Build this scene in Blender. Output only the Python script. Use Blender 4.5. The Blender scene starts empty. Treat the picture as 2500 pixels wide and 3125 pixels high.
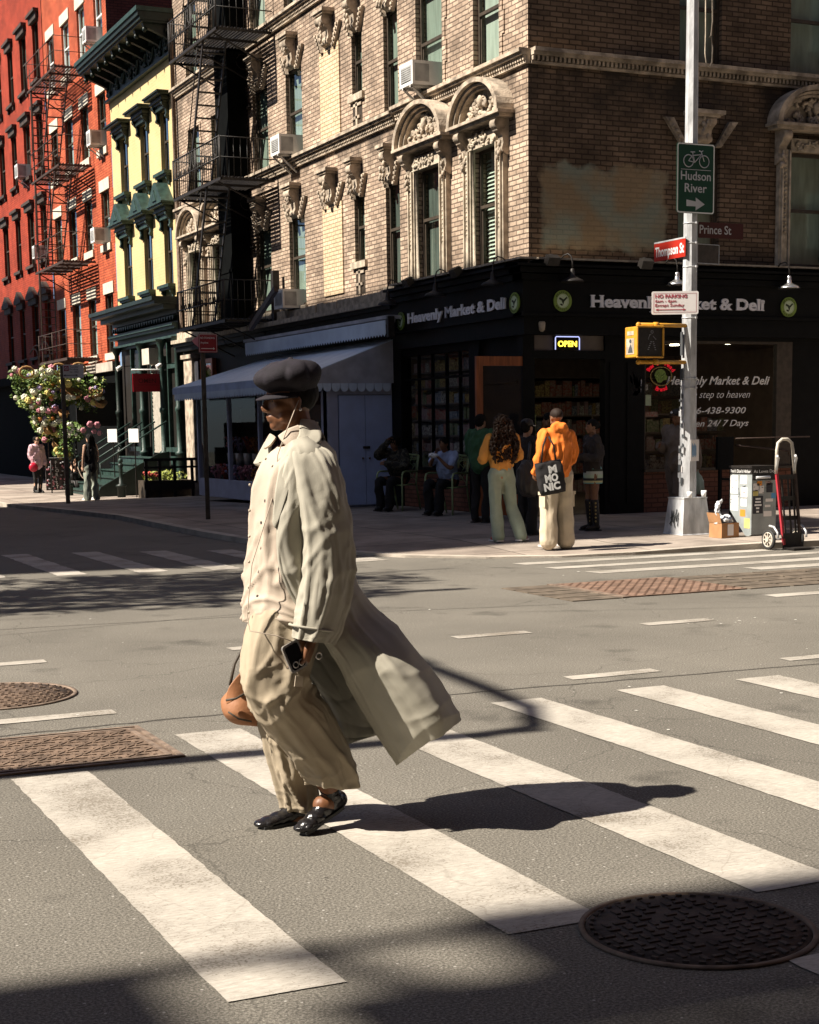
import bpy, math, random
from mathutils import Vector, Matrix, noise
R_ = math.radians
rnd = random.Random(7)
S = bpy.context.scene
COL = S.collection

# ---------------------------------------------------------------- camera
cam_d = bpy.data.cameras.new('camera'); cam = bpy.data.objects.new('camera', cam_d); COL.objects.link(cam)
yaw, pitch, roll = R_(24.8168), R_(8.0825), R_(0.83398)
cy_, sy_ = math.cos(yaw), math.sin(yaw)
fw = Vector((sy_*math.cos(pitch), cy_*math.cos(pitch), -math.sin(pitch)))
rt = Vector((cy_, -sy_, 0)); dn = fw.cross(rt)
r2 = rt*math.cos(roll) + dn*math.sin(roll); d2 = dn*math.cos(roll) - rt*math.sin(roll)
m = Matrix((r2, -d2, -fw)).transposed().to_4x4(); m.translation = Vector((0, 0, 1.55))
cam.matrix_world = m
cam_d.sensor_fit = 'HORIZONTAL'; cam_d.sensor_width = 36.0; cam_d.lens = 36.0*4744.47/2500.0
cam_d.shift_y = (1975.94-1562.5)/2500.0
cam_d.clip_start = 0.1; cam_d.clip_end = 500
S.camera = cam

# ---------------------------------------------------------------- light and exposure
SUN = Vector((-1.0, 0.10, 1.10)).normalized()          # direction towards the sun
elev = math.asin(SUN.z); azim = math.atan2(SUN.x, SUN.y)
W = bpy.data.worlds.new('World'); S.world = W; W.use_nodes = True
nt = W.node_tree; nt.nodes.clear()
sky = nt.nodes.new('ShaderNodeTexSky'); sky.sky_type = 'NISHITA'; sky.sun_disc = False
sky.sun_elevation = elev; sky.sun_rotation = azim; sky.dust_density = 0.6; sky.air_density = 0.38; sky.ozone_density = 0.5
bg = nt.nodes.new('ShaderNodeBackground'); bg.inputs[1].default_value = 0.075
wo = nt.nodes.new('ShaderNodeOutputWorld')
nt.links.new(sky.outputs[0], bg.inputs[0]); nt.links.new(bg.outputs[0], wo.inputs[0])
sun_d = bpy.data.lights.new('sun', 'SUN'); sun_d.energy = 5.0; sun_d.angle = R_(0.53); sun_d.color = (1.0, 0.91, 0.79)
sun = bpy.data.objects.new('sun', sun_d); COL.objects.link(sun)
sun.rotation_euler = (-SUN).to_track_quat('-Z', 'Y').to_euler(); sun.location = (-20, 2, 30)
S.view_settings.view_transform = 'Standard'; S.view_settings.look = 'None'
S.view_settings.exposure = 1.05; S.view_settings.gamma = 1.0
S.render.engine = 'CYCLES'
try:
    S.cycles.max_bounces = 6; S.cycles.diffuse_bounces = 1; S.cycles.glossy_bounces = 3
    S.cycles.transparent_max_bounces = 8; S.cycles.use_denoising = True
    S.cycles.sample_clamp_indirect = 4.0; S.cycles.caustics_reflective = False; S.cycles.caustics_refractive = False
except Exception: pass

# ---------------------------------------------------------------- helpers
OFF = {}
def tag(o, label=None, cat=None, group=None, kind=None):
    if label: o['label'] = label
    if cat: o['category'] = cat
    if group: o['group'] = group
    if kind: o['kind'] = kind
    return o
def thing(name, label, cat, loc=(0, 0, 0), group=None, rz=0.0):
    o = bpy.data.objects.new(name, None); COL.objects.link(o)
    o.empty_display_size = 0.2
    o.location = loc; o.rotation_euler = (0, 0, rz)
    OFF[o.name] = Vector(loc)
    return tag(o, label, cat, group)
def copy_tree(o, parent=None):
    c = o.copy(); COL.objects.link(c); c.parent = parent
    OFF[c.name] = OFF.get(o.name, Vector())
    for ch in list(o.children): copy_tree(ch, c)
    return c
I4 = Matrix.Identity(4)
# facade frames: a = along the wall, b = depth into the building (negative = towards the street), c = height
ML = Matrix(((0, 1, 0, 11.8), (1, 0, 0, 0), (0, 0, 1, 0), (0, 0, 0, 1)))
MR = Matrix(((1, 0, 0, 0), (0, 1, 0, 21.03), (0, 0, 1, 0), (0, 0, 0, 1)))
class MB:
    def __init__(s, M=None):
        s.v = []; s.f = []; s.mi = []; s.sm = []; s.M = M or I4; s.cur = 0; s.smooth = False
    def add(s, vs, fs, smooth=None):
        n = len(s.v); flip = s.M.determinant() < 0
        s.v += [s.M @ Vector(p) for p in vs]
        sm = s.smooth if smooth is None else smooth
        for f in fs:
            f = [n+i for i in f]
            s.f.append(f[::-1] if flip else f); s.mi.append(s.cur); s.sm.append(sm)
        return s
    def box(s, x0, x1, y0, y1, z0, z1):
        if x0 > x1: x0, x1 = x1, x0
        if y0 > y1: y0, y1 = y1, y0
        if z0 > z1: z0, z1 = z1, z0
        return s.add([(x0,y0,z0),(x1,y0,z0),(x1,y1,z0),(x0,y1,z0),(x0,y0,z1),(x1,y0,z1),(x1,y1,z1),(x0,y1,z1)],
              [(0,3,2,1),(4,5,6,7),(0,1,5,4),(1,2,6,5),(2,3,7,6),(3,0,4,7)], False)
    def obox(s, c, size, rot=(0,0,0)):
        from mathutils import Euler
        E = Euler(rot).to_matrix(); c = Vector(c); a, b, d = [q/2 for q in size]
        vs = [c + E @ Vector(p) for p in [(-a,-b,-d),(a,-b,-d),(a,b,-d),(-a,b,-d),(-a,-b,d),(a,-b,d),(a,b,d),(-a,b,d)]]
        return s.add(vs, [(0,3,2,1),(4,5,6,7),(0,1,5,4),(1,2,6,5),(2,3,7,6),(3,0,4,7)], False)
    def quad(s, a, b, c, d): return s.add([a, b, c, d], [(0,1,2,3)], False)
    def bar(s, p, q, w, h=None):
        """square-section bar from p to q"""
        p = Vector(p); q = Vector(q); h = h or w; d = (q-p).normalized()
        up = Vector((0,0,1)) if abs(d.z) < .9 else Vector((0,1,0))
        a = d.cross(up).normalized(); b = a.cross(d)
        vs = []
        for e in (p, q):
            for i, j in ((-1,-1),(1,-1),(1,1),(-1,1)): vs.append(e + a*(i*w/2) + b*(j*h/2))
        return s.add(vs, [(3,2,1,0),(4,5,6,7),(0,1,5,4),(1,2,6,5),(2,3,7,6),(3,0,4,7)], False)
    def tube(s, pts, r, n=8, cap=True, smooth=True, closed=False):
        pts = [Vector(p) for p in pts]; k = len(pts)
        rs = r if isinstance(r, (list, tuple)) else [r]*k
        vs = []; prev = None
        for i, p in enumerate(pts):
            if closed: t = (pts[(i+1) % k]-pts[i-1])
            else: t = pts[min(i+1, k-1)] - pts[max(i-1, 0)]
            t.normalize()
            if prev is None:
                up = Vector((0,0,1)) if abs(t.z) < .9 else Vector((1,0,0))
                a = t.cross(up).normalized()
            else:
                a = (prev - t*prev.dot(t)).normalized()
            prev = a; b = t.cross(a)
            for j in range(n):
                w = 2*math.pi*j/n; vs.append(p + (a*math.cos(w)+b*math.sin(w))*rs[i])
        fs = []
        for i in range(k if closed else k-1):
            i2 = (i+1) % k
            for j in range(n): fs.append((i*n+j, i*n+(j+1)%n, i2*n+(j+1)%n, i2*n+j))
        s.add(vs, fs, smooth)
        if cap and not closed:
            n0 = len(s.v)-k*n
            s.f.append([n0+j for j in range(n)][::-1]); s.mi.append(s.cur); s.sm.append(False)
            s.f.append([n0+(k-1)*n+j for j in range(n)]); s.mi.append(s.cur); s.sm.append(False)
        return s
    def lathe(s, prof, c=(0,0,0), n=20, smooth=True):
        c = Vector(c); vs = []; k = len(prof)
        for r, z in prof:
            for j in range(n):
                w = 2*math.pi*j/n; vs.append(c + Vector((r*math.cos(w), r*math.sin(w), z)))
        fs = [(i*n+j, i*n+(j+1)%n, (i+1)*n+(j+1)%n, (i+1)*n+j) for i in range(k-1) for j in range(n)]
        s.add(vs, fs, smooth); n0 = len(s.v)-k*n
        s.f.append([n0+j for j in range(n)][::-1]); s.mi.append(s.cur); s.sm.append(False)
        s.f.append([n0+(k-1)*n+j for j in range(n)]); s.mi.append(s.cur); s.sm.append(False)
        return s
    def disc(s, c, r, axis, h=.01, n=24):
        """solid disc of thickness h whose faces look along axis"""
        c = Vector(c); ax = Vector(axis).normalized()
        return s.tube([c-ax*h/2, c+ax*h/2], r, n=n, smooth=False)
    def prism(s, poly, to3, d0, d1):
        """poly of 2-D points, to3(u, v, d) -> 3-D; solid between depth d0 and d1"""
        n = len(poly); vs = [to3(u, v, d0) for u, v in poly] + [to3(u, v, d1) for u, v in poly]
        fs = [list(range(n))[::-1], list(range(n, 2*n))] + [(i, (i+1)%n, n+(i+1)%n, n+i) for i in range(n)]
        return s.add(vs, fs, False)
    def ell(s, c, rad, nu=12, nv=8, rot=None, smooth=True):
        from mathutils import Euler
        c = Vector(c); E = Euler(rot).to_matrix() if rot else Matrix.Identity(3); vs = []
        for i in range(nv+1):
            t = math.pi*i/nv
            for j in range(nu):
                w = 2*math.pi*j/nu
                vs.append(c + E @ Vector((rad[0]*math.sin(t)*math.cos(w), rad[1]*math.sin(t)*math.sin(w), rad[2]*math.cos(t))))
        fs = [((i+1)*nu+j, (i+1)*nu+(j+1)%nu, i*nu+(j+1)%nu, i*nu+j) for i in range(nv) for j in range(nu)]
        return s.add(vs, fs, smooth)
    def loft(s, rings, cap=True, closed=True, smooth=True):
        n = len(rings[0]); k = len(rings); vs = [p for r in rings for p in r]
        fs = []
        for i in range(k-1):
            for j in range(n if closed else n-1):
                fs.append((i*n+j, i*n+(j+1)%n, (i+1)*n+(j+1)%n, (i+1)*n+j))
        s.add(vs, fs, smooth)
        if cap and closed:
            n0 = len(s.v)-k*n
            s.f.append([n0+j for j in range(n)][::-1]); s.mi.append(s.cur); s.sm.append(smooth)
            s.f.append([n0+(k-1)*n+j for j in range(n)]); s.mi.append(s.cur); s.sm.append(smooth)
        return s
    def build(s, name, mats, parent=None, mods=None):
        if not isinstance(mats, (list, tuple)): mats = [mats]
        off = OFF.get(parent.name, Vector()) if parent else Vector()
        me = bpy.data.meshes.new(name)
        me.from_pydata([tuple(p-off) for p in s.v], [], s.f)
        for mt in mats: me.materials.append(mt)
        me.polygons.foreach_set('material_index', [min(i, len(mats)-1) for i in s.mi])
        me.polygons.foreach_set('use_smooth', s.sm); me.update()
        o = bpy.data.objects.new(name, me); COL.objects.link(o)
        if parent: o.parent = parent
        OFF[o.name] = off
        return o
def bake(o):
    """replace an object's mesh by its evaluated (modified) mesh"""
    dg = bpy.context.evaluated_depsgraph_get(); dg.update()
    me = bpy.data.meshes.new_from_object(o.evaluated_get(dg))
    o.modifiers.clear(); o.data = me
    return o
def text_mesh(body, size, ext=.004, offset=0.0, shear=0.0, align='LEFT', sx=1.0, sp=1.0):
    """mesh data of some lettering: (verts, faces), x right, y up, z out"""
    c = bpy.data.curves.new('lettering', 'FONT'); c.body = body; c.size = size; c.extrude = ext
    c.offset = offset; c.shear = shear; c.align_x = align; c.resolution_u = 3; c.space_character = sp
    o = bpy.data.objects.new('lettering', c); COL.objects.link(o)
    dg = bpy.context.evaluated_depsgraph_get(); dg.update()
    me = bpy.data.meshes.new_from_object(o.evaluated_get(dg))
    vs = [(v.co.x*sx, v.co.y, v.co.z) for v in me.vertices]; fs = [tuple(p.vertices) for p in me.polygons]
    bpy.data.objects.remove(o); bpy.data.meshes.remove(me); bpy.data.curves.remove(c)
    return vs, fs
def put_text(mb, body, org, right, up, size, **k):
    """lettering laid on a surface: org = baseline start, right/up = directions; fit=(width) scales x to a width"""
    fit = k.pop('fit', None); hfit = k.pop('hfit', None)
    vs, fs = text_mesh(body, size, **k)
    if fit and vs:
        x0 = min(v[0] for v in vs); x1 = max(v[0] for v in vs); q = fit/max(1e-6, x1-x0)
        vs = [((v[0]-x0)*q, v[1], v[2]) for v in vs]
    right = Vector(right).normalized(); up = Vector(up).normalized(); out = right.cross(up); org = Vector(org)
    sv = mb.M; mb.M = I4
    mb.add([org + right*v[0] + up*v[1] + out*v[2] for v in vs], fs, False); mb.M = sv
    return mb

def serif_text(mb, body, org, right, up, size, fit, off=.008, ext=.012):
    """bold lettering with slab serifs on every stem end"""
    vs, fs = text_mesh(body, size, ext=ext, offset=off); x0 = min(v[0] for v in vs); x1 = max(v[0] for v in vs); q = fit/(x1-x0)
    vs = [((v[0]-x0)*q, v[1], v[2]) for v in vs]; done = set(); ex = []
    for f in fs:
        for a, b_ in zip(f, f[1:]+f[:1]):
            A, B_ = vs[a], vs[b_]
            if A[2] > ext*.5 and B_[2] > ext*.5 and abs(A[1]-B_[1]) < 1e-4 and .08*size < abs(A[0]-B_[0]) < .24*size:
                xa, xb = sorted((A[0], B_[0])); k = (round(xa,3), round(A[1],3))
                if k in done: continue
                done.add(k); y = A[1]; s_ = .03*size if y < .25*size else -.03*size; s_ *= 1.6; o_ = .055*size
                ex.append((xa-o_, xb+o_, min(y, y+s_), max(y, y+s_)))
    right = Vector(right).normalized(); up = Vector(up).normalized(); out = right.cross(up); org = Vector(org)
    mb.add([org+right*v[0]+up*v[1]+out*v[2] for v in vs], fs, False)
    for xa, xb, ya, yb in ex:
        P = [org+right*x+up*y+out*z for z in (-ext, ext*1.02) for x, y in ((xa,ya),(xb,ya),(xb,yb),(xa,yb))]
        mb.add(P, [(0,3,2,1),(4,5,6,7),(0,1,5,4),(1,2,6,5),(2,3,7,6),(3,0,4,7)], False)

# ---------------------------------------------------------------- materials
MATS = {}
def nodes(name):
    mt = bpy.data.materials.new(name); mt.use_nodes = True; t = mt.node_tree
    b = t.nodes['Principled BSDF']; MATS[name] = mt
    return mt, t, b
def N(t, ty, **k):
    n = t.nodes.new(ty)
    for a, v in k.items(): setattr(n, a, v)
    return n
def mat(name, col, rough=.7, var=.12, vs=6.0, bump=0.0, bs=60.0, metal=0.0, spec=.4, emit=None, es=0.0, col2=None, detail=4.0, coat=0.0, sheen=0.0, stretch=None):
    """one surface: base colour with soft noise variation and a noise bump"""
    mt, t, b = nodes(name); L = t.links.new
    b.inputs['Roughness'].default_value = rough; b.inputs['Metallic'].default_value = metal
    b.inputs['Specular IOR Level'].default_value = spec
    if coat: b.inputs['Coat Weight'].default_value = coat
    if sheen: b.inputs['Sheen Weight'].default_value = sheen
    tc = N(t, 'ShaderNodeTexCoord'); src = tc.outputs['Object']
    if stretch:
        mp = N(t, 'ShaderNodeMapping'); mp.inputs['Scale'].default_value = stretch; L(src, mp.inputs[0]); src = mp.outputs[0]
    if var or col2:
        nz = N(t, 'ShaderNodeTexNoise'); nz.inputs['Scale'].default_value = vs; nz.inputs['Detail'].default_value = detail
        L(src, nz.inputs['Vector'])
        rp = N(t, 'ShaderNodeValToRGB'); e = rp.color_ramp.elements
        c2 = col2 or [c*(1-var) for c in col]; c1 = [min(1, c*(1+var)) for c in col] if not col2 else col
        e[0].position = .35; e[1].position = .65
        e[0].color = (*c2[:3], 1); e[1].color = (*c1[:3], 1)
        L(nz.outputs[0], rp.inputs[0]); L(rp.outputs[0], b.inputs['Base Color'])
    else: b.inputs['Base Color'].default_value = (*col, 1)
    if bump:
        n2 = N(t, 'ShaderNodeTexNoise'); n2.inputs['Scale'].default_value = bs; n2.inputs['Detail'].default_value = 3
        L(src, n2.inputs['Vector']); bp = N(t, 'ShaderNodeBump'); bp.inputs['Strength'].default_value = bump
        bp.inputs['Distance'].default_value = .02; L(n2.outputs[0], bp.inputs['Height']); L(bp.outputs[0], b.inputs['Normal'])
    if emit: b.inputs['Emission Color'].default_value = (*emit, 1); b.inputs['Emission Strength'].default_value = es
    return mt
def brick_mat(name, c1, c2, mort, soot=0.0, bands=(), rowh=.075, bw=.22, patch=False, msize=.012, splotch=.5, bmp=.6):
    mt, t, b = nodes(name); L = t.links.new
    b.inputs['Roughness'].default_value = .85; b.inputs['Specular IOR Level'].default_value = .25
    geo = N(t, 'ShaderNodeNewGeometry'); sp = N(t, 'ShaderNodeSeparateXYZ'); L(geo.outputs['Position'], sp.inputs[0])
    ad = N(t, 'ShaderNodeMath', operation='ADD'); L(sp.outputs[0], ad.inputs[0]); L(sp.outputs[1], ad.inputs[1])
    cb = N(t, 'ShaderNodeCombineXYZ'); L(ad.outputs[0], cb.inputs[0]); L(sp.outputs[2], cb.inputs[1])
    wn = N(t, 'ShaderNodeTexNoise'); wn.inputs['Scale'].default_value = 9; L(geo.outputs['Position'], wn.inputs['Vector'])
    wm = N(t, 'ShaderNodeVectorMath', operation='SCALE'); wm.inputs['Scale'].default_value = .02; L(wn.outputs['Color'], wm.inputs[0])
    wa = N(t, 'ShaderNodeVectorMath', operation='ADD'); L(cb.outputs[0], wa.inputs[0]); L(wm.outputs[0], wa.inputs[1])
    br = N(t, 'ShaderNodeTexBrick'); L(wa.outputs[0], br.inputs['Vector']); br.inputs['Scale'].default_value = 1
    br.inputs['Brick Width'].default_value = bw; br.inputs['Row Height'].default_value = rowh
    br.inputs['Mortar Size'].default_value = msize; br.inputs['Mortar Smooth'].default_value = .3
    br.inputs['Color1'].default_value = (*c1, 1); br.inputs['Color2'].default_value = (*c2, 1); br.inputs['Mortar'].default_value = (*mort, 1)
    col = br.outputs['Color']
    nz = N(t, 'ShaderNodeTexNoise'); nz.inputs['Scale'].default_value = 1.3; nz.inputs['Detail'].default_value = 8; nz.inputs['Roughness'].default_value = .65
    L(geo.outputs['Position'], nz.inputs['Vector'])
    mr = N(t, 'ShaderNodeMapRange'); mr.inputs[1].default_value = .38; mr.inputs[2].default_value = .62
    mr.inputs[3].default_value = 1-splotch*.5; mr.inputs[4].default_value = 1.08; L(nz.outputs[0], mr.inputs[0])
    mx = N(t, 'ShaderNodeMix', data_type='RGBA', blend_type='MULTIPLY'); mx.inputs[0].default_value = 1
    L(col, mx.inputs[6]); L(mr.outputs[0], mx.inputs[7]); col = mx.outputs[2]
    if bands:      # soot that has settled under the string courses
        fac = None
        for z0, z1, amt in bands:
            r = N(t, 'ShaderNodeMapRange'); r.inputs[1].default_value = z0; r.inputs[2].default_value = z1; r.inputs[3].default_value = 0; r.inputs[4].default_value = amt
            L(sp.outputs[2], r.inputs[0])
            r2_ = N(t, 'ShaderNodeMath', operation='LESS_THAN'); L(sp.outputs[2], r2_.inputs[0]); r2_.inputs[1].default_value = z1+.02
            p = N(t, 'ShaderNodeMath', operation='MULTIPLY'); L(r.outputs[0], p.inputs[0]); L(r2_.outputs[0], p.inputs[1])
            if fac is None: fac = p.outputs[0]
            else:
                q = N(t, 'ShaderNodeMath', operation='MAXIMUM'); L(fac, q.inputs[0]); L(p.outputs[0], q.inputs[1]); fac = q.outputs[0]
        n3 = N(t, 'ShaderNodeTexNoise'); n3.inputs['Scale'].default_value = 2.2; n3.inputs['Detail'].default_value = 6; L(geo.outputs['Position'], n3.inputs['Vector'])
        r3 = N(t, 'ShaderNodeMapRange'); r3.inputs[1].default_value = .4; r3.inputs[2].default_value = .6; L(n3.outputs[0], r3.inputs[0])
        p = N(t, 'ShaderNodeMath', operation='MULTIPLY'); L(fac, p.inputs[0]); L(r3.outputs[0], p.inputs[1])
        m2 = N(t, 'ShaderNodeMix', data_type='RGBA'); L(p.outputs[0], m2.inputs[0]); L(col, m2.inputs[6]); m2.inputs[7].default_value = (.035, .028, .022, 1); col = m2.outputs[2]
    if patch:      # the painted-over square low on the side wall
        n4 = N(t, 'ShaderNodeTexNoise'); n4.inputs['Scale'].default_value = 3.0; n4.inputs['Detail'].default_value = 5; L(geo.outputs['Position'], n4.inputs['Vector'])
        def win(sock, a, bb):
            ctr, hw = (a+bb)/2, (bb-a)/2
            s1 = N(t, 'ShaderNodeMath', operation='SUBTRACT'); L(sock, s1.inputs[0]); s1.inputs[1].default_value = ctr
            s2 = N(t, 'ShaderNodeMath', operation='ABSOLUTE'); L(s1.outputs[0], s2.inputs[0])
            s3 = N(t, 'ShaderNodeMath', operation='MULTIPLY_ADD'); L(n4.outputs[0], s3.inputs[0]); s3.inputs[1].default_value = .5; L(s2.outputs[0], s3.inputs[2])
            r = N(t, 'ShaderNodeMapRange'); r.inputs[1].default_value = hw+.25; r.inputs[2].default_value = hw+.15; L(s3.outputs[0], r.inputs[0])
            return r.outputs[0]
        a = win(sp.outputs[0], 11.98, 14.3); c = win(sp.outputs[2], 4.15, 5.48); e_ = N(t, 'ShaderNodeMath', operation='MULTIPLY'); L(a, e_.inputs[0]); L(c, e_.inputs[1])
        lt = N(t, 'ShaderNodeMath', operation='LESS_THAN'); L(sp.outputs[1], lt.inputs[0]); lt.inputs[1].default_value = 21.06
        e2 = N(t, 'ShaderNodeMath', operation='MULTIPLY'); L(e_.outputs[0], e2.inputs[0]); L(lt.outputs[0], e2.inputs[1])
        e3 = N(t, 'ShaderNodeMath', operation='MULTIPLY'); L(e2.outputs[0], e3.inputs[0]); e3.inputs[1].default_value = .68
        n5 = N(t, 'ShaderNodeTexNoise'); n5.inputs['Scale'].default_value = 1.6; L(geo.outputs['Position'], n5.inputs['Vector'])
        cr = N(t, 'ShaderNodeValToRGB'); cr.color_ramp.elements[0].position = .42; cr.color_ramp.elements[1].position = .6
        cr.color_ramp.elements[0].color = (.36, .27, .16, 1); cr.color_ramp.elements[1].color = (.30, .34, .27, 1); L(n5.outputs[0], cr.inputs[0])
        m3 = N(t, 'ShaderNodeMix', data_type='RGBA'); L(e3.outputs[0], m3.inputs[0]); L(col, m3.inputs[6]); L(cr.outputs[0], m3.inputs[7]); col = m3.outputs[2]
    L(col, b.inputs['Base Color'])
    iv = N(t, 'ShaderNodeMath', operation='SUBTRACT'); iv.inputs[0].default_value = 1; L(br.outputs['Fac'], iv.inputs[1])
    n6 = N(t, 'ShaderNodeTexNoise'); n6.inputs['Scale'].default_value = 30; L(geo.outputs['Position'], n6.inputs['Vector'])
    ma = N(t, 'ShaderNodeMath', operation='MULTIPLY_ADD'); L(n6.outputs[0], ma.inputs[0]); ma.inputs[1].default_value = .5; L(iv.outputs[0], ma.inputs[2])
    bp = N(t, 'ShaderNodeBump'); bp.inputs['Strength'].default_value = bmp; bp.inputs['Distance'].default_value = .02
    L(ma.outputs[0], bp.inputs['Height']); L(bp.outputs[0], b.inputs['Normal'])
    return mt
def glass_mat(name, tint=(.55, .6, .58), refl=.18, rough=.03, graze=.8):
    mt = bpy.data.materials.new(name); mt.use_nodes = True; t = mt.node_tree; t.nodes.clear(); L = t.links.new; MATS[name] = mt
    tr = N(t, 'ShaderNodeBsdfTransparent'); tr.inputs[0].default_value = (*tint, 1)
    gl = N(t, 'ShaderNodeBsdfGlossy'); gl.inputs['Roughness'].default_value = rough; gl.inputs[0].default_value = (.9, .95, .93, 1)
    lw = N(t, 'ShaderNodeLayerWeight'); lw.inputs[0].default_value = .5
    fr = N(t, 'ShaderNodeMath', operation='POWER'); fr.inputs[1].default_value = 4.5; L(lw.outputs['Facing'], fr.inputs[0])
    ad = N(t, 'ShaderNodeMath', operation='MULTIPLY_ADD'); ad.inputs[1].default_value = graze; ad.inputs[2].default_value = refl; ad.use_clamp = True; L(fr.outputs[0], ad.inputs[0])
    mx = N(t, 'ShaderNodeMixShader'); L(ad.outputs[0], mx.inputs[0]); L(tr.outputs[0], mx.inputs[1]); L(gl.outputs[0], mx.inputs[2])
    o = N(t, 'ShaderNodeOutputMaterial'); L(mx.outputs[0], o.inputs[0])
    return mt
# ---------------------------------------------------------------- shared materials
mat('matte_black', (.004,.0045,.0045), rough=.9, var=.2, spec=.04)
mat('paint_black', (.0045,.005,.005), rough=.6, spec=.12, var=.2, bump=.15, bs=25)
mat('iron', (.018,.015,.013), rough=.55, var=.3, vs=20, bump=.2, bs=80)
mat('iron_brown', (.05,.03,.022), rough=.65, var=.35, vs=15)
mat('steel', (.62,.63,.64), rough=.45, var=.18, vs=7, metal=.35, bump=.1, bs=30)
mat('chrome', (.7,.7,.7), rough=.25, metal=.9, var=.05)
mat('white_paint', (.78,.77,.74), rough=.5, var=.06)
mat('rubber', (.03,.03,.03), rough=.7, var=.15)
mat('stone', (.42,.345,.265), rough=.85, var=.45, vs=5, bump=.5, bs=30, detail=8)
mat('stone_pale', (.46,.39,.30), rough=.8, var=.3, vs=8, bump=.3, bs=40)
mat('dark_void', (.006,.006,.006), rough=.9, var=0)
mat('frame_brown', (.055,.042,.03), rough=.6, var=.25, vs=12)
mat('green_paint', (.024,.050,.042), rough=.5, var=.3, vs=8, bump=.2, bs=30)
mat('green_dark', (.010,.020,.016), rough=.5, var=.3, vs=8, bump=.15, bs=30)
mat('concrete', (.42,.37,.31), rough=.9, var=.22, vs=2.5, bump=.35, bs=45, detail=9)
mat('ac_white', (.74,.73,.7), rough=.5, var=.06)
mat('ac_grille', (.34,.34,.33), rough=.6, var=.2)
mat('curtain', (.30,.35,.31), rough=.85, var=.18, vs=3, stretch=(3,6,.6))
mat('curtain_pale', (.50,.55,.50), rough=.85, var=.15, vs=2.5, stretch=(4,5,.6))
mat('curtain_dark', (.10,.12,.11), rough=.85, var=.3, vs=2.5, stretch=(4,5,.6))
mat('blind', (.62,.68,.60), rough=.6, var=.08)
glass_mat('glass', (.80,.86,.82), .10, .03)
glass_mat('shop_glass', (.9,.91,.9), .03, .015, .15)

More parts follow.
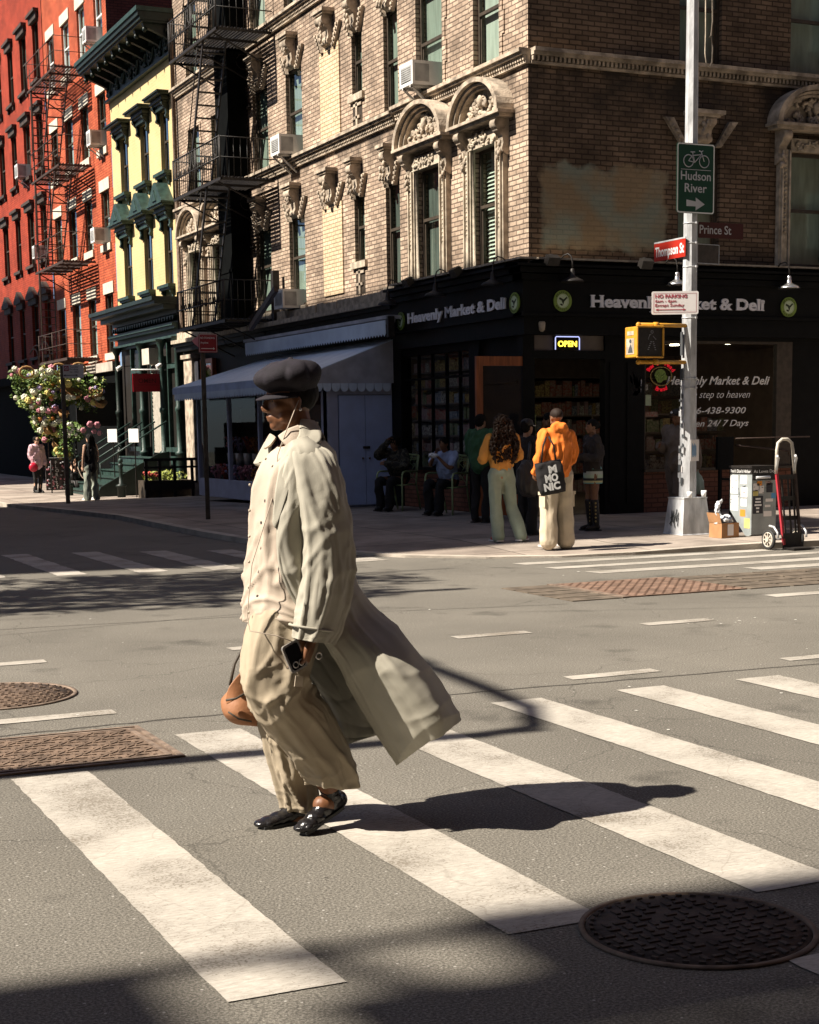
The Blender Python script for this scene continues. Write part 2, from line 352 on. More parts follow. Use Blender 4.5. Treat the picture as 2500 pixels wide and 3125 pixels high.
def asphalt():
    mt, t, b = nodes('asphalt'); L = t.links.new
    b.inputs['Roughness'].default_value = .88; b.inputs['Specular IOR Level'].default_value = .25
    g = N(t, 'ShaderNodeNewGeometry')
    n1 = N(t, 'ShaderNodeTexNoise'); n1.inputs['Scale'].default_value = 105; n1.inputs['Detail'].default_value = 6; n1.inputs['Roughness'].default_value = .75; L(g.outputs['Position'], n1.inputs['Vector'])
    n2 = N(t, 'ShaderNodeTexNoise'); n2.inputs['Scale'].default_value = .55; n2.inputs['Detail'].default_value = 7; n2.inputs['Roughness'].default_value = .6; L(g.outputs['Position'], n2.inputs['Vector'])
    r1 = N(t, 'ShaderNodeValToRGB'); e = r1.color_ramp.elements
    e[0].position = .34; e[0].color = (.050,.047,.042,1); e[1].position = .68; e[1].color = (.38,.355,.305,1)
    k = e.new(.5); k.color = (.165,.152,.127,1); L(n1.outputs[0], r1.inputs[0])
    mr = N(t, 'ShaderNodeMapRange'); mr.inputs[1].default_value = .3; mr.inputs[2].default_value = .7; mr.inputs[3].default_value = .80; mr.inputs[4].default_value = 1.12; L(n2.outputs[0], mr.inputs[0])
    vo = N(t, 'ShaderNodeTexVoronoi'); vo.inputs['Scale'].default_value = 28; L(g.outputs['Position'], vo.inputs['Vector'])
    lt = N(t, 'ShaderNodeMath', operation='LESS_THAN'); lt.inputs[1].default_value = .13; L(vo.outputs['Distance'], lt.inputs[0])
    nv = N(t, 'ShaderNodeSeparateColor'); L(vo.outputs['Color'], nv.inputs[0])
    gt = N(t, 'ShaderNodeMath', operation='GREATER_THAN'); gt.inputs[1].default_value = .8; L(nv.outputs[0], gt.inputs[0])
    an = N(t, 'ShaderNodeMath', operation='MULTIPLY'); L(lt.outputs[0], an.inputs[0]); L(gt.outputs[0], an.inputs[1])
    mx = N(t, 'ShaderNodeMix', data_type='RGBA', blend_type='MULTIPLY'); mx.inputs[0].default_value = 1; L(r1.outputs[0], mx.inputs[6]); L(mr.outputs[0], mx.inputs[7])
    m2 = N(t, 'ShaderNodeMix', data_type='RGBA'); L(an.outputs[0], m2.inputs[0]); L(mx.outputs[2], m2.inputs[6]); m2.inputs[7].default_value = (.42,.40,.36,1)
    # oil stains, tyre-polished bands and hairline cracks
    n3 = N(t, 'ShaderNodeTexNoise'); n3.inputs['Scale'].default_value = 1.7; n3.inputs['Detail'].default_value = 4; L(g.outputs['Position'], n3.inputs['Vector'])
    st = N(t, 'ShaderNodeMapRange'); st.inputs[1].default_value = .60; st.inputs[2].default_value = .72; st.inputs[3].default_value = 1.0; st.inputs[4].default_value = .62; L(n3.outputs[0], st.inputs[0])
    wv = N(t, 'ShaderNodeVectorMath', operation='SCALE'); wv.inputs['Scale'].default_value = .6; L(n3.outputs['Color'], wv.inputs[0])
    wa = N(t, 'ShaderNodeVectorMath', operation='ADD'); L(g.outputs['Position'], wa.inputs[0]); L(wv.outputs[0], wa.inputs[1])
    ve = N(t, 'ShaderNodeTexVoronoi', feature='DISTANCE_TO_EDGE'); ve.inputs['Scale'].default_value = .45; L(wa.outputs[0], ve.inputs['Vector'])
    ck = N(t, 'ShaderNodeMapRange'); ck.inputs[1].default_value = .001; ck.inputs[2].default_value = .004; ck.inputs[3].default_value = .72; ck.inputs[4].default_value = 1; L(ve.outputs['Distance'], ck.inputs[0])
    sp_ = N(t, 'ShaderNodeTexVoronoi'); sp_.inputs['Scale'].default_value = 2.6; L(g.outputs['Position'], sp_.inputs['Vector'])
    gum = N(t, 'ShaderNodeMapRange'); gum.inputs[1].default_value = .03; gum.inputs[2].default_value = .045; gum.inputs[3].default_value = .6; gum.inputs[4].default_value = 1; L(sp_.outputs['Distance'], gum.inputs[0])
    k1 = N(t, 'ShaderNodeMath', operation='MULTIPLY'); L(st.outputs[0], k1.inputs[0]); L(ck.outputs[0], k1.inputs[1])
    k2 = N(t, 'ShaderNodeMath', operation='MULTIPLY'); L(k1.outputs[0], k2.inputs[0]); L(gum.outputs[0], k2.inputs[1])
    m4 = N(t, 'ShaderNodeMix', data_type='RGBA', blend_type='MULTIPLY'); m4.inputs[0].default_value = 1; L(m2.outputs[2], m4.inputs[6]); L(k2.outputs[0], m4.inputs[7])
    L(m4.outputs[2], b.inputs['Base Color'])
    bp = N(t, 'ShaderNodeBump'); bp.inputs['Strength'].default_value = .55; bp.inputs['Distance'].default_value = .012; L(n1.outputs[0], bp.inputs['Height']); L(bp.outputs[0], b.inputs['Normal'])
asphalt()
def road_paint():
    mt, t, b = nodes('road_paint'); L = t.links.new
    b.inputs['Roughness'].default_value = .75; b.inputs['Specular IOR Level'].default_value = .3
    g = N(t, 'ShaderNodeNewGeometry'); src = g.outputs['Position']
    mp = N(t, 'ShaderNodeMapping'); mp.inputs['Scale'].default_value = (1.4, 5, 1); L(src, mp.inputs[0])
    n1 = N(t, 'ShaderNodeTexNoise'); n1.inputs['Scale'].default_value = 14; n1.inputs['Detail'].default_value = 10; n1.inputs['Roughness'].default_value = .8; L(mp.outputs[0], n1.inputs['Vector'])
    n2 = N(t, 'ShaderNodeTexNoise'); n2.inputs['Scale'].default_value = 110; n2.inputs['Detail'].default_value = 3; L(src, n2.inputs['Vector'])
    n3 = N(t, 'ShaderNodeTexNoise'); n3.inputs['Scale'].default_value = 2.3; n3.inputs['Detail'].default_value = 6; L(src, n3.inputs['Vector'])
    r = N(t, 'ShaderNodeValToRGB'); e = r.color_ramp.elements; e[0].position = .34; e[0].color = (.30,.275,.235,1); e[1].position = .66; e[1].color = (.56,.52,.455,1); L(n1.outputs[0], r.inputs[0])
    r3 = N(t, 'ShaderNodeMapRange'); r3.inputs[1].default_value = .35; r3.inputs[2].default_value = .65; r3.inputs[3].default_value = .78; r3.inputs[4].default_value = 1.05; L(n3.outputs[0], r3.inputs[0])
    mx = N(t, 'ShaderNodeMix', data_type='RGBA', blend_type='MULTIPLY'); mx.inputs[0].default_value = 1; L(r.outputs[0], mx.inputs[6]); L(r3.outputs[0], mx.inputs[7])
    # chips and hairline cracks where the asphalt shows
    a = N(t, 'ShaderNodeMath', operation='ADD'); L(n2.outputs[0], a.inputs[0]); L(n3.outputs[0], a.inputs[1])
    chip = N(t, 'ShaderNodeMapRange'); chip.inputs[1].default_value = .92; chip.inputs[2].default_value = .78; L(a.outputs[0], chip.inputs[0])
    wv = N(t, 'ShaderNodeVectorMath', operation='SCALE'); wv.inputs['Scale'].default_value = .25; L(n3.outputs['Color'], wv.inputs[0])
    wa = N(t, 'ShaderNodeVectorMath', operation='ADD'); L(src, wa.inputs[0]); L(wv.outputs[0], wa.inputs[1])
    vo = N(t, 'ShaderNodeTexVoronoi', feature='DISTANCE_TO_EDGE'); vo.inputs['Scale'].default_value = 1.6; L(wa.outputs[0], vo.inputs['Vector'])
    cr = N(t, 'ShaderNodeMapRange'); cr.inputs[1].default_value = .007; cr.inputs[2].default_value = .003; cr.inputs[4].default_value = .28; L(vo.outputs['Distance'], cr.inputs[0])
    mxm = N(t, 'ShaderNodeMath', operation='MAXIMUM'); L(chip.outputs[0], mxm.inputs[0]); L(cr.outputs[0], mxm.inputs[1])
    m2 = N(t, 'ShaderNodeMix', data_type='RGBA'); L(mxm.outputs[0], m2.inputs[0]); L(mx.outputs[2], m2.inputs[6]); m2.inputs[7].default_value = (.2,.175,.14,1)
    L(m2.outputs[2], b.inputs['Base Color'])
    bp = N(t, 'ShaderNodeBump'); bp.inputs['Strength'].default_value = .4; bp.inputs['Distance'].default_value = .008; L(n1.outputs[0], bp.inputs['Height']); L(bp.outputs[0], b.inputs['Normal'])
road_paint()

# ---------------------------------------------------------------- ground, pavement, markings
def drop(y): return -min(max(y-27.0, 0)*.0205, .24)
mb = MB(); ys = [-40, -10, 27, 30, 34, 38.7, 60, 120]
mb.add([(x, y, drop(y)) for y in ys for x in (-60, 80)], [(2*i, 2*i+1, 2*i+3, 2*i+2) for i in range(len(ys)-1)])
tag(mb.build('road', MATS['asphalt']), kind='structure')

KERB = [(7.0,110),(7.0,38.7),(7.0,34),(6.98,30),(6.9,27),(6.8,22),(6.92,19.6),(7.2,17.9),(7.75,16.85),(8.5,16.2),(9.3,15.8),(10.2,15.62),(11.2,15.55),(12,15.45),(18,15.2),(70,14.0)]
WALL = [(14,110),(14,38.7),(14,34),(14,30),(14,27),(14,23.2),(14,23.2),(14,23.2),(14,23.2),(14,23.2),(14,23.2),(14,23.2),(14,23.2),(14,23.2),(18,23.2),(70,23.2)]
def kh(i): return [.08]*4+[.08,.08,.07,.05,.03,.02,.02,.035,.06,.075,.08,.08][i-4:i-3] if False else ([.08]*6+[.07,.05,.03,.02,.02,.035,.06,.075,.08,.08])[i]
def zs(x, y):
    """height of the pavement"""
    t = max(0, min(1, min((x-6.9)/4.9, (y-15.5)/5.5)))
    return .065 + .075*t + drop(y)
mb = MB(); vs = []; fs = []
for i, (k, w) in enumerate(zip(KERB, WALL)):
    h = kh(i)
    d = Vector((w[0]-k[0], w[1]-k[1])).normalized()*.16
    wz = .155
    vs += [(k[0], k[1], drop(k[1])-.02), (k[0], k[1], drop(k[1])+h), (k[0]+d.x, k[1]+d.y, drop(k[1])+h+.002), (w[0], w[1], drop(w[1])+wz)]
n = 4
for i in range(len(KERB)-1):
    for j in (0, 1): mb.cur = 0; fs.append((i*n+j, i*n+j+1, (i+1)*n+j+1, (i+1)*n+j))
mb.add(vs, fs); mb.build('kerb', MATS['concrete'])['kind'] = 'structure'
mt, t, b = nodes('pavement'); L = t.links.new; b.inputs['Roughness'].default_value = .9; b.inputs['Specular IOR Level'].default_value = .2
g = N(t, 'ShaderNodeNewGeometry'); n1 = N(t, 'ShaderNodeTexNoise'); n1.inputs['Scale'].default_value = 1.1; n1.inputs['Detail'].default_value = 9; n1.inputs['Roughness'].default_value = .65; L(g.outputs['Position'], n1.inputs['Vector'])
n2 = N(t, 'ShaderNodeTexNoise'); n2.inputs['Scale'].default_value = 70; L(g.outputs['Position'], n2.inputs['Vector'])
br = N(t, 'ShaderNodeTexBrick'); br.offset = 0; br.inputs['Scale'].default_value = 1; br.inputs['Brick Width'].default_value = 1.5; br.inputs['Row Height'].default_value = 1.5; br.inputs['Mortar Size'].default_value = .012
br.inputs['Color1'].default_value = (.30,.25,.21,1); br.inputs['Color2'].default_value = (.38,.325,.275,1); br.inputs['Mortar'].default_value = (.1,.085,.07,1); L(g.outputs['Position'], br.inputs['Vector'])
mr = N(t, 'ShaderNodeMapRange'); mr.inputs[1].default_value = .35; mr.inputs[2].default_value = .65; mr.inputs[3].default_value = .62; mr.inputs[4].default_value = 1.15; L(n1.outputs[0], mr.inputs[0])
mx = N(t, 'ShaderNodeMix', data_type='RGBA', blend_type='MULTIPLY'); mx.inputs[0].default_value = 1; L(br.outputs[0], mx.inputs[6]); L(mr.outputs[0], mx.inputs[7])
mr2 = N(t, 'ShaderNodeMapRange'); mr2.inputs[3].default_value = .8; mr2.inputs[4].default_value = 1.2; L(n2.outputs[0], mr2.inputs[0])
mx2 = N(t, 'ShaderNodeMix', data_type='RGBA', blend_type='MULTIPLY'); mx2.inputs[0].default_value = 1; L(mx.outputs[2], mx2.inputs[6]); L(mr2.outputs[0], mx2.inputs[7]); L(mx2.outputs[2], b.inputs['Base Color'])
bp = N(t, 'ShaderNodeBump'); bp.inputs['Strength'].default_value = .3; bp.inputs['Distance'].default_value = .01; L(n2.outputs[0], bp.inputs['Height']); L(bp.outputs[0], b.inputs['Normal'])
mb = MB(); fs = [(i*n+2, i*n+3, (i+1)*n+3, (i+1)*n+2) for i in range(len(KERB)-1)]
# pavement sheet with the right cross-fall, as a grid from the kerb to the building line
rows = []
for i, (k, w) in enumerate(zip(KERB, WALL)):
    d = Vector((w[0]-k[0], w[1]-k[1])); dn_ = d.normalized()*.16; st = (k[0]+dn_.x, k[1]+dn_.y); r = []
    for q in range(7):
        x = st[0]+(w[0]-st[0])*q/6; y = st[1]+(w[1]-st[1])*q/6
        z = zs(x, y) if q else drop(k[1])+kh(i)+.002
        r.append((x, y, z))
    rows.append(r)
mb.loft(rows, cap=False, closed=False, smooth=False)
tag(mb.build('pavement', MATS['pavement']), kind='structure')

def zr(x, y): return drop(y)
def jag(mb, x0, x1, y0, y1, z=.004, amp=.0035, skew=0.0):
    """a painted bar with slightly ragged edges"""
    st = .06; pts = []
    nx = max(2, int((x1-x0)/st)); ny = max(2, int((y1-y0)/st)); J = lambda: rnd.uniform(-amp, amp)
    rowsv = []
    nyy = ny
    for j in range(nyy+1):
        y = y0+(y1-y0)*j/nyy; sk = skew*(j/nyy)
        rowsv.append([(x0+sk+J(), y+(J() if j in (0, nyy) else 0), z+drop(y)), (x0+sk+(x1-x0)*.33, y+(J() if j in (0, nyy) else 0), z+drop(y)), (x0+sk+(x1-x0)*.66, y+(J() if j in (0, nyy) else 0), z+drop(y)), (x1+sk+J(), y+(J() if j in (0, nyy) else 0), z+drop(y))])
    mb.loft(rowsv, cap=False, closed=False, smooth=False)
mb = MB()
for x0, x1, y0, y1 in [(.28,.62,3.9,6.9),(1.24,1.59,3.9,6.98),(2.19,2.54,4.05,7.62),(3.13,3.48,4.05,7.63),(4.03,4.36,4.05,7.64),(4.87,5.20,4.05,7.65),(5.70,6.02,4.05,7.62),(6.55,6.88,4.05,7.6),(2.80,3.12,2.85,3.48)]:
    jag(mb, x0, x1, y0, y1)
tag(mb.build('near_crosswalk_markings', MATS['road_paint']), kind='structure')
mb = MB()
for x0, x1, y1 in [(2.75,3.08,20.2),(3.60,3.93,20.15),(4.46,4.80,20.0),(5.26,5.60,19.65),(6.06,6.40,19.3),(6.80,7.12,17.6),(7.12,7.43,17.1)]: jag(mb, x0, x1, 16.62 if x0 > 6.5 else 16.85-(x0-3.6)*.17, y1, amp=.012)
tag(mb.build('left_crosswalk_markings', MATS['road_paint']), kind='structure')
mb = MB()
for x0, x1, y0, y1 in [(8.46,11.9,15.17,15.42),(8.5,22,14.54,14.76),(8.62,22,13.86,14.12),(10.25,22,13.28,13.55)]:
    v = [(x0, y0, .004), (x1, y0, .004), (x1, y1, .004), (x0-.04, y1, .004)]; mb.add(v, [(0,1,2,3)])
tag(mb.build('right_crosswalk_markings', MATS['road_paint']), kind='structure')
mb = MB()
for x0, x1, y0, y1 in [(5.08,5.70,10.12,10.26),(4.85,5.49,8.10,8.23),(6.68,7.3,10.03,10.18),(8.74,9.35,11.1,11.3),(6.46,7.1,8.05,8.18),(1.5,2.15,10.5,10.65),(3.43,4.05,10.4,10.55),(1.4,2.08,8.36,8.50)]: jag(mb, x0, x1, y0, y1, amp=.004)
tag(mb.build('lane_dashes', MATS['road_paint']), kind='structure')
# tar seams
mb = MB(); mat('tar', (.045,.04,.034), rough=.9, var=.3, vs=30)
for pl, w in ([[(1.2,8.02),(2.2,8.06),(3.6,8.03),(5.2,7.93),(7.4,7.83),(11,7.7)], .014], [[(1.0,12.6),(4,12.3),(5.6,11.9),(7,11.6)], .012], [[(5.9,11.5),(9,10.2),(11,9.7)], .008], [[(1.0,11.9),(2.6,12.2),(5,12.6)], .008]):
    pts = []
    for a, b_ in zip(pl, pl[1:]):
        for q in range(14): pts.append((a[0]+(b_[0]-a[0])*q/14, a[1]+(b_[1]-a[1])*q/14+rnd.uniform(-.012,.012)))
    mb.loft([[(x, y-w/2, .0035), (x, y+w/2, .0035)] for x, y in pts], cap=False, closed=False, smooth=False)
tag(mb.build('tar_seams', MATS['tar']), kind='structure')
# scattered litter and pale specks on the road
mb = MB(); mat('litter', (.7,.68,.62), rough=.8, var=.2)
for k in range(46):
    x = rnd.uniform(7.6, 8.6) if k < 16 else rnd.uniform(1.5, 11); y = rnd.gauss(9.9, .12) if k < 16 else rnd.uniform(5, 16)
    a = rnd.uniform(.006, .02) if y < 12 else rnd.uniform(.015, .035)
    if k < 16: x = rnd.gauss(7.45, .2)
    w = rnd.random()*3; mb.add([(x+a*math.cos(w+q*1.57)*rnd.uniform(.4,1), y+a*math.sin(w+q*1.57)*rnd.uniform(.4,1), .006) for q in range(4)], [(0,1,2,3)])
tag(mb.build('road_litter', MATS['litter']), kind='stuff')

# ---------------------------------------------------------------- covers let into the road
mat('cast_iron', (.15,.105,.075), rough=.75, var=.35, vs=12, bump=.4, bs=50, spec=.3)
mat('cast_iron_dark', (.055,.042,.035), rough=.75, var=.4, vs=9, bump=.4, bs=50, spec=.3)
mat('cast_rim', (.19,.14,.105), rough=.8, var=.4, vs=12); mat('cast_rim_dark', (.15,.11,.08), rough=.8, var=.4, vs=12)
mat('rust_plate', (.19,.12,.085), rough=.75, var=.35, vs=6, bump=.5, bs=60)
mat('old_paver', (.12,.095,.07), rough=.9, var=.35, vs=7, bump=.5, bs=30)
def round_cover(name, label, cx, cy, r, m1, m2, group=None, seed=1, pts=None):
    t = thing(name, label, 'manhole cover', (cx, cy, 0), group)
    mb = MB(); mb.lathe([(r*.95,.002),(r*.95,.010),(r*.965,.011),(r*.995,.010),(r*1.0,.002)], (cx, cy, 0), 64); mb.build('rim', m2, t)
    mb = MB(); mb.lathe([(r*.94,.001),(r*.94,.006),(.001,.006)], (cx, cy, 0), 64)
    rr = random.Random(seed); st = .052 if r > .4 else .048
    k = int(r/st)+1
    for i in range(-k, k+1):
        for j in range(-k, k+1):
            x, y = i*st, j*st
            if math.hypot(x, y) > r*.84 or rr.random() < .06: continue
            if (i+j) % 2: mb.box(cx+x-.019, cx+x+.019, cy+y-.008, cy+y+.008, .0055, .0115)
            elif rr.random() < .9: mb.box(cx+x-.008, cx+x+.008, cy+y-.019, cy+y+.019, .0055, .0115)
    for q in range(44):
        w = 2*math.pi*q/44; mb.obox((cx+math.cos(w)*r*.89, cy+math.sin(w)*r*.89, .011), (.012,.02,.006), (0,0,w))
    mb.build('lid', m1, t)
    return t
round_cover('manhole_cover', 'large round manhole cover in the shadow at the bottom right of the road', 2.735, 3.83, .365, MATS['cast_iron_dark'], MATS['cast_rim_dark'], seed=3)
round_cover('manhole_cover', 'round rusty manhole cover at the left edge of the road, above the dash', 1.58, 9.28, .48, MATS['cast_iron'], MATS['cast_rim'], seed=5)
t = thing('access_cover', 'rectangular rusty cast cover with a lattice tread, cutting into the left crosswalk bar', 'access cover', (1.5, 7.5, 0))
mb = MB(); x0, x1, y0, y1 = .75, 2.08, 7.07, 7.93
for a in (0, .05): 
    for bx in ((x0+a, x1-a, y0+a, y0+a+.025), (x0+a, x1-a, y1-a-.025, y1-a), (x0+a, x0+a+.025, y0+a+.026, y1-a-.026), (x1-a-.025, x1-a, y0+a+.026, y1-a-.026)): mb.box(*bx, .002, .011)
mb.build('frame', MATS['cast_rim'], t)
mb = MB(); mb.box(x0+.075, x1-.075, y0+.075, y1-.075, .001, .009); mb.box(x0+.03, x1-.03, y0+.03, y1-.03, .0, .006)
ny = 12; nx = 20
for i in range(nx):
    for j in range(ny):
        x = x0+.12+(x1-x0-.24)*i/(nx-1); y = y0+.12+(y1-y0-.24)*j/(ny-1)
        w = (0, 1.57, .78)[(i+2*j) % 3] + rnd.uniform(-.1,.1)
        mb.obox((x, y, .0105), (.062,.018,.006), (0,0,w))
mb.build('lid', MATS['cast_iron'], t)
t = thing('steel_road_plate', 'rust red studded steel plate set among pavers in the far road', 'road plate', (8.2, 12.4, 0))
mb = MB(); mb.box(7.62, 8.93, 11.78, 13.1, .001, .012); 
for i in range(26):
    for j in range(20): 
        if (i+j) % 2: mb.box(7.66+i*.049, 7.69+i*.049, 11.82+j*.063, 11.84+j*.063, .011, .016)
mb.build('plate', MATS['rust_plate'], t)
mb = MB(); mb.box(7.55, 7.615, 11.76, 13.12, .002, .014); mb.build('edge_strip', MATS['cast_rim'], t)
for i in range(5): mb = MB(); mb.box(7.03, 7.54, 11.76+i*.27, 11.76+i*.27+.245, .001, .008); mb.build('paver', MATS['old_paver'], t)
for i in range(5):
    for j in range(5): mb = MB(); mb.box(8.97+i*.5, 8.97+i*.5+.46, 11.78+j*.265, 11.78+j*.265+.235, .001, .008); mb.build('paver', MATS['old_paver'], t)
# ---------------------------------------------------------------- buildings
def wall(mb, u0, u1, z0, z1, holes, d=0.0, reveal=.2):
    us = sorted({u0, u1, *[h[0] for h in holes], *[h[1] for h in holes]}); us = [u for u in us if u0 <= u <= u1]
    zs_ = sorted({z0, z1, *[h[2] for h in holes], *[h[3] for h in holes]}); zs_ = [z for z in zs_ if z0 <= z <= z1]
    for a, b in zip(us, us[1:]):
        for c, e in zip(zs_, zs_[1:]):
            mu, mz = (a+b)/2, (c+e)/2
            if any(h[0] < mu < h[1] and h[2] < mz < h[3] for h in holes): continue
            mb.quad((a, d, c), (b, d, c), (b, d, e), (a, d, e))
    for a, b, c, e in holes:
        r = d+reveal
        mb.quad((a,d,c),(a,r,c),(a,r,e),(a,d,e)); mb.quad((b,d,c),(b,d,e),(b,r,e),(b,r,c))
        mb.quad((a,d,e),(a,r,e),(b,r,e),(b,d,e)); mb.quad((a,d,c),(b,d,c),(b,r,c),(a,r,c))
def window(M, par, a, b, c, e, dep=.07, shade='curtain', frame='frame_brown', split=.52, blind=False, fw_=.045, muntin=False):
    """double-hung sash: frame > pane, shade"""
    mb = MB(M); d0, d1 = dep, dep+.05
    mb.box(a, a+fw_, d0, d1, c, e); mb.box(b-fw_, b, d0, d1, c, e); mb.box(a+fw_, b-fw_, d0, d1, e-fw_*1.2, e); mb.box(a+fw_, b-fw_, d0-.02, d1, c, c+fw_*1.3)
    zm = c+(e-c)*split; mb.box(a+fw_, b-fw_, d0-.008, d1-.002, zm-.025, zm+.025)
    s_ = fw_*.7; mb.box(a+fw_, a+fw_+s_, d0+.022, d1+.02, c+fw_*1.3, zm-.025); mb.box(b-fw_-s_, b-fw_, d0+.022, d1+.02, c+fw_*1.3, zm-.025)
    if muntin: mb.box((a+b)/2-.012, (a+b)/2+.012, d0+.006, d1-.004, zm+.025, e-fw_*1.2)
    w = mb.build('window', MATS[frame], par)
    mb = MB(M); mb.quad((a+.01,d0+.03,c+.01),(b-.01,d0+.03,c+.01),(b-.01,d0+.03,e-.01),(a+.01,d0+.03,e-.01)); mb.build('pane', MATS['glass'], w)
    mb = MB(M)
    if blind:
        k = int((e-c-.2)/.062)
        for i in range(k): mb.add([(a+.05+(b-a)*.30, d1+.06, c+.1+i*.062), (b-.03, d1+.06, c+.1+i*.062), (b-.03, d1+.10, c+.145+i*.062), (a+.05+(b-a)*.30, d1+.10, c+.145+i*.062)], [(0,1,2,3)])
        mb.box(a+.02, b-.02, d1+.16, d1+.17, c, e); mb.cur = 1
        mb.build('blind', [MATS['blind'], MATS['blind']], w)
        mb2 = MB(M); mb2.box(a+.01, a+.05+(b-a)*.28, d1+.04, d1+.05, c, e); mb2.build('curtain', MATS['curtain'], w)
    else:
        mb.box(a+.005, b-.005, d1+.05, d1+.06, c+.005, e-.005); mb.build('curtain', MATS[shade], w)
    return w

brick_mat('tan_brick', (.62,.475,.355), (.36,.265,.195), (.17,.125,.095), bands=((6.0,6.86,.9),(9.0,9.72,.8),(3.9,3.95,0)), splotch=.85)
brick_mat('side_brick', (.235,.16,.105), (.14,.095,.062), (.065,.045,.03), bands=((5.6,6.86,1.0),(8.8,9.72,.8)), patch=True, splotch=.8)  # dirtier tan brick, with the side wall's shade put into its colour
brick_mat('blond_brick', (.74,.57,.38), (.62,.47,.30), (.36,.27,.18), splotch=.3)
brick_mat('red_brick', (.56,.125,.052), (.42,.082,.034), (.24,.05,.03), splotch=.65, msize=.008, bmp=.9)
brick_mat('dark_red_brick', (.20,.06,.045), (.15,.045,.035), (.08,.03,.025), splotch=.4)
brick_mat('cream_brick', (.62,.485,.25), (.60,.465,.235), (.54,.42,.21), splotch=.12, msize=.006, bmp=.25)
brick_mat('shop_brick', (.26,.11,.07), (.20,.085,.055), (.12,.06,.04), splotch=.4)

B = thing('corner_brick_building', 'tan brick corner tenement with arched carved window hoods above a black shopfront', 'building', (14.5, 25, 0))
WIN2 = [(21.9,22.75),(23.87,24.87),(25.65,26.25),(30.28,31.18),(32.30,33.25),(35.1,36.1),(37.05,37.95)]
FL = [(4.05, 5.87), (7.07, 8.80), (10.0, 11.7), (12.9, 14.6)]
mb = MB(ML); holes = []
for i, (c, e) in enumerate(FL):
    for a, b_ in WIN2: holes.append((a, b_, c, e))
    holes.append((27.22, 27.70, c+.58, e-.02))
wall(mb, 21.03, 38.95, 3.95, 16, holes)
mb.build('front_wall', MATS['tan_brick'], B)
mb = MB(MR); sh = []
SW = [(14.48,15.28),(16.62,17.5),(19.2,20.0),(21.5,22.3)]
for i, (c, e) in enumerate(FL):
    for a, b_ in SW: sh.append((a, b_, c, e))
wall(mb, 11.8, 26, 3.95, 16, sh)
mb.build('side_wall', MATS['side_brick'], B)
mb = MB(); mb.box(12.1, 26, 21.3, 38.9, 15.9, 16); mb.box(25.9, 26, 21.1, 38.9, .1, 15.9); mb.box(12.2, 25.9, 38.9, 38.94, .1, 15.9); mb.box(12.2, 25.9, 21.35, 38.9, 3.05, 3.12)
for z in (6.3, 9.3): mb.box(12.6, 25.9, 21.6, 38.9, z, z+.05)
mb.build('structure_slabs', MATS['dark_red_brick'], B)
# windows
sd = random.Random(4)
for i, (c, e) in enumerate(FL):
    for k, (a, b_) in enumerate(WIN2):
        if i == 0 and k == 0: window(ML, B, a, b_, c, e, blind=True); continue
        sh_ = 'curtain_dark' if (i == 0 and k in (1, 2)) else sd.choice(['curtain', 'curtain', 'curtain_pale'])
        if i == 1 and k in (0, 1): sh_ = 'curtain_pale' if k == 0 else 'curtain'
        window(ML, B, a, b_, c, e, shade=sh_, split=.5 if i else .55)
    window(ML, B, 27.22, 27.70, c+.58, e-.02, shade='curtain', fw_=.035)
    for k, (a, b_) in enumerate(SW[:3]): window(MR, B, a, b_, c, e, shade='curtain', split=.5)
# blond panels, grilles and small sills of the service bay
for i, (c, e) in enumerate(FL):
    mb = MB(ML); mb.box(28.26, 29.26, -.025, .0, c+.02 if i else 4.12, e-.02); mb.build('blond_panel', MATS['blond_brick'], B)
    mb = MB(ML); mb.box(27.12, 27.80, -.06, .02, c+.46, c+.58); mb.build('window_sill', MATS['stone_pale'], B)
    mb = MB(ML); mb.box(27.24, 27.68, -.004, .003, c-.02, c+.46); mb.cur = 1
    mb.box(27.42, 27.50, -.03, -.004, c-.02, c+.46); mb.box(27.24, 27.60, -.03, -.004, c+.36, c+.41); mb.box(27.32, 27.68, -.03, -.004, c+.14, c+.19)
    mb.build('vent_grille', [MATS['frame_brown'], MATS['stone']], B)
    for k, (a, b_) in enumerate(WIN2):
        mb = MB(ML); mb.box(a-.07, b_+.07, -.05 if i == 0 else -.03, .03, c-.1, c); mb.build('window_sill', MATS['stone_pale'], B)
    # the wider ones at the corner wear toothed jambs on the upper floors
    if i > 0:
        for k in (0, 1, 5, 6):
            a, b_ = WIN2[k]
            for e0, sg in ((a, -1), (b_, 1)):
                mb = MB(ML)
                for q in range(5):
                    ww = .16 if q % 2 else .10
                    mb.box(e0+sg*.002, e0+sg*ww, -.02, .01, c+.05+q*.34, c+.05+q*.34+.339)
                mb.build('quoins', MATS['tan_brick'], B)
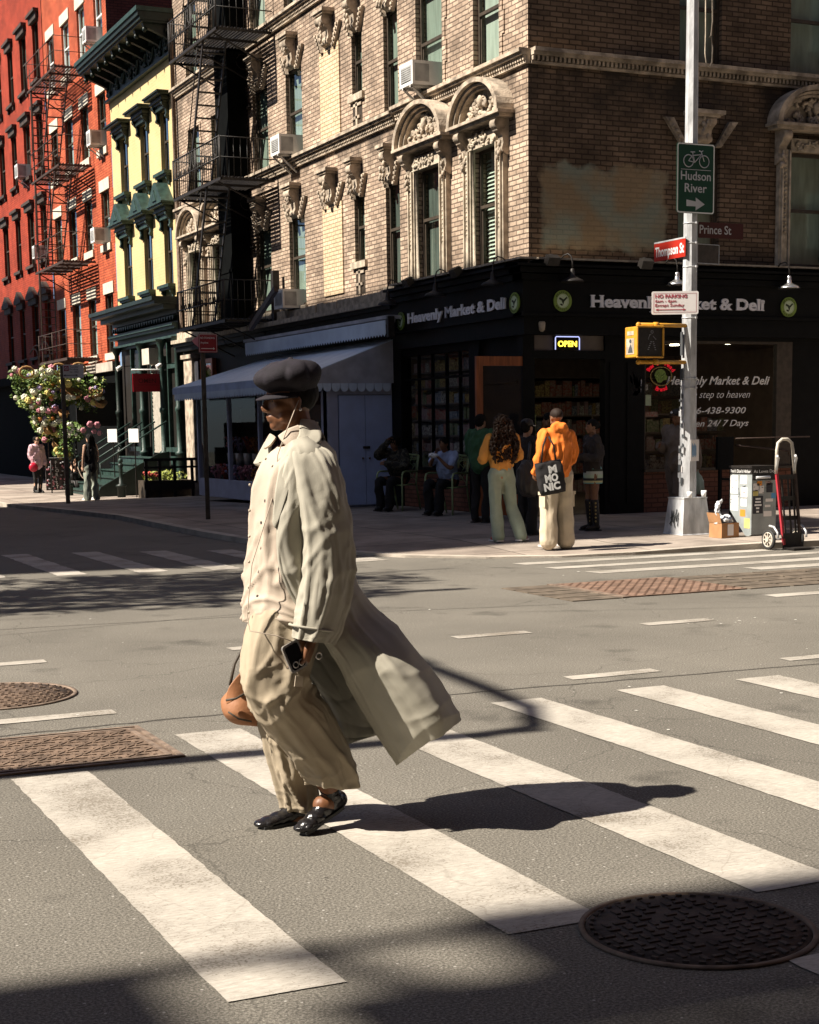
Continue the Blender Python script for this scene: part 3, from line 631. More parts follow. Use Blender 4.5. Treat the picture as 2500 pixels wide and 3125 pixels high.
# string courses
def course(M, par, u0, u1, z, name='string_course', mt='stone', corner=False):
    mb = MB(M)
    mb.box(u0, u1, -.17, .02, z+.16, z+.215); mb.box(u0, u1, -.13, .02, z+.115, z+.16); mb.box(u0, u1, -.06, .02, z, z+.035); mb.box(u0, u1, -.03, .02, z+.035, z+.115)
    k = int((u1-u0)/.075)
    for i in range(k): mb.box(u0+i*.075+.01, u0+i*.075+.05, -.09, -.03, z+.045, z+.112)
    return mb.build(name, MATS[mt], par)
for z in (6.86, 9.75, 12.7):
    course(ML, B, 21.0, 25.68, z); course(ML, B, 25.70, 38.95, z-.045)
    course(MR, B, 11.83, 26, z, mt='stone')
def scroll_console(mb, u, z0, z1, w, dep):
    """an S-scroll bracket: side profile extruded across its width"""
    h = z1-z0; pr = [(0,z1),(dep,z1),(dep,z1-.06*h),(dep*.92,z1-.1*h),(dep*.98,z1-.25*h),(dep*.85,z1-.4*h),(dep*.5,z1-.52*h),(dep*.42,z1-.7*h),(dep*.5,z1-.82*h),(dep*.38,z1-.95*h),(dep*.15,z0),(0,z0)]
    mb.prism(pr, lambda d, z, uu: (uu, -d, z), u-w/2, u+w/2)
    mb.tube([(u-w*.56, -dep*.72, z1-.22*h), (u+w*.56, -dep*.72, z1-.22*h)], .17*h*.9, 12)
    mb.tube([(u-w*.54, -dep*.3, z0+.14*h), (u+w*.54, -dep*.3, z0+.14*h)], .1*h, 10)
def keystone(M, par, u, z0=5.78, z1=6.49, hw=.42, seed=0):
    """splayed fluted blocks with a scrolled console between"""
    mb = MB(M)
    for s in (-1, 1):
        poly = [(u+s*hw*.45, z0), (u+s*hw*.62, z0), (u+s*hw*1.15, z0+.40), (u+s*hw*.88, z0+.40)]
        if s > 0: poly = poly[::-1]
        mb.prism(poly, lambda a, z, d: (a, d, z), -.07, .0)
        for q in range(5):
            f = (q+.5)/5; cx = u+s*hw*(.535+.48*f); zz = z0+.40*f
            mb.box(cx-.035, cx+.035, -.095, -.07, zz-.022, zz+.02)
    scroll_console(mb, u, z0+.05, z1-.06, hw*.55, .20)
    mb.box(u-hw*.52, u+hw*.52, -.26, 0, z1-.06, z1); mb.box(u-hw*.4, u+hw*.4, -.23, 0, z1-.1, z1-.06)
    rr = random.Random(seed)
    for q in range(9): mb.ell((u+rr.uniform(-.08,.08), -.17-rr.uniform(0,.05), z0+.1+rr.uniform(0,.35)), (.035,.03,.05), 6, 5)
    return mb.build('keystone', MATS['stone'], par)
for i, (c, e) in enumerate(FL[:3]):
    for u, hw in ((25.95,.34),(27.46,.36),(28.77,.56),(30.73,.56),(32.78,.5)):
        keystone(ML, B, u, e-.09, e+.62, hw, seed=int(u*10))
    for u in (14.88,): keystone(MR, B, u, e-.02, e+.5 if i == 0 else e+.6, .6, seed=3)
def carved(mb, poly_in, n, d, rr, sz=.045):
    """carved foliage: curled stems and leaves in relief"""
    for q in range(n):
        u, z = poly_in(rr); w = rr.uniform(0, 6.28); r = rr.uniform(.03, .075)
        pts = [(u+math.cos(w+k*.55)*r*(1-k*.09), d-.018*math.sin(k*.5), z+math.sin(w+k*.55)*r*(1-k*.09)) for k in range(7)]
        mb.tube(pts, [sz*.22*(1+.6*math.sin(k*.5)) for k in range(7)], 5)
        mb.ell((pts[0][0], d-.01, pts[0][2]), (sz*.5, sz*.5, sz*.8), 6, 5, rot=(0, w, 0))
def hood(M, par, a, b_, c, e, seed=1):
    """carved surround: jambs, lintel panel, scroll consoles and a round-arched pediment"""
    rr = random.Random(seed); u = (a+b_)/2; hw = (b_-a)/2+.44
    for s in (-1, 1):
        mb = MB(M); j0 = a-.12 if s < 0 else b_+.12
        mb.box(j0-.115, j0+.115, -.09, .0, c-.02, e+.02)
        mb.box(j0-.085, j0-.055, -.125, -.09, c, e); mb.box(j0+.055, j0+.085, -.125, -.09, c, e)
        k = int((e-c-.5)/.07)
        for q in range(k): mb.ell((j0, -.09, c+.55+q*.07), (.03,.03,.026), 6, 4)
        mb.box(j0-.04, j0+.04, -.105, -.09, c+.02, c+.5)
        mb.tube([(a-.004 if s < 0 else b_+.004, -.03, c), (a-.004 if s < 0 else b_+.004, -.03, e)], .03, 6)
        mb.build('jamb', MATS['stone_pale'], par)
    mb = MB(M); mb.box(a-.02, b_+.02, -.10, .0, e, e+.20)
    carved(mb, lambda r: (r.uniform(a+.02, b_-.02), r.uniform(e+.04, e+.17)), 16, -.105, rr, .05)
    mb.build('lintel_panel', MATS['stone_pale'], par)
    for s in (-1, 1):
        mb = MB(M); x = a-.20 if s < 0 else b_+.20
        scroll_console(mb, x, e-.22, e+.36, .15, .24)
        for q in range(6): mb.ell((x+rr.uniform(-.05,.05), -.12-rr.uniform(0,.04), e-.15+rr.uniform(-.12,.1)), (.035,.03,.045), 6, 5)
        mb.build('console', MATS['stone'], par)
    mb = MB(M); zb = e+.36; R0 = hw
    mb.box(u-R0-.03, u+R0+.03, -.30, .0, zb, zb+.045); mb.box(u-R0+.02, u+R0-.02, -.25, .0, zb-.05, zb)
    rise = .60*R0/.85
    def arc(r0, r1, d0, d1):
        k = 20; P = []
        for q in range(k+1):
            w = math.pi*q/k; P.append((u-math.cos(w)*r1[0], zb+.045+math.sin(w)*r1[1]))
        for q in range(k+1):
            w = math.pi*(k-q)/k; P.append((u-math.cos(w)*r0[0], zb+.045+math.sin(w)*r0[1]))
        for q in range(k):
            seg = [P[q], P[q+1], P[2*k+1-q-1], P[2*k+1-q]]
            mb.prism(seg, lambda aa, z, d: (aa, d, z), d0, d1)
    ry = rise
    arc((R0-.09, ry-.07), (R0, ry), -.30, 0); arc((R0-.15, ry-.12), (R0-.105, ry-.085), -.23, 0); arc((R0-.21, ry-.17), (R0-.165, ry-.13), -.17, 0)
    k = 16; mb.prism([(u-math.cos(math.pi*q/k)*(R0-.2), zb+.045+math.sin(math.pi*q/k)*(ry-.15)) for q in range(k+1)][::-1], lambda aa, z, d: (aa, d, z), -.06, 0)
    def inp(r):
        while 1:
            x = r.uniform(-1, 1); y = r.uniform(.05, 1)
            if x*x+y*y < .8: return u+x*(R0-.24), zb+.06+y*(ry-.2)
    carved(mb, inp, 34, -.09, rr, .075)
    mb.ell((u, -.13, zb+.045+ry*.45), (.07,.05,.10), 8, 6)
    mb.build('arched_pediment', MATS['stone'], par)
for k in (0, 1, 5, 6): hood(ML, B, *WIN2[k], *FL[0], seed=k+2)
hood(MR, B, 16.62, 17.5, *FL[0], seed=11)
# black exhaust duct climbing the facade
t = thing('exhaust_duct', 'broad black exhaust duct running up the brick facade beside the fire escape', 'duct', (11.6, 33.9, 4))
mb = MB(ML); mb.box(33.5, 34.38, -.48, -.06, 4.0, 16); 
for z in range(5, 16, 2): mb.box(33.48, 34.40, -.50, -.04, z, z+.06)
mb.build('shaft', MATS['matte_black'], t)
mb = MB(ML)
for z in (5.5, 8.5, 11.5): mb.box(33.3, 34.55, -.055, -.004, z, z+.07)
mb.build('strap', MATS['iron'], t)
# drain pipes at the joint with the cream building
t = thing('drain_pipe', 'rust brown drain pipe between the cream facade and the brick facade', 'pipe', (11.7, 38.9, 4))
mb = MB(ML); mb.tube([(38.86, -.08, 3.9), (38.86, -.08, 11.6)], .055, 8); mb.build('pipe', MATS['cast_iron'], t)

# ------------------------------------------------------------ cream building
C = thing('cream_building', 'narrow cream painted building with dark green window hoods, bracketed cornice and shopfront', 'building', (14.5, 42, 0))
cols = [(39.65,40.38),(41.5,42.32),(43.6,44.45)]
rows_ = [(5.28,6.95),(8.10,9.65)]
mb = MB(ML); wall(mb, 38.97, 45.35, 4.6, 11.2, [(a, b_, c, e) for a, b_ in cols for c, e in rows_], reveal=.16); mb.build('wall', MATS['cream_brick'], C)
mb = MB(); mb.box(12.0, 22, 39.0, 45.3, 11.2, 11.25); mb.box(12.3, 22, 39.0, 45.3, 4.5, 4.6); mb.build('roof', MATS['iron'], C)
for c, e in rows_:
    for a, b_ in cols:
        window(ML, C, a, b_, c, e, shade='curtain_dark', frame='frame_brown', dep=.1)
def hoodc(a, b_, z, ped):
    mb = MB(ML); u = (a+b_)/2; w = (b_-a)/2
    prof = [(w+.16,0,.07,.14),(w+.22,.07,.12,.2),(w+.27,.12,.2,.27),(w+.36,.24,.28,.36),(w+.38,.28,.31,.38)]
    mb.box(u-w-.1, u+w+.1, -.12, 0, z-.02, z+.10)
    for hw, z0, z1, d in [(w+.16,.10,.16,.17),(w+.20,.16,.21,.22),(w+.30,.27,.32,.33),(w+.34,.32,.36,.37)]: mb.box(u-hw, u+hw, -d, 0, z+z0, z+z1)
    mb.box(u-w-.16, u+w+.16, -.2, 0, z+.21, z+.27)
    for s in (-1, 1): scroll_console(mb, u+s*(w+.06), z-.28, z+.2, .12, .17)
    if ped:
        mb.prism([(u-w-.30, z+.36), (u+w+.30, z+.36), (u+.10, z+.88), (u-.10, z+.88)], lambda aa, zz, d: (aa, d, zz), -.33, 0)
        mb.prism([(u-w*.5, z+.42), (u+w*.5, z+.42), (u, z+.70)], lambda aa, zz, d: (aa, d, zz), -.36, -.33)
    return mb
for a, b_ in cols:
    hoodc(a, b_, 9.65, False).build('window_hood', MATS['green_dark'], C)
    hoodc(a, b_, 6.95, True).build('window_hood', MATS['green_paint'], C)
    for z in (8.10, 5.28):
        mb = MB(ML); mb.box(a-.16, b_+.16, -.2, 0, z-.08, z); mb.box(a-.12, b_+.12, -.15, 0, z-.13, z-.08)
        for x in (a-.02, b_+.02): scroll_console(mb, x, z-.36, z-.13, .08, .12)
        mb.build('window_sill', MATS['green_paint'], C)
# roof cornice
mb = MB(ML); mb.box(38.97, 45.4, -.05, 0, 10.85, 11.32); mb.box(38.95, 45.45, -.13, 0, 10.80, 10.87)
rr = random.Random(5)
for q in range(9):
    u = 39.3+q*.72; carved(mb, lambda r: (u+r.uniform(-.22,.22), r.uniform(10.95, 11.25)), 7, -.07, rr, .09)
    mb.tube([(u-.3, -.09, 11.28), (u-.15, -.09, 11.05), (u, -.09, 11.0), (u+.15, -.09, 11.05), (u+.3, -.09, 11.28)], .03, 5)
mb.build('frieze', MATS['green_paint'], C)
mb = MB(ML); mb.box(38.9, 45.5, -.85, 0, 11.55, 11.64); mb.box(38.9, 45.5, -.90, 0, 11.64, 11.75); mb.box(38.92, 45.48, -.2, 0, 11.32, 11.40); mb.box(38.92, 45.48, -.8, 0, 11.50, 11.55)
for q in range(9):
    u = 39.1+q*.77; mb.prism([(0,11.50),(.75,11.50),(.72,11.42),(.5,11.34),(.2,11.22),(0,11.1)], lambda d, z, uu: (uu, -d, z), u-.07, u+.07); mb.ell((u, -.68, 11.36), (.045,.07,.07), 6, 5)
mb.build('cornice', MATS['green_dark'], C)
mb = MB(ML); mb.box(38.88, 45.55, -.94, .0, 11.752, 11.86); mb.build('cornice_crown', MATS['green_paint'], C)

# ------------------------------------------------------------ red buildings
lint = mat('lintel_stone', (.62,.56,.45), rough=.8, var=.12, vs=6)
D = thing('red_brick_building', 'bright red brick tenement with pale stone lintels and a brown fire escape', 'building', (14.5, 49.5, 0))
rcols = [(45.85,46.8),(47.95,48.9),(50.0,51.0),(52.1,53.1)]
rrows = [(3.85,5.6),(7.0,8.55),(9.72,11.3),(12.6,14.2)]
mb = MB(ML); wall(mb, 45.4, 53.68, 3.55, 23, [(a, b_, c, e) for a, b_ in rcols for c, e in rrows], reveal=.18); mb.build('wall', MATS['red_brick'], D)
mb = MB(); mb.box(11.8, 24, 45.38, 45.4, 11.2, 17); mb.build('flank_wall', MATS['dark_red_brick'], D)
mb = MB(); mb.box(12.1, 24, 45.4, 58, 17, 17.1); mb.box(12.3, 24, 45.42, 53.6, 3.4, 3.5); mb.build('roof', MATS['iron'], D)
for c, e in rrows:
    for k, (a, b_) in enumerate(rcols):
        window(ML, D, a, b_, c, e, shade=('curtain_pale' if (k+int(c)) % 3 else 'curtain_dark'), frame=('white_paint' if c > 12 else 'frame_brown'), dep=.07, muntin=(k == 0))
        mb = MB(ML); mb.box(a-.12, b_+.12, -.03, .01, e-.02, e+.30); mb.build('lintel', lint, D)
        mb = MB(ML); mb.box(a-.1, b_+.1, -.06, .02, c-.2, c); mb.build('sill', lint, D)
G_ = thing('far_red_building', 'darker red brick tenement with brown hooded windows, farthest left', 'building', (14.5, 57, 0))
gcols = [(54.25,55.2),(56.3,57.4),(58.7,59.6),(61,62)]
grows = [(4.2,6.05),(7.4,9.3),(10.4,12.25),(13.3,15.2)]
brick_mat('red_brick_deep', (.42,.06,.028), (.33,.045,.02), (.20,.035,.02), splotch=.65, msize=.008, bmp=.9)
mb = MB(ML); wall(mb, 53.7, 74, 3.55, 24, [(a, b_, c, e) for a, b_ in gcols for c, e in grows], d=-.02, reveal=.2); mb.build('wall', MATS['red_brick_deep'], G_)
mb = MB(); mb.box(12.3, 24, 53.72, 66, 3.4, 3.5); mb.box(12.3,24,53.72,66,17,17.1); mb.build('roof', MATS['iron'], G_)
for c, e in grows:
    for k, (a, b_) in enumerate(gcols):
        window(ML, G_, a, b_, c, e, shade='curtain_dark', dep=.07)
        mb = MB(ML); mb.box(a-.18, b_+.18, -.2, 0, e+.18, e+.28); mb.box(a-.12, b_+.12, -.12, 0, e-.02, e+.18)
        if c < 5:
            mb.prism([(a-.2, e+.28), (b_+.2, e+.28), ((a+b_)/2, e+.62)], lambda aa, zz, d: (aa, d, zz), -.2, -.03)
        mb.build('window_hood', MATS['cast_iron_dark'], G_)
        mb = MB(ML); mb.box(a-.12, b_+.12, -.15, 0, c-.1, c); mb.box(a-.08, a+.02, -.1, 0, c-.25, c-.1); mb.box(b_-.02, b_+.08, -.1, 0, c-.25, c-.1); mb.build('sill', MATS['cast_iron_dark'], G_)

# ------------------------------------------------------------ the blocks over the road that throw the shade (out of frame)
mat('plain_brick', (.28,.17,.11), rough=.9, var=.25, vs=2)
def occl(name, label, x0, x1, y0, y1, h, extra=None):
    t = thing(name, label, 'building', ((x0+x1)/2, (y0+y1)/2, 0))
    mb = MB(); mb.box(x0, x1, y0, y1, -.3, h); mb.box(x0, x1+.35, y0-.02, y1, h, h+.35); 
    if extra: extra(mb)
    mb.build('wall', MATS['plain_brick'], t)
    Mo = Matrix(((0,-1,0,x1),(1,0,0,0),(0,0,1,0),(0,0,0,1)))
    z = 4.5
    while z < h-2:
        y = y0+1.0
        while y < y1-1.5:
            mb = MB(Mo); mb.box(y, y+1, -.02, .03, z, z+1.7); mb.build('window', MATS['curtain'], t); y += 2.6
        z += 3
    return t
occl('tenement', 'brick tenement across the side street shading the shops', -16, -6, 19.25, 39.4, 22.9)
occl('tenement', 'farther brick tenement across the side street', -16, -6, 53.9, 75, 25.2)
occl('tenement', 'low brick building between the two tenements', -16, -7, 39.5, 53.8, 9.5)
def ex(mb):
    mb.box(-14.02, -13.9, 4.86, 5.90, 17.7, 34)      # added slabs and bars, shaped to break up the near road's shadow
    mb.box(-14.02, -13.9, 4.86, 5.35, 17.0, 17.69)
    mb.box(-14.02, -13.9, 4.86, 5.80, 8.0, 16.55)      # lower slab of the added shadow shape
    mb.bar((-13.95, 5.74, 16.5), (-13.95, 5.76, 17.8), .11)
    mb.bar((-13.95, 5.2, 17.4), (-13.95, 5.7, 17.05), .09)
occl('corner_building', 'tall brick corner building far down the cross street, left of the frame', -24, -14, -14, 4.85, 34, ex)
# ---------------------------------------------------------------- shopfronts
mat('letter_grey', (.55,.55,.58), rough=.5, var=.05)
mat('letter_white', (.86,.86,.84), rough=.5, var=0); mat('letter_silver', (.86,.86,.92), rough=.5, var=.03)
mat('logo_green', (.22,.33,.06), rough=.5, var=.1)
mat('logo_dark', (.03,.05,.02), rough=.5, var=0)
mat('logo_pale', (.6,.72,.5), rough=.5, var=.1)
mat('neon_yellow', (.9,.75,.1), var=0, emit=(1.0,.72,.06), es=1.5)
mat('neon_blue', (.6,.65,.9), var=0, emit=(.45,.5,.95), es=.75)
mat('neon_red', (.6,.01,.02), var=0, emit=(.9,.01,.03), es=.22)
mat('lamp_glow', (1,.9,.7), var=0, emit=(1.0,.86,.62), es=9)
mat('gold', (.38,.28,.09), rough=.4, var=.2, metal=.4)
mat('orange_wood', (.30,.085,.025), rough=.45, var=.3, vs=3, stretch=(8,8,.8))
mat('shop_floor', (.12,.09,.07), rough=.6)
mat('shop_wall', (.20,.15,.12), rough=.8)
mat('shelf', (.16,.13,.11), rough=.7)
mat('pack_red', (.34,.07,.05), rough=.5, col2=(.35,.28,.22), vs=26); mat('pack_yellow', (.55,.44,.16), rough=.5, col2=(.15,.08,.04), vs=30); mat('pack_blue', (.08,.11,.18), rough=.5, col2=(.35,.36,.36), vs=28)
mat('pack_green', (.09,.15,.06), rough=.5, col2=(.30,.30,.18), vs=24); mat('pack_white', (.62,.60,.55), rough=.5, col2=(.12,.10,.09), vs=30); mat('pack_pink', (.34,.17,.20), rough=.5, col2=(.4,.36,.3), vs=26)
PACK = [MATS[k] for k in ('pack_red','pack_yellow','pack_blue','pack_green','pack_white','pack_pink')]

Dl = thing('deli_shopfront', 'black painted corner deli shopfront with long fascia and grey lettering', 'shopfront', (13.5, 21.6, .15))
blk = MATS['paint_black']
mb = MB(ML)      # fascia, street side
mb.box(20.80, 25.52, -.23, .0, 3.22, 3.73); mb.box(20.74, 25.52, -.28, 0, 3.70, 3.79); mb.box(20.68, 25.52, -.34, 0, 3.80, 3.88); mb.box(20.62, 25.52, -.42, 0, 3.89, 3.93); mb.box(20.78, 25.52, -.27, 0, 3.17, 3.22); mb.box(21.03, 25.5, -.20, 0, 2.90, 3.17); mb.box(21.06, 25.52, -.2, .05, 3.93, 4.0)
mb.build('fascia', blk, Dl)
mb = MB(MR)      # fascia, side street
mb.box(11.57, 26, -.232, .0, 3.22, 3.732); mb.box(11.52, 26, -.282, 0, 3.70, 3.79); mb.box(11.46, 26, -.342, 0, 3.802, 3.878); mb.box(11.38, 26, -.422, 0, 3.892, 3.928); mb.box(11.53, 26, -.272, 0, 3.172, 3.218); mb.box(11.6, 26, -.202, 0, 2.90, 3.17); mb.box(11.82, 26, -.17, .05, 3.93, 4.0)
mb.build('fascia', blk, Dl)
mb = MB(MR); mb.box(11.8, 26, -.30, -.02, 4.001, 4.03); mb.build('ledge_stone', MATS['stone_pale'], Dl)
mb = MB(ML); mb.box(20.75, 25.5, -.30, -.02, 4.001, 4.032); mb.build('ledge_stone', MATS['stone_pale'], Dl)
mb = MB(ML)      # pilasters and headers
mb.box(25.50, 25.9, -.10, .1, .12, 3.2); mb.box(22.5, 22.85, -.10, .1, .12, 2.90); mb.box(21.03, 22.5, -.05, .1, .12, 2.90); mb.box(22.85, 25.5, -.06, .1, 2.78, 2.92)
for z in (1.1, 2.2): mb.box(21.3, 22.4, -.07, -.05, z, z+.03)
mb.build('pilaster', blk, Dl)
mb = MB(MR)
mb.box(11.66, 11.86, -.06, .1, .12, 2.90); mb.box(13.12, 13.85, -.06, .1, .12, 2.90); mb.box(11.86, 13.12, -.06, .1, 2.55, 2.67); mb.box(13.85, 26, -.05, .1, 2.84, 2.90); mb.box(16.75, 26, -.04, .1, .12, 2.84)
for a in (13.2, 13.52): mb.box(a, a+.25, -.075, -.06, .3, 2.5)
mb.build('pilaster', blk, Dl)
mb = MB(MR); mb.box(11.86, 13.12, -.01, .0, 2.67, 2.90); mb.build('transom', MATS['shelf'], Dl)
mb = MB(ML); mb.box(22.85, 25.5, -.06, .04, .12, .80); mb.build('stall_riser', MATS['shop_brick'], Dl)
mb = MB(MR); mb.box(13.85, 16.75, -.06, .04, .12, .78); mb.build('stall_riser', MATS['shop_brick'], Dl)
mb = MB(ML); mb.box(22.85, 25.5, -.10, .05, .80, .84)
for y in (23.35, 23.85, 24.4, 24.95): mb.box(y, y+.03, -.02, .04, .84, 2.78)
for z in (2.35,): mb.box(22.85, 25.5, -.022, .042, z, z+.04)
w = mb.build('window', blk, Dl)
mb = MB(ML); mb.quad((22.85,.0,.84),(25.5,.0,.84),(25.5,.0,2.78),(22.85,.0,2.78)); mb.build('pane', MATS['shop_glass'], w)
mb = MB(MR); mb.box(13.85, 16.75, -.10, .05, .78, .82); mb.box(16.44, 16.75, -.04, .06, .82, 2.84); mb.box(13.85, 13.88, -.04, .06, .82, 2.84); mb.box(13.88, 16.44, -.04, .06, 2.80, 2.84)
w2 = mb.build('window', MATS['frame_brown'], Dl)
mb = MB(MR); mb.quad((13.88,.0,.82),(16.44,.0,.82),(16.44,.0,2.80),(13.88,.0,2.80)); mb.build('pane', MATS['shop_glass'], w2)
# room behind
mb = MB(); mb.box(11.9, 20, 21.2, 29, .10, .15); mb.build('floor', MATS['shop_floor'], Dl)
mb = MB(); mb.box(11.95, 20, 28.9, 29, .15, 3.1); mb.box(19.9, 20, 21.2, 28.9, .15, 3.1); mb.box(11.92, 20, 21.15, 29, 3.0, 3.04); mb.box(11.83,11.9,25.55,29,.15,3.0); mb.build('inner_wall', MATS['shop_wall'], Dl)
lt = [(12.45,22.1),(12.9,22.9),(13.05,22.3),(13.4,24.0),(15.1,22.4),(16.1,22.5),(16.45,23.6),(16.9,24.6),(17.0,22.9),(17.7,24.0),(15.7,23.9),(14.5,22.9),(15.3,25.2)]
for x, y in lt:
    mb = MB(); mb.disc((x, y, 2.985), .085, (0,0,1), .02, 16); mb.build('downlight', MATS['lamp_glow'], Dl)
# shelving with goods
rr = random.Random(21)
def shelf_unit(name, label, x0, x1, y0, y1, z0, z1, face, n, seed, dense=.95):
    t = thing(name, label, 'shelving', ((x0+x1)/2, (y0+y1)/2, .15)); r = random.Random(seed)
    mb = MB(); mb.box(x0, x1, y0, y1, .15, z0)
    for k in range(n+1): z = z0+(z1-z0)*k/n; mb.box(x0, x1, y0, y1, z-.015, z+.01)
    bk = {'-x': (x1-.03, x1, y0, y1), '-y': (x0, x1, y1-.03, y1)}[face]; mb.box(*bk, z0, z1)
    mb.build('rack', MATS['shelf'], t)
    mb = MB()
    for k in range(n):
        z = z0+(z1-z0)*k/n+.012; H_ = (z1-z0)/n-.05
        u = (y0 if face == '-x' else x0)+.02; u1 = (y1 if face == '-x' else x1)-.02; mb.cur = r.randrange(6)
        while u < u1-.08:
            w = r.uniform(.05,.16); h = H_*r.uniform(.55,.95)
            if r.random() < .4: mb.cur = r.randrange(6)
            if r.random() < dense:
                if face == '-x': mb.box(x0+.02+r.uniform(0,.02), x1-.05, u, u+w-.012, z, z+h)
                else: mb.box(u, u+w-.012, y0+.02+r.uniform(0,.02), y1-.05, z, z+h)
            u += w
    mb.build('goods', PACK, t)
shelf_unit('magazine_rack', 'rack of magazines and packets behind the street side deli window', 11.90, 12.22, 22.9, 25.45, .84, 2.75, '-x', 7, 3)
shelf_unit('grocery_shelves', 'shelves of groceries behind the side window of the deli', 14.0, 16.4, 22.3, 22.8, .15, 1.7, '-y', 5, 5)
shelf_unit('wall_shelves', 'tall stocked shelves at the back of the deli', 12.5, 19.5, 27.9, 28.7, .15, 2.5, '-y', 6, 6)
shelf_unit('counter_display', 'glazed counter display just inside the deli door', 12.7, 13.9, 24.5, 25.0, .15, 1.9, '-y', 5, 8)
# lettering on the fascias
def sign_text(name, label, body, org, right, up, size, m_, cat='lettering', **k):
    mb = MB(); put_text(mb, body, org, right, up, size, **k); return tag(mb.build(name, MATS[m_] if isinstance(m_, str) else m_, k.get('parent')), label, cat)
def serifed(mb, body, org, right, up, size, fit, off=.008):
    serif_text(mb, body, org, right, up, size, fit)
t = thing('fascia_lettering', 'grey raised letters reading Heavenly Market & Deli on the street side fascia', 'lettering', (11.56, 23, 3.3))
mb = MB(); serifed(mb, 'Heavenly Market & Deli', (11.556, 24.86, 3.32), (0,-1,0), (0,0,1), .235, 3.54); mb.build('letters', MATS['letter_silver'], t)
t = thing('fascia_lettering', 'grey raised letters reading Heavenly Market & Deli on the side street fascia', 'lettering', (14.3, 20.78, 3.3))
mb = MB(); serifed(mb, 'Heavenly Market & Deli', (12.75, 20.785, 3.325), (1,0,0), (0,0,1), .245, 3.24); mb.build('letters', MATS['letter_silver'], t)
def logo(label, c, right, r):
    up = Vector((0,0,1)); right = Vector(right); out = right.cross(up); c = Vector(c)
    t = thing('round_logo', label, 'logo', c)
    mb = MB(); mb.disc(c, r, out, .02, 32); mb.build('disc', MATS['logo_green'], t)
    mb = MB(); P = lambda a, b_, d=.014: c+right*a+up*b_+out*d
    mb.loft([[P(math.cos(w)*q*r, math.sin(w)*q*r) for w in [i*2*math.pi/32 for i in range(32)]] for q in (.66, .60)], cap=False)
    mb.prism([(math.cos(w)*r*.58, math.sin(w)*r*.58) for w in [i*2*math.pi/24 for i in range(24)]], lambda a, b_, d: P(a, b_, d), .0105, .012)
    mb.build('inner_ring', MATS['logo_pale'], t)
    mb = MB()
    for pl in ([(-.34,.12),(-.12,.02),(.02,-.28),(.10,-.05),(.38,.22),(.30,.30),(.05,.10),(-.06,.16),(-.28,.26)], [(-.30,-.22),(-.12,-.36),(.02,-.32),(-.10,-.20)]):
        mb.prism([(a*r*1.3, b_*r*1.3) for a, b_ in pl][::-1], lambda a, b_, d: P(a, b_, d), .012, .016)
    mb.build('leaf_mark', MATS['logo_dark'], t)
    mb = MB()
    for word, a0, s in (('HEAVENLY', 2.6, -1), ('MARKET', 3.75, 1)):
        for i, ch in enumerate(word):
            w = a0+s*i*.29; rr_ = r*.74 if s < 0 else r*.90
            d = Vector((math.cos(w), math.sin(w))); tg = Vector((d.y, -d.x)) if s < 0 else Vector((-d.y, d.x)); ud = d if s < 0 else -d
            put_text(mb, ch, P(d.x*rr_, d.y*rr_, .011)-(right*tg.x+up*tg.y)*.01, right*tg.x+up*tg.y, right*ud.x+up*ud.y, .034, ext=.002, offset=.001)
    mb.build('ring_letters', MATS['logo_dark'], t)
logo('round green leaf logo at the left end of the street side fascia', (11.555, 25.15, 3.375), (0,-1,0), .155)
logo('round green leaf logo on the street side fascia, next to the word Deli', (11.555, 21.03, 3.375), (0,-1,0), .155)
logo('round green leaf logo just right of the building corner, before the word Heavenly', (12.245, 20.785, 3.40), (1,0,0), .158)
logo('round green leaf logo at the right end of the side street fascia', (16.49, 20.785, 3.385), (1,0,0), .158)
# OPEN sign
t = thing('open_sign', 'lit OPEN sign with yellow letters in a pale blue frame over the deli door', 'sign', (12.43, 20.9, 2.68))
mb = MB(); mb.box(12.215, 12.645, 20.965, 21.0, 2.685, 2.885); mb.build('backing', blk, t)
mb = MB(); mb.tube([(12.22,20.955,2.685),(12.22,20.955,2.86),(12.235,20.955,2.88),(12.63,20.955,2.88),(12.645,20.955,2.86),(12.645,20.955,2.685)], .008, 6); mb.build('frame_tube', MATS['neon_blue'], t)
mb = MB(); put_text(mb, 'OPEN', (12.265, 20.955, 2.732), (1,0,0), (0,0,1), .12, fit=.335, offset=.003, ext=.004); mb.build('letters', MATS['neon_yellow'], t)
t = thing('wall_lamp', 'small pale lamp fixed beside the OPEN sign', 'lamp', (11.91, 20.8, 2.95)); mb = MB()
mb.lathe([(.03,-.08),(.055,-.05),(.065,.05),(.05,.075)], (11.91, 20.85, 3.02), 12); mb.build('shade', MATS['stone_pale'], t); mb = MB(); mb.bar((11.91,20.85,3.09),(11.91,20.98,3.11),.02); mb.build('arm', MATS['iron'], t)
# window lettering
G1 = dict(ext=.001)
def wtext(name, label, parts):
    mb = MB()
    for body, x, z, size, k in parts: put_text(mb, body, (x, 21.02, z), (1,0,0), (0,0,1), size, ext=.001, **k)
    tag(mb.build(name, MATS['letter_white']), label, 'lettering')
wtext('window_lettering', 'white slanted lettering with the shop name, slogan, telephone and hours on the side window', [
 ('Heavenly Market & Deli', 14.29, 2.155, .185, dict(fit=2.03, shear=.32, offset=.0035)),
 ('one step to heaven', 14.63, 1.94, .17, dict(fit=1.30, shear=.42, offset=-.001)),
 ('646-438-9300', 14.66, 1.69, .145, dict(fit=1.19, shear=.25, offset=.0015)),
 ('Open 24/ 7 Days', 14.62, 1.485, .145, dict(fit=1.29, shear=.32, offset=.0015))])
t = thing('meat_brand_sign', 'oval gold ringed window sign with a green head and red letters', 'sign', (14.18, 20.99, 2.28))
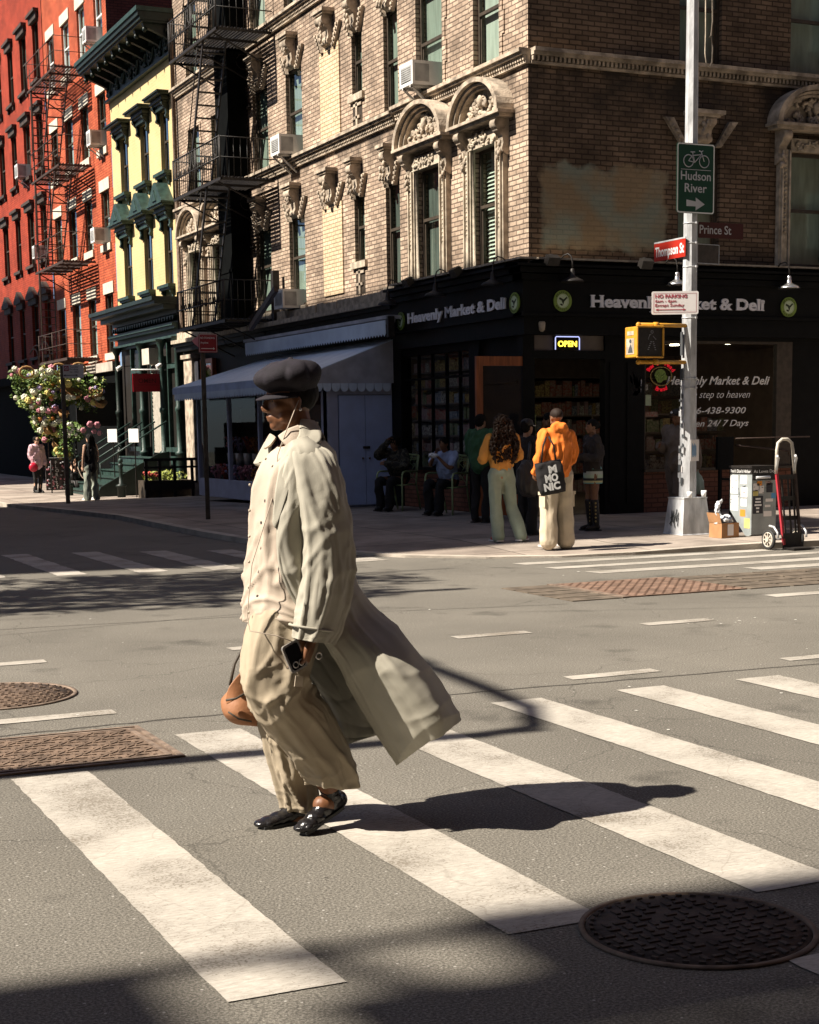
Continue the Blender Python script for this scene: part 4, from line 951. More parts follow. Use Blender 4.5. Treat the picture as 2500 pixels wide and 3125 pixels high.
mb = MB(); mb.tube([(14.18+.2*math.cos(w), 21.005, 2.285+.145*math.sin(w)) for w in [i*2*math.pi/32 for i in range(32)]], .009, 6, closed=True); mb.build('oval_ring', MATS['gold'], t)
mb = MB(); mb.prism([(14.06,2.30),(14.08,2.36),(14.12,2.385),(14.16,2.40),(14.21,2.39),(14.25,2.36),(14.27,2.31),(14.30,2.27),(14.28,2.23),(14.22,2.22),(14.18,2.185),(14.12,2.19),(14.09,2.23)][::-1], lambda a, b_, d: (a, d, b_), 21.0, 21.012)
for q in range(14): mb.ell((14.1+rr.random()*.15, 21.0, 2.22+rr.random()*.14), (.02,.006,.02), 6, 4)
mb.build('head_relief', MATS['logo_green'], t)
mb = MB()
for word, a0, s, st in (("Boar's", 2.75, -1, .17), ("Head", 1.3, -1, .23), ("Brand", 4.25, 1, .2)):
    for i, ch in enumerate(word):
        w = a0+s*i*st; e1 = (.235, .175) if s < 0 else (.25, .235)
        tg = Vector((-math.sin(w)*s, math.cos(w)*s)).normalized(); ud = Vector((-tg.y, tg.x))
        p = (14.18+e1[0]*math.cos(w), 21.01, 2.285+e1[1]*math.sin(w)); put_text(mb, ch, p, (tg.x,0,tg.y), (ud.x,0,ud.y), .095, ext=.003, offset=.002)
mb.build('letters', MATS['neon_red'], t)
# leaf sticker and small notices
mb = MB()
for pl in ([(0,.0),(.05,-.03),(.03,.10),(-.02,.2)], [(.03,-.06),(.09,-.07),(.08,.06),(.04,.13)], [(.07,-.02),(.13,-.05),(.15,.05),(.12,.11)], [(-.02,-.17),(.06,-.18),(.10,-.12),(.02,-.1)], [(.07,-.12),(.13,-.14),(.14,-.07),(.09,-.06)], [(-.07,.05),(-.02,-.01),(-.03,.08),(-.07,.15)]):
    mb.prism([(13.64+a, 2.16+b_) for a, b_ in pl], lambda a, b_, d: (a, d, b_), 20.955, 20.965)
tag(mb.build('leaf_sticker', MATS['letter_grey']), 'grey splayed leaf sticker on the black pilaster left of the side window', 'sticker')
for i, (x, z, w, h, mt_, lab) in enumerate([(13.92,2.11,.07,.09,'pack_white','tiny white notice high at the left edge of the side window'), (13.95,1.91,.13,.17,'logo_pale','pale greenish notice at the left edge of the side window'), (14.02,1.69,.24,.08,'pack_red','red strip notice low at the left edge of the side window')]):
    mb = MB(); mb.box(x-w/2, x+w/2, 21.035, 21.04, z-h/2, z+h/2); tag(mb.build('window_notice', MATS[mt_]), lab, 'notice')
# the orange wooden door leaf standing open
t = thing('open_door_leaf', 'orange wooden glazed door leaf standing open at the corner of the deli', 'door', (11.85, 21.0, .15))
mb = MB(); X0, X1 = 10.87, 11.84
mb.box(X0, X0+.11, 20.98, 21.03, .19, 2.58); mb.box(X1-.09, X1, 20.98, 21.03, .19, 2.58); mb.box(X0+.11, X1-.09, 20.98, 21.03, 2.44, 2.58); mb.box(X0+.11, X1-.09, 20.98, 21.03, .19, .50); mb.build('frame', MATS['orange_wood'], t)
mb = MB(); mb.quad((X0+.11,21.0,.5),(X1-.09,21.0,.5),(X1-.09,21.0,2.44),(X0+.11,21.0,2.44)); mb.build('pane', MATS['shop_glass'], t)
mb = MB(); mb.tube([(X0+.055,20.97,1.1),(X0+.055,20.93,1.12),(X0+.055,20.93,1.38),(X0+.055,20.97,1.4)], .012, 6); mb.build('handle', MATS['steel'], t)

# goose-neck lamps along the ledge
def goose(label, M, u, bright):
    wp = M @ Vector((u, -.4, 3.7)); t = thing('gooseneck_lamp', label, 'lamp', wp, 'goose-neck lamps over the fascia')
    mb = MB(M); pts = [(u-.10, -.02, 3.88), (u-.10, -.16, 3.90), (u-.09, -.26, 3.98), (u-.06, -.34, 4.06), (u-.02, -.40, 4.08), (u+.01, -.44, 4.04), (u+.02, -.46, 3.95), (u+.02, -.46, 3.85)]
    mb.tube(pts, .011, 8); mb.disc((u-.10, -.02, 3.88), .05, (0,1,0), .03, 12); mb.build('arm', MATS['iron'], t)
    mb = MB(M); c = (u+.02, -.46, 3.66)
    mb.lathe([(.175,.0),(.178,.006),(.15,.035),(.09,.06),(.045,.085),(.035,.15),(.03,.19),(.02,.2)], c, 20); mb.build('shade', MATS['chrome'] if bright else MATS['iron'], t)
for lab, M, u, br_ in [('black goose-neck lamp above the left end of the street side fascia', ML, 25.2, 0), ('black goose-neck lamp above the middle of the street side fascia', ML, 23.3, 0), ('black goose-neck lamp on the street side nearest the corner', ML, 21.3, 0),
    ('goose-neck lamp just right of the building corner, its shade dark', MR, 12.27, 0), ('silver goose-neck lamp above the fascia just left of the light pole', MR, 14.15, 1), ('silver goose-neck lamp near the right end of the fascia', MR, 16.3, 1)]: goose(lab, M, u, br_)
# flood lamps between them
def flood(lab, M, u):
    wp = M @ Vector((u, -.4, 3.95)); t = thing('flood_lamp', lab, 'lamp', wp, 'black flood lamps on the ledge')
    mb = MB(M); mb.bar((u, -.05, 4.02), (u, -.38, 3.98), .03); mb.build('arm', MATS['iron'], t)
    mb = MB(M); mb.obox((u, -.45, 3.97), (.2,.12,.13), (.5,0,0)); mb.ell((u, -.4, 4.0), (.07,.07,.07), 8, 6); mb.build('head', MATS['iron'], t)
for lab, M, u in [('black flood lamp on the street side ledge between two goose-neck lamps', ML, 24.4), ('black flood lamp on the street side ledge beside the blinds window', ML, 22.6), ('black flood lamp on the ledge right of the corner', MR, 11.95), ('black flood lamp behind the light pole', MR, 13.6)]: flood(lab, M, u)

# ---------------------------------------------------------------- the shops under the middle of the facade
mat('awning_cloth', (.72,.82,.96), rough=.85, var=.07, vs=3, sheen=.1)
mat('awning_cloth_dark', (.55,.64,.84), rough=.85, var=.1, vs=3)
mat('awning_grey', (.50,.50,.55), rough=.85, var=.15, vs=4)
mat('door_blue', (.55,.64,.90), rough=.55, var=.06, vs=4)
mat('kiosk_wall', (.52,.54,.68), rough=.7, var=.1, vs=3)
mat('flowers_red', (.45,.07,.05), rough=.6, var=.3); mat('flowers_pink', (.62,.25,.30), rough=.6, var=.25); mat('flowers_lilac', (.42,.34,.55), rough=.6, var=.25)
mat('flowers_yellow', (.72,.60,.20), rough=.6, var=.2); mat('flowers_white', (.80,.78,.62), rough=.6, var=.12); mat('flowers_orange', (.65,.24,.05), rough=.6, var=.2)
mat('leaf_green', (.10,.17,.03), rough=.6, var=.5, vs=18); mat('leaf_yellow', (.24,.28,.05), rough=.6, var=.4, vs=18)
Sf = thing('middle_shopfronts', 'black shopfront wall with a worn stone ledge under the brick facade, behind the blue awning', 'shopfront', (12, 32, .1))
mb = MB(ML); mb.box(25.92, 38.95, .0, .3, -.2, 3.5); mb.build('wall', blk, Sf)
mb = MB(ML); mb.box(25.54, 38.95, -.22, .02, 3.5, 3.62); mb.box(25.54, 38.95, -.28, .02, 3.62, 3.70); mb.build('cornice', blk, Sf)
mb = MB(ML); mb.box(25.56, 38.95, -.34, .02, 3.70, 3.79)
rr = random.Random(9); u = 25.6
while u < 38.8:
    w = rr.uniform(.3,.8); mb.box(u, min(u+w-.01, 38.9), -.18-rr.uniform(0,.05), .02, 3.792, 3.99-rr.uniform(0,.05)); u += w
mb.build('stone_ledge', MATS['stone_pale'], Sf)
mb = MB(ML); mb.box(37.6, 38.3, -.22, -.02, .0, 3.3); mb.box(37.5, 38.4, -.27, -.02, 3.3, 3.4); mb.box(37.5, 38.4, -.27, -.02, -.15, .25); mb.build('pillar', MATS['stone'], Sf)
mb = MB(ML); mb.box(36.3, 36.42, -.12, -.01, .1, 3.25); mb.box(37.15, 37.27, -.12, -.01, .1, 3.25); mb.box(36.42, 37.15, -.12, -.01, 3.15, 3.25); f_ = mb.build('window', MATS['orange_wood'], Sf)
mb = MB(ML); mb.quad((36.42,-.06,.6),(37.15,-.06,.6),(37.15,-.06,3.15),(36.42,-.06,3.15)); mb.build('pane', MATS['glass'], f_)
mb = MB(ML); mb.box(37.3, 37.58, -.16, -.15, 2.55, 3.22); tag(mb.build('white_poster', MATS['white_paint']), 'white poster lit by the sun on the pillar beside the blue awning', 'poster')
# kiosk
K = thing('flower_kiosk', 'pale blue painted flower kiosk with double doors and glazed front, built out over the pavement', 'kiosk', (11, 29.6, .12))
kx, ky0, ky1 = 10.36, 25.9, 33.4
mb = MB(); mb.box(kx, kx+.06, ky0, ky1, .12, .42); mb.box(kx+.06, 11.79, ky0+.065, ky1, .10, .16); mb.box(kx, 11.79, ky1-.05, ky1, .42, 2.4); mb.box(kx, kx+.06, ky0, ky1, 2.2, 2.42)
mb.box(kx, 11.79, ky0, ky0+.05, 2.13, 2.45); mb.box(kx, kx+.28, ky0, ky0+.05, .15, 2.13); mb.box(11.70, 11.79, ky0, ky0+.05, .15, 2.13)
for y in (ky0, 27.6, 29.3, 31.2, ky1-.08): mb.box(kx-.01, kx+.07, y, y+.08, .42, 2.2)
mb.build('wall', MATS['kiosk_wall'], K)
for y_ in (ky1-.07, ky0+.07): mb = MB(); mb.box(kx+.1, 11.78, y_, y_+.01, .2, 2.4); mb.build('shade_lining', MATS['matte_black'], K)  # black sheets added to stand for the shade inside the kiosk
mb = MB(); mb.box(kx-.005, kx+.08, ky0+.08, ky1, .42, .5); mb.build('sill', MATS['kiosk_wall'], K)
for i, (a, b_) in enumerate([(kx+.30, 11.16), (11.17, 11.69)]):
    mb = MB(); mb.box(a, b_, ky0-.005, ky0+.04, .17, 2.12); mb.box(a+.03, b_-.03, ky0-.013, ky0-.005, .2, 2.09) if False else None
    d = mb.build('door_leaf', MATS['door_blue'], K)
    mb = MB(); x = b_-.06 if i == 0 else a+.06; mb.tube([(x, ky0-.03, .98), (x, ky0-.03, 1.02)], .018, 8); mb.build('knob', MATS['cast_iron'], d)
mb = MB(); mb.box(11.11, 11.24, ky0-.035, ky0-.006, 1.17, 1.215); mb.build('latch', MATS['iron'], K)
mb = MB(); mb.quad((kx+.03,ky0+.1,.5),(kx+.03,ky1-.08,.5),(kx+.03,ky1-.08,2.2),(kx+.03,ky0+.1,2.2)); mb.build('pane', MATS['shop_glass'], K)
# flowers inside, on two stepped stands
for z, x in ((.42, 10.55), (1.0, 10.9)):
    nb = 0
    for y in [26.6+.55*i for i in range(12)]:
        r = random.Random(int(y*100+z*10)); nb += 1
        t = thing('flower_bucket', 'bucket of %s cut flowers on the %s shelf inside the kiosk window' % (r.choice(['red','pink','lilac']), 'lower' if z < .8 else 'upper'), 'flowers', (x, y, z-.25), 'cut flowers behind the kiosk glass')
        t['label'] = 'bucket of cut flowers inside the kiosk window'; t['group'] = 'cut flowers behind the kiosk glass'
        mb = MB(); mb.lathe([(.09,z-.26),(.12,z+.04),(.11,z+.04),(.08,z-.2)], (x, y, 0), 10); mb.build('bucket', MATS['steel'], t)
        mb = MB(); 
        for q in range(20):
            w = r.uniform(0,6.28); s = r.uniform(.02,.17); p = (x+math.cos(w)*s, y+math.sin(w)*s*1.2, z+.26+r.uniform(-.08,.12)); mb.tube([(x,y,z), p], .005, 4)
            mb.ell(p, (.035,.035,.028), 6, 4)
        mb.build('blooms', MATS[r.choice(['flowers_red','flowers_pink','flowers_lilac','flowers_pink','flowers_orange'])], t)
mb = MB(); mb.box(10.45, 10.72, 26.3, 33.2, .13, .18); mb.box(10.76, 11.1, 26.3, 33.2, .13, .74); mb.box(11.3, 11.36, 26.2, 33.2, .2, 2.0); tag(mb.build('flower_stand', MATS['iron']), 'dark stepped stand for the flower buckets inside the kiosk', 'stand')
# canopy over the kiosk
A = thing('blue_awning', 'wide blue grey awning with a scalloped valance over the flower kiosk', 'awning', (10.8, 29.8, 2.3))
ax, ay0, ay1, az = 10.0, 25.82, 33.95, 2.46
mb = MB(); TH = .02
def sheet(a, b_, c, d, th=.015):
    a, b_, c, d = map(Vector, (a, b_, c, d)); n_ = (b_-a).cross(d-a).normalized()*th
    mb.add([a,b_,c,d,a-n_,b_-n_,c-n_,d-n_], [(0,1,2,3),(7,6,5,4),(0,4,5,1),(1,5,6,2),(2,6,7,3),(3,7,4,0)], False)
sheet((ax,ay0,az),(ax,ay1,az),(11.78,32.0,3.10),(11.78,ay0,3.12))
mb.add([(ax,ay1,az),(11.78,ay1,az+.02),(11.78,32.0,3.10)], [(0,1,2)], False)
mb.build('slope', MATS['awning_cloth'], A)
mb = MB(); mb.add([(ax,ay0,az),(11.78,ay0,az),(11.78,ay0,3.12),(ax,ay0+.012,az),(11.78,ay0+.012,az),(11.78,ay0+.012,3.12)], [(0,1,2),(5,4,3),(0,3,4,1),(1,4,5,2),(2,5,3,0)], False); mb.box(ax, 11.78, ay0-.002, ay0+.012, 2.33, az); mb.build('gable', MATS['awning_grey'], A)
mb = MB(); mb.box(ax-.012, ax, ay0, ay1, 2.33, az); mb.build('front_band', MATS['awning_cloth_dark'], A)
def scallops(mb, P, length, drop_, w):
    k = int(length/w)
    for i in range(k):
        u0 = i*w+.004; u1 = (i+1)*w-.004; u = (u0+u1)/2; pl = [(u0, 0), (u1, 0)]
        for q in range(7): a = math.pi*q/6; pl.append((u+math.cos(a)*(u1-u0)/2, -drop_*.45-math.sin(a)*drop_*.55))
        mb.prism(pl[::-1], P, 0, .008)
mb = MB(); scallops(mb, lambda u, z, d: (ax-.012+d, ay0+u, 2.33+z), ay1-ay0, .15, .16); scallops(mb, lambda u, z, d: (ax+u, ay0+d-.002, 2.33+z), 1.78, .15, .165)
mb.build('valance', MATS['awning_cloth'], A)
mb = MB(); mb.tube([(ax+.02, ay0+.03, 2.34), (ax+.02, ay1-.03, 2.34)], .018, 6); mb.bar((ax+.03, ay0+.05, 2.36), (11.76, ay0+.05, 2.36), .03); mb.bar((ax+.03, ay0+.04, 2.4), (11.76, ay0+.04, 3.0), .025); mb.build('frame', MATS['iron'], A)
A2 = thing('rolled_awning', 'narrow rolled grey blue awning with a zigzag edge, hung high on the black shopfront', 'awning', (11.5, 29, 3.3))
mb = MB(); mb.tube([(11.42, 25.2, 3.40), (11.42, 32.8, 3.40)], .06, 10); mb.box(11.30, 11.74, 25.15, 32.85, 3.42, 3.48); mb.build('roller_box', MATS['awning_grey'], A2)
mb = MB(); 
k = 58; w = 7.5/k
for i in range(k): mb.prism([(25.25+i*w, 3.40), (25.25+(i+1)*w, 3.40), (25.25+(i+1)*w, 3.17), (25.25+(i+.5)*w, 3.12), (25.25+i*w, 3.17)], lambda u, z, d: (11.30+d+.02*(3.4-z), u, z), 0, .008)
mb.build('valance', MATS['awning_cloth'], A2)
mb = MB(); put_text(mb, 'FLOWERS', (11.296, 27.1, 3.24), (0,-1,0), (0,0,1), .1, ext=.001) if False else mb.box(11.30, 11.42, 25.12, 25.2, 3.1, 3.46); mb.build('end_bracket', MATS['iron'], A2)
# air conditioners
def ac(lab, M, u, z, w=.52, h=.38, brk=True):
    t = thing('window_air_conditioner', lab, 'air conditioner', M @ Vector((u, -.3, z)), 'window air conditioners')
    mb = MB(M); mb.box(u-w/2, u+w/2, -.42, .16, z, z+h); 
    mb.build('casing', MATS['ac_white'], t)
    mb = MB(M); mb.box(u-w/2+.07, u+w/2-.07, -.427, -.42, z+.07, z+h-.07); mb.box(u-w/2-.006, u-w/2, -.38, -.12, z+.05, z+h-.05)
    for q in range(7): mb.box(u-w/2+.075, u+w/2-.075, -.433, -.427, z+.07+q*(h-.14)/7, z+.08+q*(h-.14)/7)
    mb.build('grille', MATS['ac_grille'], t)
    if brk:
        mb = MB(M)
        for s in (-.15, .15): mb = MB(M); mb.bar((u+s, -.40, z-.02), (u+s, -.01, z-.34), .03); mb.bar((u+s, -.42, z-.02), (u+s, 0, z-.02), .03); mb.build('bracket', MATS['ac_white'], t)
    return t
ac('white air conditioner on brackets under the top window left of the corner', ML, 24.42, 7.16)
ac('white air conditioner on brackets above the string course, next to the fire escape', ML, 30.78, 7.06)
ac('white air conditioner in the lowest window left of the brick panel, above the awning', ML, 30.8, 4.0, brk=False)
ac('air conditioner in the top right window of the red building', ML, 46.35, 12.65, .46, .42)
ac('air conditioner in the second highest right window of the red building', ML, 46.35, 9.78, .46, .42)
ac('air conditioner in the third highest right window of the red building', ML, 46.35, 7.03, .46, .42, brk=False)
ac('air conditioner at the left edge in the far red building', ML, 57.0, 10.42, .5, .45)
ac('small air conditioner in the far red building behind the fire escape', ML, 54.7, 7.42, .45, .42, brk=False)
# ---------------------------------------------------------------- fire escapes
def fire_escape(name, label, y0, y1, xo, levels, rail, mt, ladders, slat=.075, ornate=False):
    t = thing(name, label, 'fire escape', (11.3, (y0+y1)/2, levels[0]))
    xi = 11.74
    for k, z in enumerate(levels):
        mb = MB()
        for q in range(int((xi-xo)/slat)): x = xo+.03+q*slat; mb.box(x, x+.032, y0, y1, z, z+.03)
        for y in [y0, y0+(y1-y0)*.25, y0+(y1-y0)*.5, y0+(y1-y0)*.75, y1-.035]: mb.box(xo, xi, y, y+.035, z-.05, z)
        mb.box(xo-.01, xo+.03, y0, y1, z-.06, z-.001); mb.build('platform', MATS[mt], t)
        mb = MB()
        for y in (y0+.3, (y0+y1)/2, y1-.3):
            if y > y0+.3: mb.build('bracket', MATS[mt], t); mb = MB()
            mb.bar((xo+.05, y, z-.06), (11.78, y, z-.62), .03); mb.tube([(11.7-.16*math.cos(w), y, z-.25-.16*math.sin(w)) for w in [i*.6 for i in range(11)]], .010, 4)
        mb.build('bracket', MATS[mt], t)
        mb = MB(); r = .011 if not ornate else .013
        for zz in (z+rail, z+rail*.5): 
            mb.tube([(11.78, y0+.02, zz), (xo, y0+.02, zz)], r, 5); mb.tube([(xo, y0+.02, zz), (xo, y1-.02, zz)], r*1.4, 5); mb.tube([(xo, y1-.02, zz), (11.78, y1-.02, zz)], r, 5)
        for (x, y) in ((xo, y0+.02), (xo, y1-.02), (xo, (y0+y1)/2)): mb.tube([(x, y, z), (x, y, z+rail+.02)], r*1.5, 5)
        if ornate:
            n_ = int((y1-y0)/.14)
            for q in range(n_): y = y0+.1+q*.14; mb.tube([(xo, y, z), (xo, y, z+rail)], .008, 4)
            for q in range(7): x = xo+.15+q*.15; mb.tube([(x, y0+.02, z), (x, y0+.02, z+rail)], .008, 4)
            for q in range(10):
                y = y0+.35+q*(y1-y0-.7)/9
                for s in (-1, 1): mb.tube([(xo-.01, y+s*(.09-.012*i)*math.cos(i*.8), z+rail*.5+(.09-.010*i)*math.sin(i*.8)*1.6) for i in range(8)], .008, 4)
        else:
            for q in range(3): y = y0+(q+1)*(y1-y0)/4; mb.tube([(xo, y, z), (xo, y, z+rail)], .008, 4)
        mb.build('railing', MATS[mt], t)
    for (ya, yb, za, zb, xa, xb, m2) in ladders:
        mb = MB()
        for x in (xa, xb): mb.bar((x, ya, za), (x, yb, zb), .03, .07)
        n_ = int((zb-za)/.23)
        for q in range(1, n_): f = q/n_; mb.box(xa, xb, ya+(yb-ya)*f-.05, ya+(yb-ya)*f+.05, za+(zb-za)*f-.01, za+(zb-za)*f+.012)
        mb.tube([(xa-.03, ya, za+.6), (xa-.03, yb, zb+.6)], .013, 5); mb.build('ladder', MATS[m2], t)
    return t
fire_escape('fire_escape', 'black ornate fire escape with slatted platforms on the tan brick facade', 31.8, 35.2, 10.55, [3.84, 6.74, 9.72, 12.7], .82, 'iron',
    [(34.3, 32.9, 6.76, 9.72, 10.62, 11.12, 'iron'), (34.3, 32.95, 3.86, 6.74, 10.62, 11.12, 'iron'), (34.3, 32.9, 9.76, 12.7, 10.62, 11.12, 'iron')], ornate=True)
t = thing('gravity_ladder', 'dark timber-like drop ladder and post at the lower end of the black fire escape', 'ladder', (10.9, 30, 3.8))
mb = MB(); mb.bar((10.6, 28.8, 4.22), (10.9, 31.2, 3.62), .08, .12); mb.build('beam', MATS['iron_brown'], t)
mb = MB(); mb.bar((11.62, 31.62, 3.75), (11.62, 31.62, 4.85), .14); mb.bar((11.6, 31.6, 4.3), (11.2, 32.4, 3.8), .08); mb.build('post', MATS['iron'], t)
fire_escape('fire_escape', 'thin brown fire escape casting striped shadows on the bright red facade', 47.5, 51.5, 10.75, [3.75, 6.62, 9.42, 12.22], .85, 'iron_brown', 
    [(51.2, 51.1, 6.65, 9.42, 10.8, 11.25, 'iron_brown'), (51.2, 51.1, 9.45, 12.22, 10.8, 11.25, 'iron_brown'), (51.2, 51.1, 3.8, 6.6, 10.8, 11.25, 'iron_brown'), (50.4, 48.4, 6.65, 9.42, 10.85, 11.35, 'iron_brown'), (50.4, 48.4, 9.45, 12.22, 10.85, 11.35, 'iron_brown')], slat=.09)
t = thing('service_cables', 'thin brown hoses and cables arching over the shaded foot of the red buildings', 'cables', (11.4, 53, 3))
mb = MB()
for y, r, z in ((52.5, .9, 4.1), (53.4, 1.2, 3.9), (54.3, .8, 4.0)): mb.tube([(11.3, y, -.1)]+[(11.3, y+r*(1-math.cos(w)), z+r*.5*math.sin(w)) for w in [i*.35 for i in range(8)]], .022, 5)
mb.build('cable', MATS['cast_rim'], t)

# ---------------------------------------------------------------- green shopfront of the cream building, with its stoop
O = thing('green_shopfront', 'dark green painted restaurant shopfront with cornice, columns and lattice door under the cream wall', 'shopfront', (11.5, 42, -.1))
gp, gd = MATS['green_paint'], MATS['green_dark']
mb = MB(ML); mb.box(38.98, 45.35, -.05, .2, 3.85, 4.6); mb.box(38.9, 45.55, -.75, 0, 4.72, 4.80); mb.box(38.88, 45.6, -.82, 0, 4.80, 4.90); mb.box(38.95, 45.5, -.5, 0, 4.6, 4.72); mb.box(38.95, 45.5, -.16, 0, 4.50, 4.6)
mb.build('cornice', gd, O)
mb = MB(ML)
for q in range(26): u = 39.1+q*.245; mb.prism([(u, 4.46), (u+.2, 4.46), (u+.1, 4.34)], lambda a, z, d: (a, d, z), -.20, -.051)
mb.box(38.95, 45.5, -.30, 0, 4.20, 4.27); mb.box(38.95, 45.5, -.24, 0, 4.13, 4.20); mb.box(38.95, 45.5, -.15, -.05, 3.92, 3.98); mb.build('frieze', gp, O)
for u in (39.05, 40.5, 42.5, 45.1):      # thin cast columns
    mb = MB(ML); x = u
    mb.lathe([(.10,-.2),(.10,.9),(.13,.92),(.13,.98),(.075,1.02),(.075,2.0),(.1,2.04),(.1,2.12),(.07,2.16),(.065,3.7),(.12,3.8),(.14,3.92)], (x, -.16, 0), 12)
    mb.build('column', gd if u > 45 else gp, O)
mb = MB(ML); mb.box(38.98, 45.35, .05, .2, -.3, 3.85); mb.build('back_panel', MATS['iron'], O)
for a, b_ in ((39.2, 40.35), (42.65, 44.0)):
    mb = MB(ML); mb.box(a, a+.07, -.06, .05, 1.1, 3.85); mb.box(b_-.07, b_, -.06, .05, 1.1, 3.85); mb.box(a+.07, b_-.07, -.06, .05, 3.15, 3.28); mb.box(a-.1, b_+.1, -.14, .05, .98, 1.1); mb.box(a, b_, -.04, .05, .2, .98); mb.build('window_frame', gp, O)
for a, b_ in ((39.27, 40.28), (42.72, 43.93)):
    mb = MB(ML); mb.quad((a,-.01,1.1),(b_,-.01,1.1),(b_,-.01,3.8),(a,-.01,3.8)); mb.build('pane', MATS['shop_glass'], O)
# lattice door
mb = MB(ML); mb.box(40.75, 40.83, -.1, .05, .9, 3.5); mb.box(41.75, 41.83, -.1, .05, .9, 3.5); mb.box(40.83, 41.75, -.1, .05, 3.42, 3.5)
d_ = mb.build('door', gp, O); mb = MB(ML)
mat('lattice', (.55,.5,.42), rough=.7)
for q in range(-10, 26):
    z0 = .95+q*.115; a, b_ = (40.85, z0), (41.73, z0+.98)
    if a[1] < .95: a = (40.85+(.95-z0)*.9, .95)
    if b_[1] > 3.4: b_ = (41.73-(b_[1]-3.4)*.9, 3.4)
    if a[0] < b_[0]-.03 and a[1] < 3.4: mb.bar((a[0], -.08, a[1]), (b_[0], -.08, b_[1]), .03, .012)
mb.build('lattice', MATS['lattice'], d_)
mb = MB(ML); mb.box(41.0, 41.7, -.35, -.03, 3.3, 3.72); tag(mb.build('menu_lantern_box', MATS['lattice']), 'grey ventilation box above the lattice door of the green shopfront', 'vent box')
# steps and rails
St = thing('entrance_steps', 'dark green iron stoop with long handrails and small newel posts before the green shopfront', 'steps', (10.3, 41, -.15))
mb = MB(); n_ = 6; y0s, y1s = 40.0, 43.4
for k in range(n_): mb.box(9.7+k*.30, 11.6, y0s, y1s, -.17+k*.17+(.002 if k else 0), -.17+(k+1)*.17-.03); mb.box(9.66+k*.30, 9.7+k*.30+.3, y0s-.03, y1s+.03, -.17+(k+1)*.17-.03, -.17+(k+1)*.17)
mb.build('step', gp, St)
mb = MB(); mb.prism([(9.6,-.16),(11.6,-.16),(11.6,1.0),(11.3,.95),(9.75,.12)], lambda x, z, y: (x, y, z), y0s-.09, y0s-.035); mb.build('side_plate', gd, St)
for y in (39.9, 41.0, 42.3, 43.5):
    mb = MB(); mb.tube([(9.75, y, .72), (11.55, y, 1.78)], .022, 8)
    mb.tube([(9.75, y, .3), (9.75, y, .74)], .014, 6); mb.tube([(11.5, y, 1.0), (11.5, y, 1.76)], .014, 6); mb.build('handrail', gp, St)
def newel(lab, x, y):
    t = thing('newel_post', lab, 'post', (x, y, zs(x, y)), 'small iron newel posts by the stoop'); z = zs(x, y)
    mb = MB(); mb.lathe([(.11,0),(.11,.26),(.14,.27),(.14,.31),(.06,.34),(.045,.62),(.06,.70),(.045,.74),(.08,.80),(.05,.86)], (x, y, z), 10); mb.build('shaft', gd, t)
    mb = MB(); mb.ell((x, y, z+.92), (.06,.06,.075), 10, 8); mb.tube([(x,y,z+.98),(x,y,z+1.04)], .015, 6); mb.build('finial', gp, t)
newel('green iron newel post with ball top at the near foot of the stoop', 9.35, 39.4); newel('green iron newel post at the far foot of the stoop, by the standing woman', 9.3, 41.6); newel('green iron newel post with ball top nearest the planter rail', 10.1, 39.2)
t = thing('hanging_chain', 'chain hanging slack between the newel posts', 'chain', (9.5, 40.4, .4)); mb = MB()
mb.tube([(9.35+.02*i, 39.4+.22*i, .62-.28*math.sin(math.pi*i/10)) for i in range(11)], .014, 5); mb.build('chain', MATS['cast_rim'], t)
# red shop sign
t = thing('hanging_red_sign', 'red square sign hanging from a white bar over the stoop, lettered OMEN', 'sign', (11.2, 40.5, 2.6))
mb = MB(); mb.tube([(10.83, 40.5, 3.13), (12.0, 40.5, 3.13)], .02, 8); mb.build('bar', MATS['white_paint'], t)
mat('sign_red', (.36,.01,.02), rough=.5, var=.08); mat('sign_red_dark', (.10,.004,.008), rough=.5, var=0)
mb = MB(); mb.box(10.85, 11.62, 40.485, 40.515, 2.56, 3.03); mb.bar((10.95,40.5,3.03),(10.95,40.5,3.12),.01); mb.bar((11.5,40.5,3.03),(11.5,40.5,3.12),.01); mb.build('panel', MATS['sign_red'], t)
mb = MB(); put_text(mb, 'OMEN', (11.0, 40.484, 2.79), (1,0,0), (0,0,1), .16, fit=.47, ext=.002, offset=.002); mb.box(10.98, 11.5, 40.48, 40.484, 2.73, 2.74); mb.build('letters', MATS['sign_red_dark'], t)
# little lamps and menus
for i, (y, z, lab) in enumerate([(41.9, 2.55, 'white spotlight on the green column right of the red sign'), (43.3, 3.3, 'small white spotlight under the green cornice')]):
    t = thing('spot_lamp', lab, 'lamp', (11.3, 39.3 if i == 0 else y, z))
    yy = 39.3 if i == 0 else y; zz = 3.2 if i == 0 else z
    mb = MB(); mb.bar((11.7, yy, zz+.05), (11.35, yy, zz+.03), .02); mb.build('arm', MATS['iron'], t); mb = MB(); mb.ell((11.25, yy, zz), (.07,.065,.055), 10, 8); mb.tube([(11.28, yy, zz), (11.16, yy, zz-.05)], [.04,.065], 10); mb.build('head', MATS['white_paint'], t)
for x, y, lab in ((10.35, 38.75, 'white menu card on a stand in front of the stoop, nearer the lattice door'), (10.3, 40.7, 'white menu card with a sketched circle behind the handrails')):
    t = thing('menu_card', lab, 'menu', (x, y, 1.1)); mb = MB(); zz = 1.25
    mb.obox((x, y, zz+.18), (.32,.012,.34), (0,0,-.95)); mb.build('card', MATS['white_paint'], t)
    mb = MB(); mb.bar((x+.03, y+.02, zs(x,y)), (x+.03, y+.02, zz), .025); mb.build('stand', MATS['iron'], t)
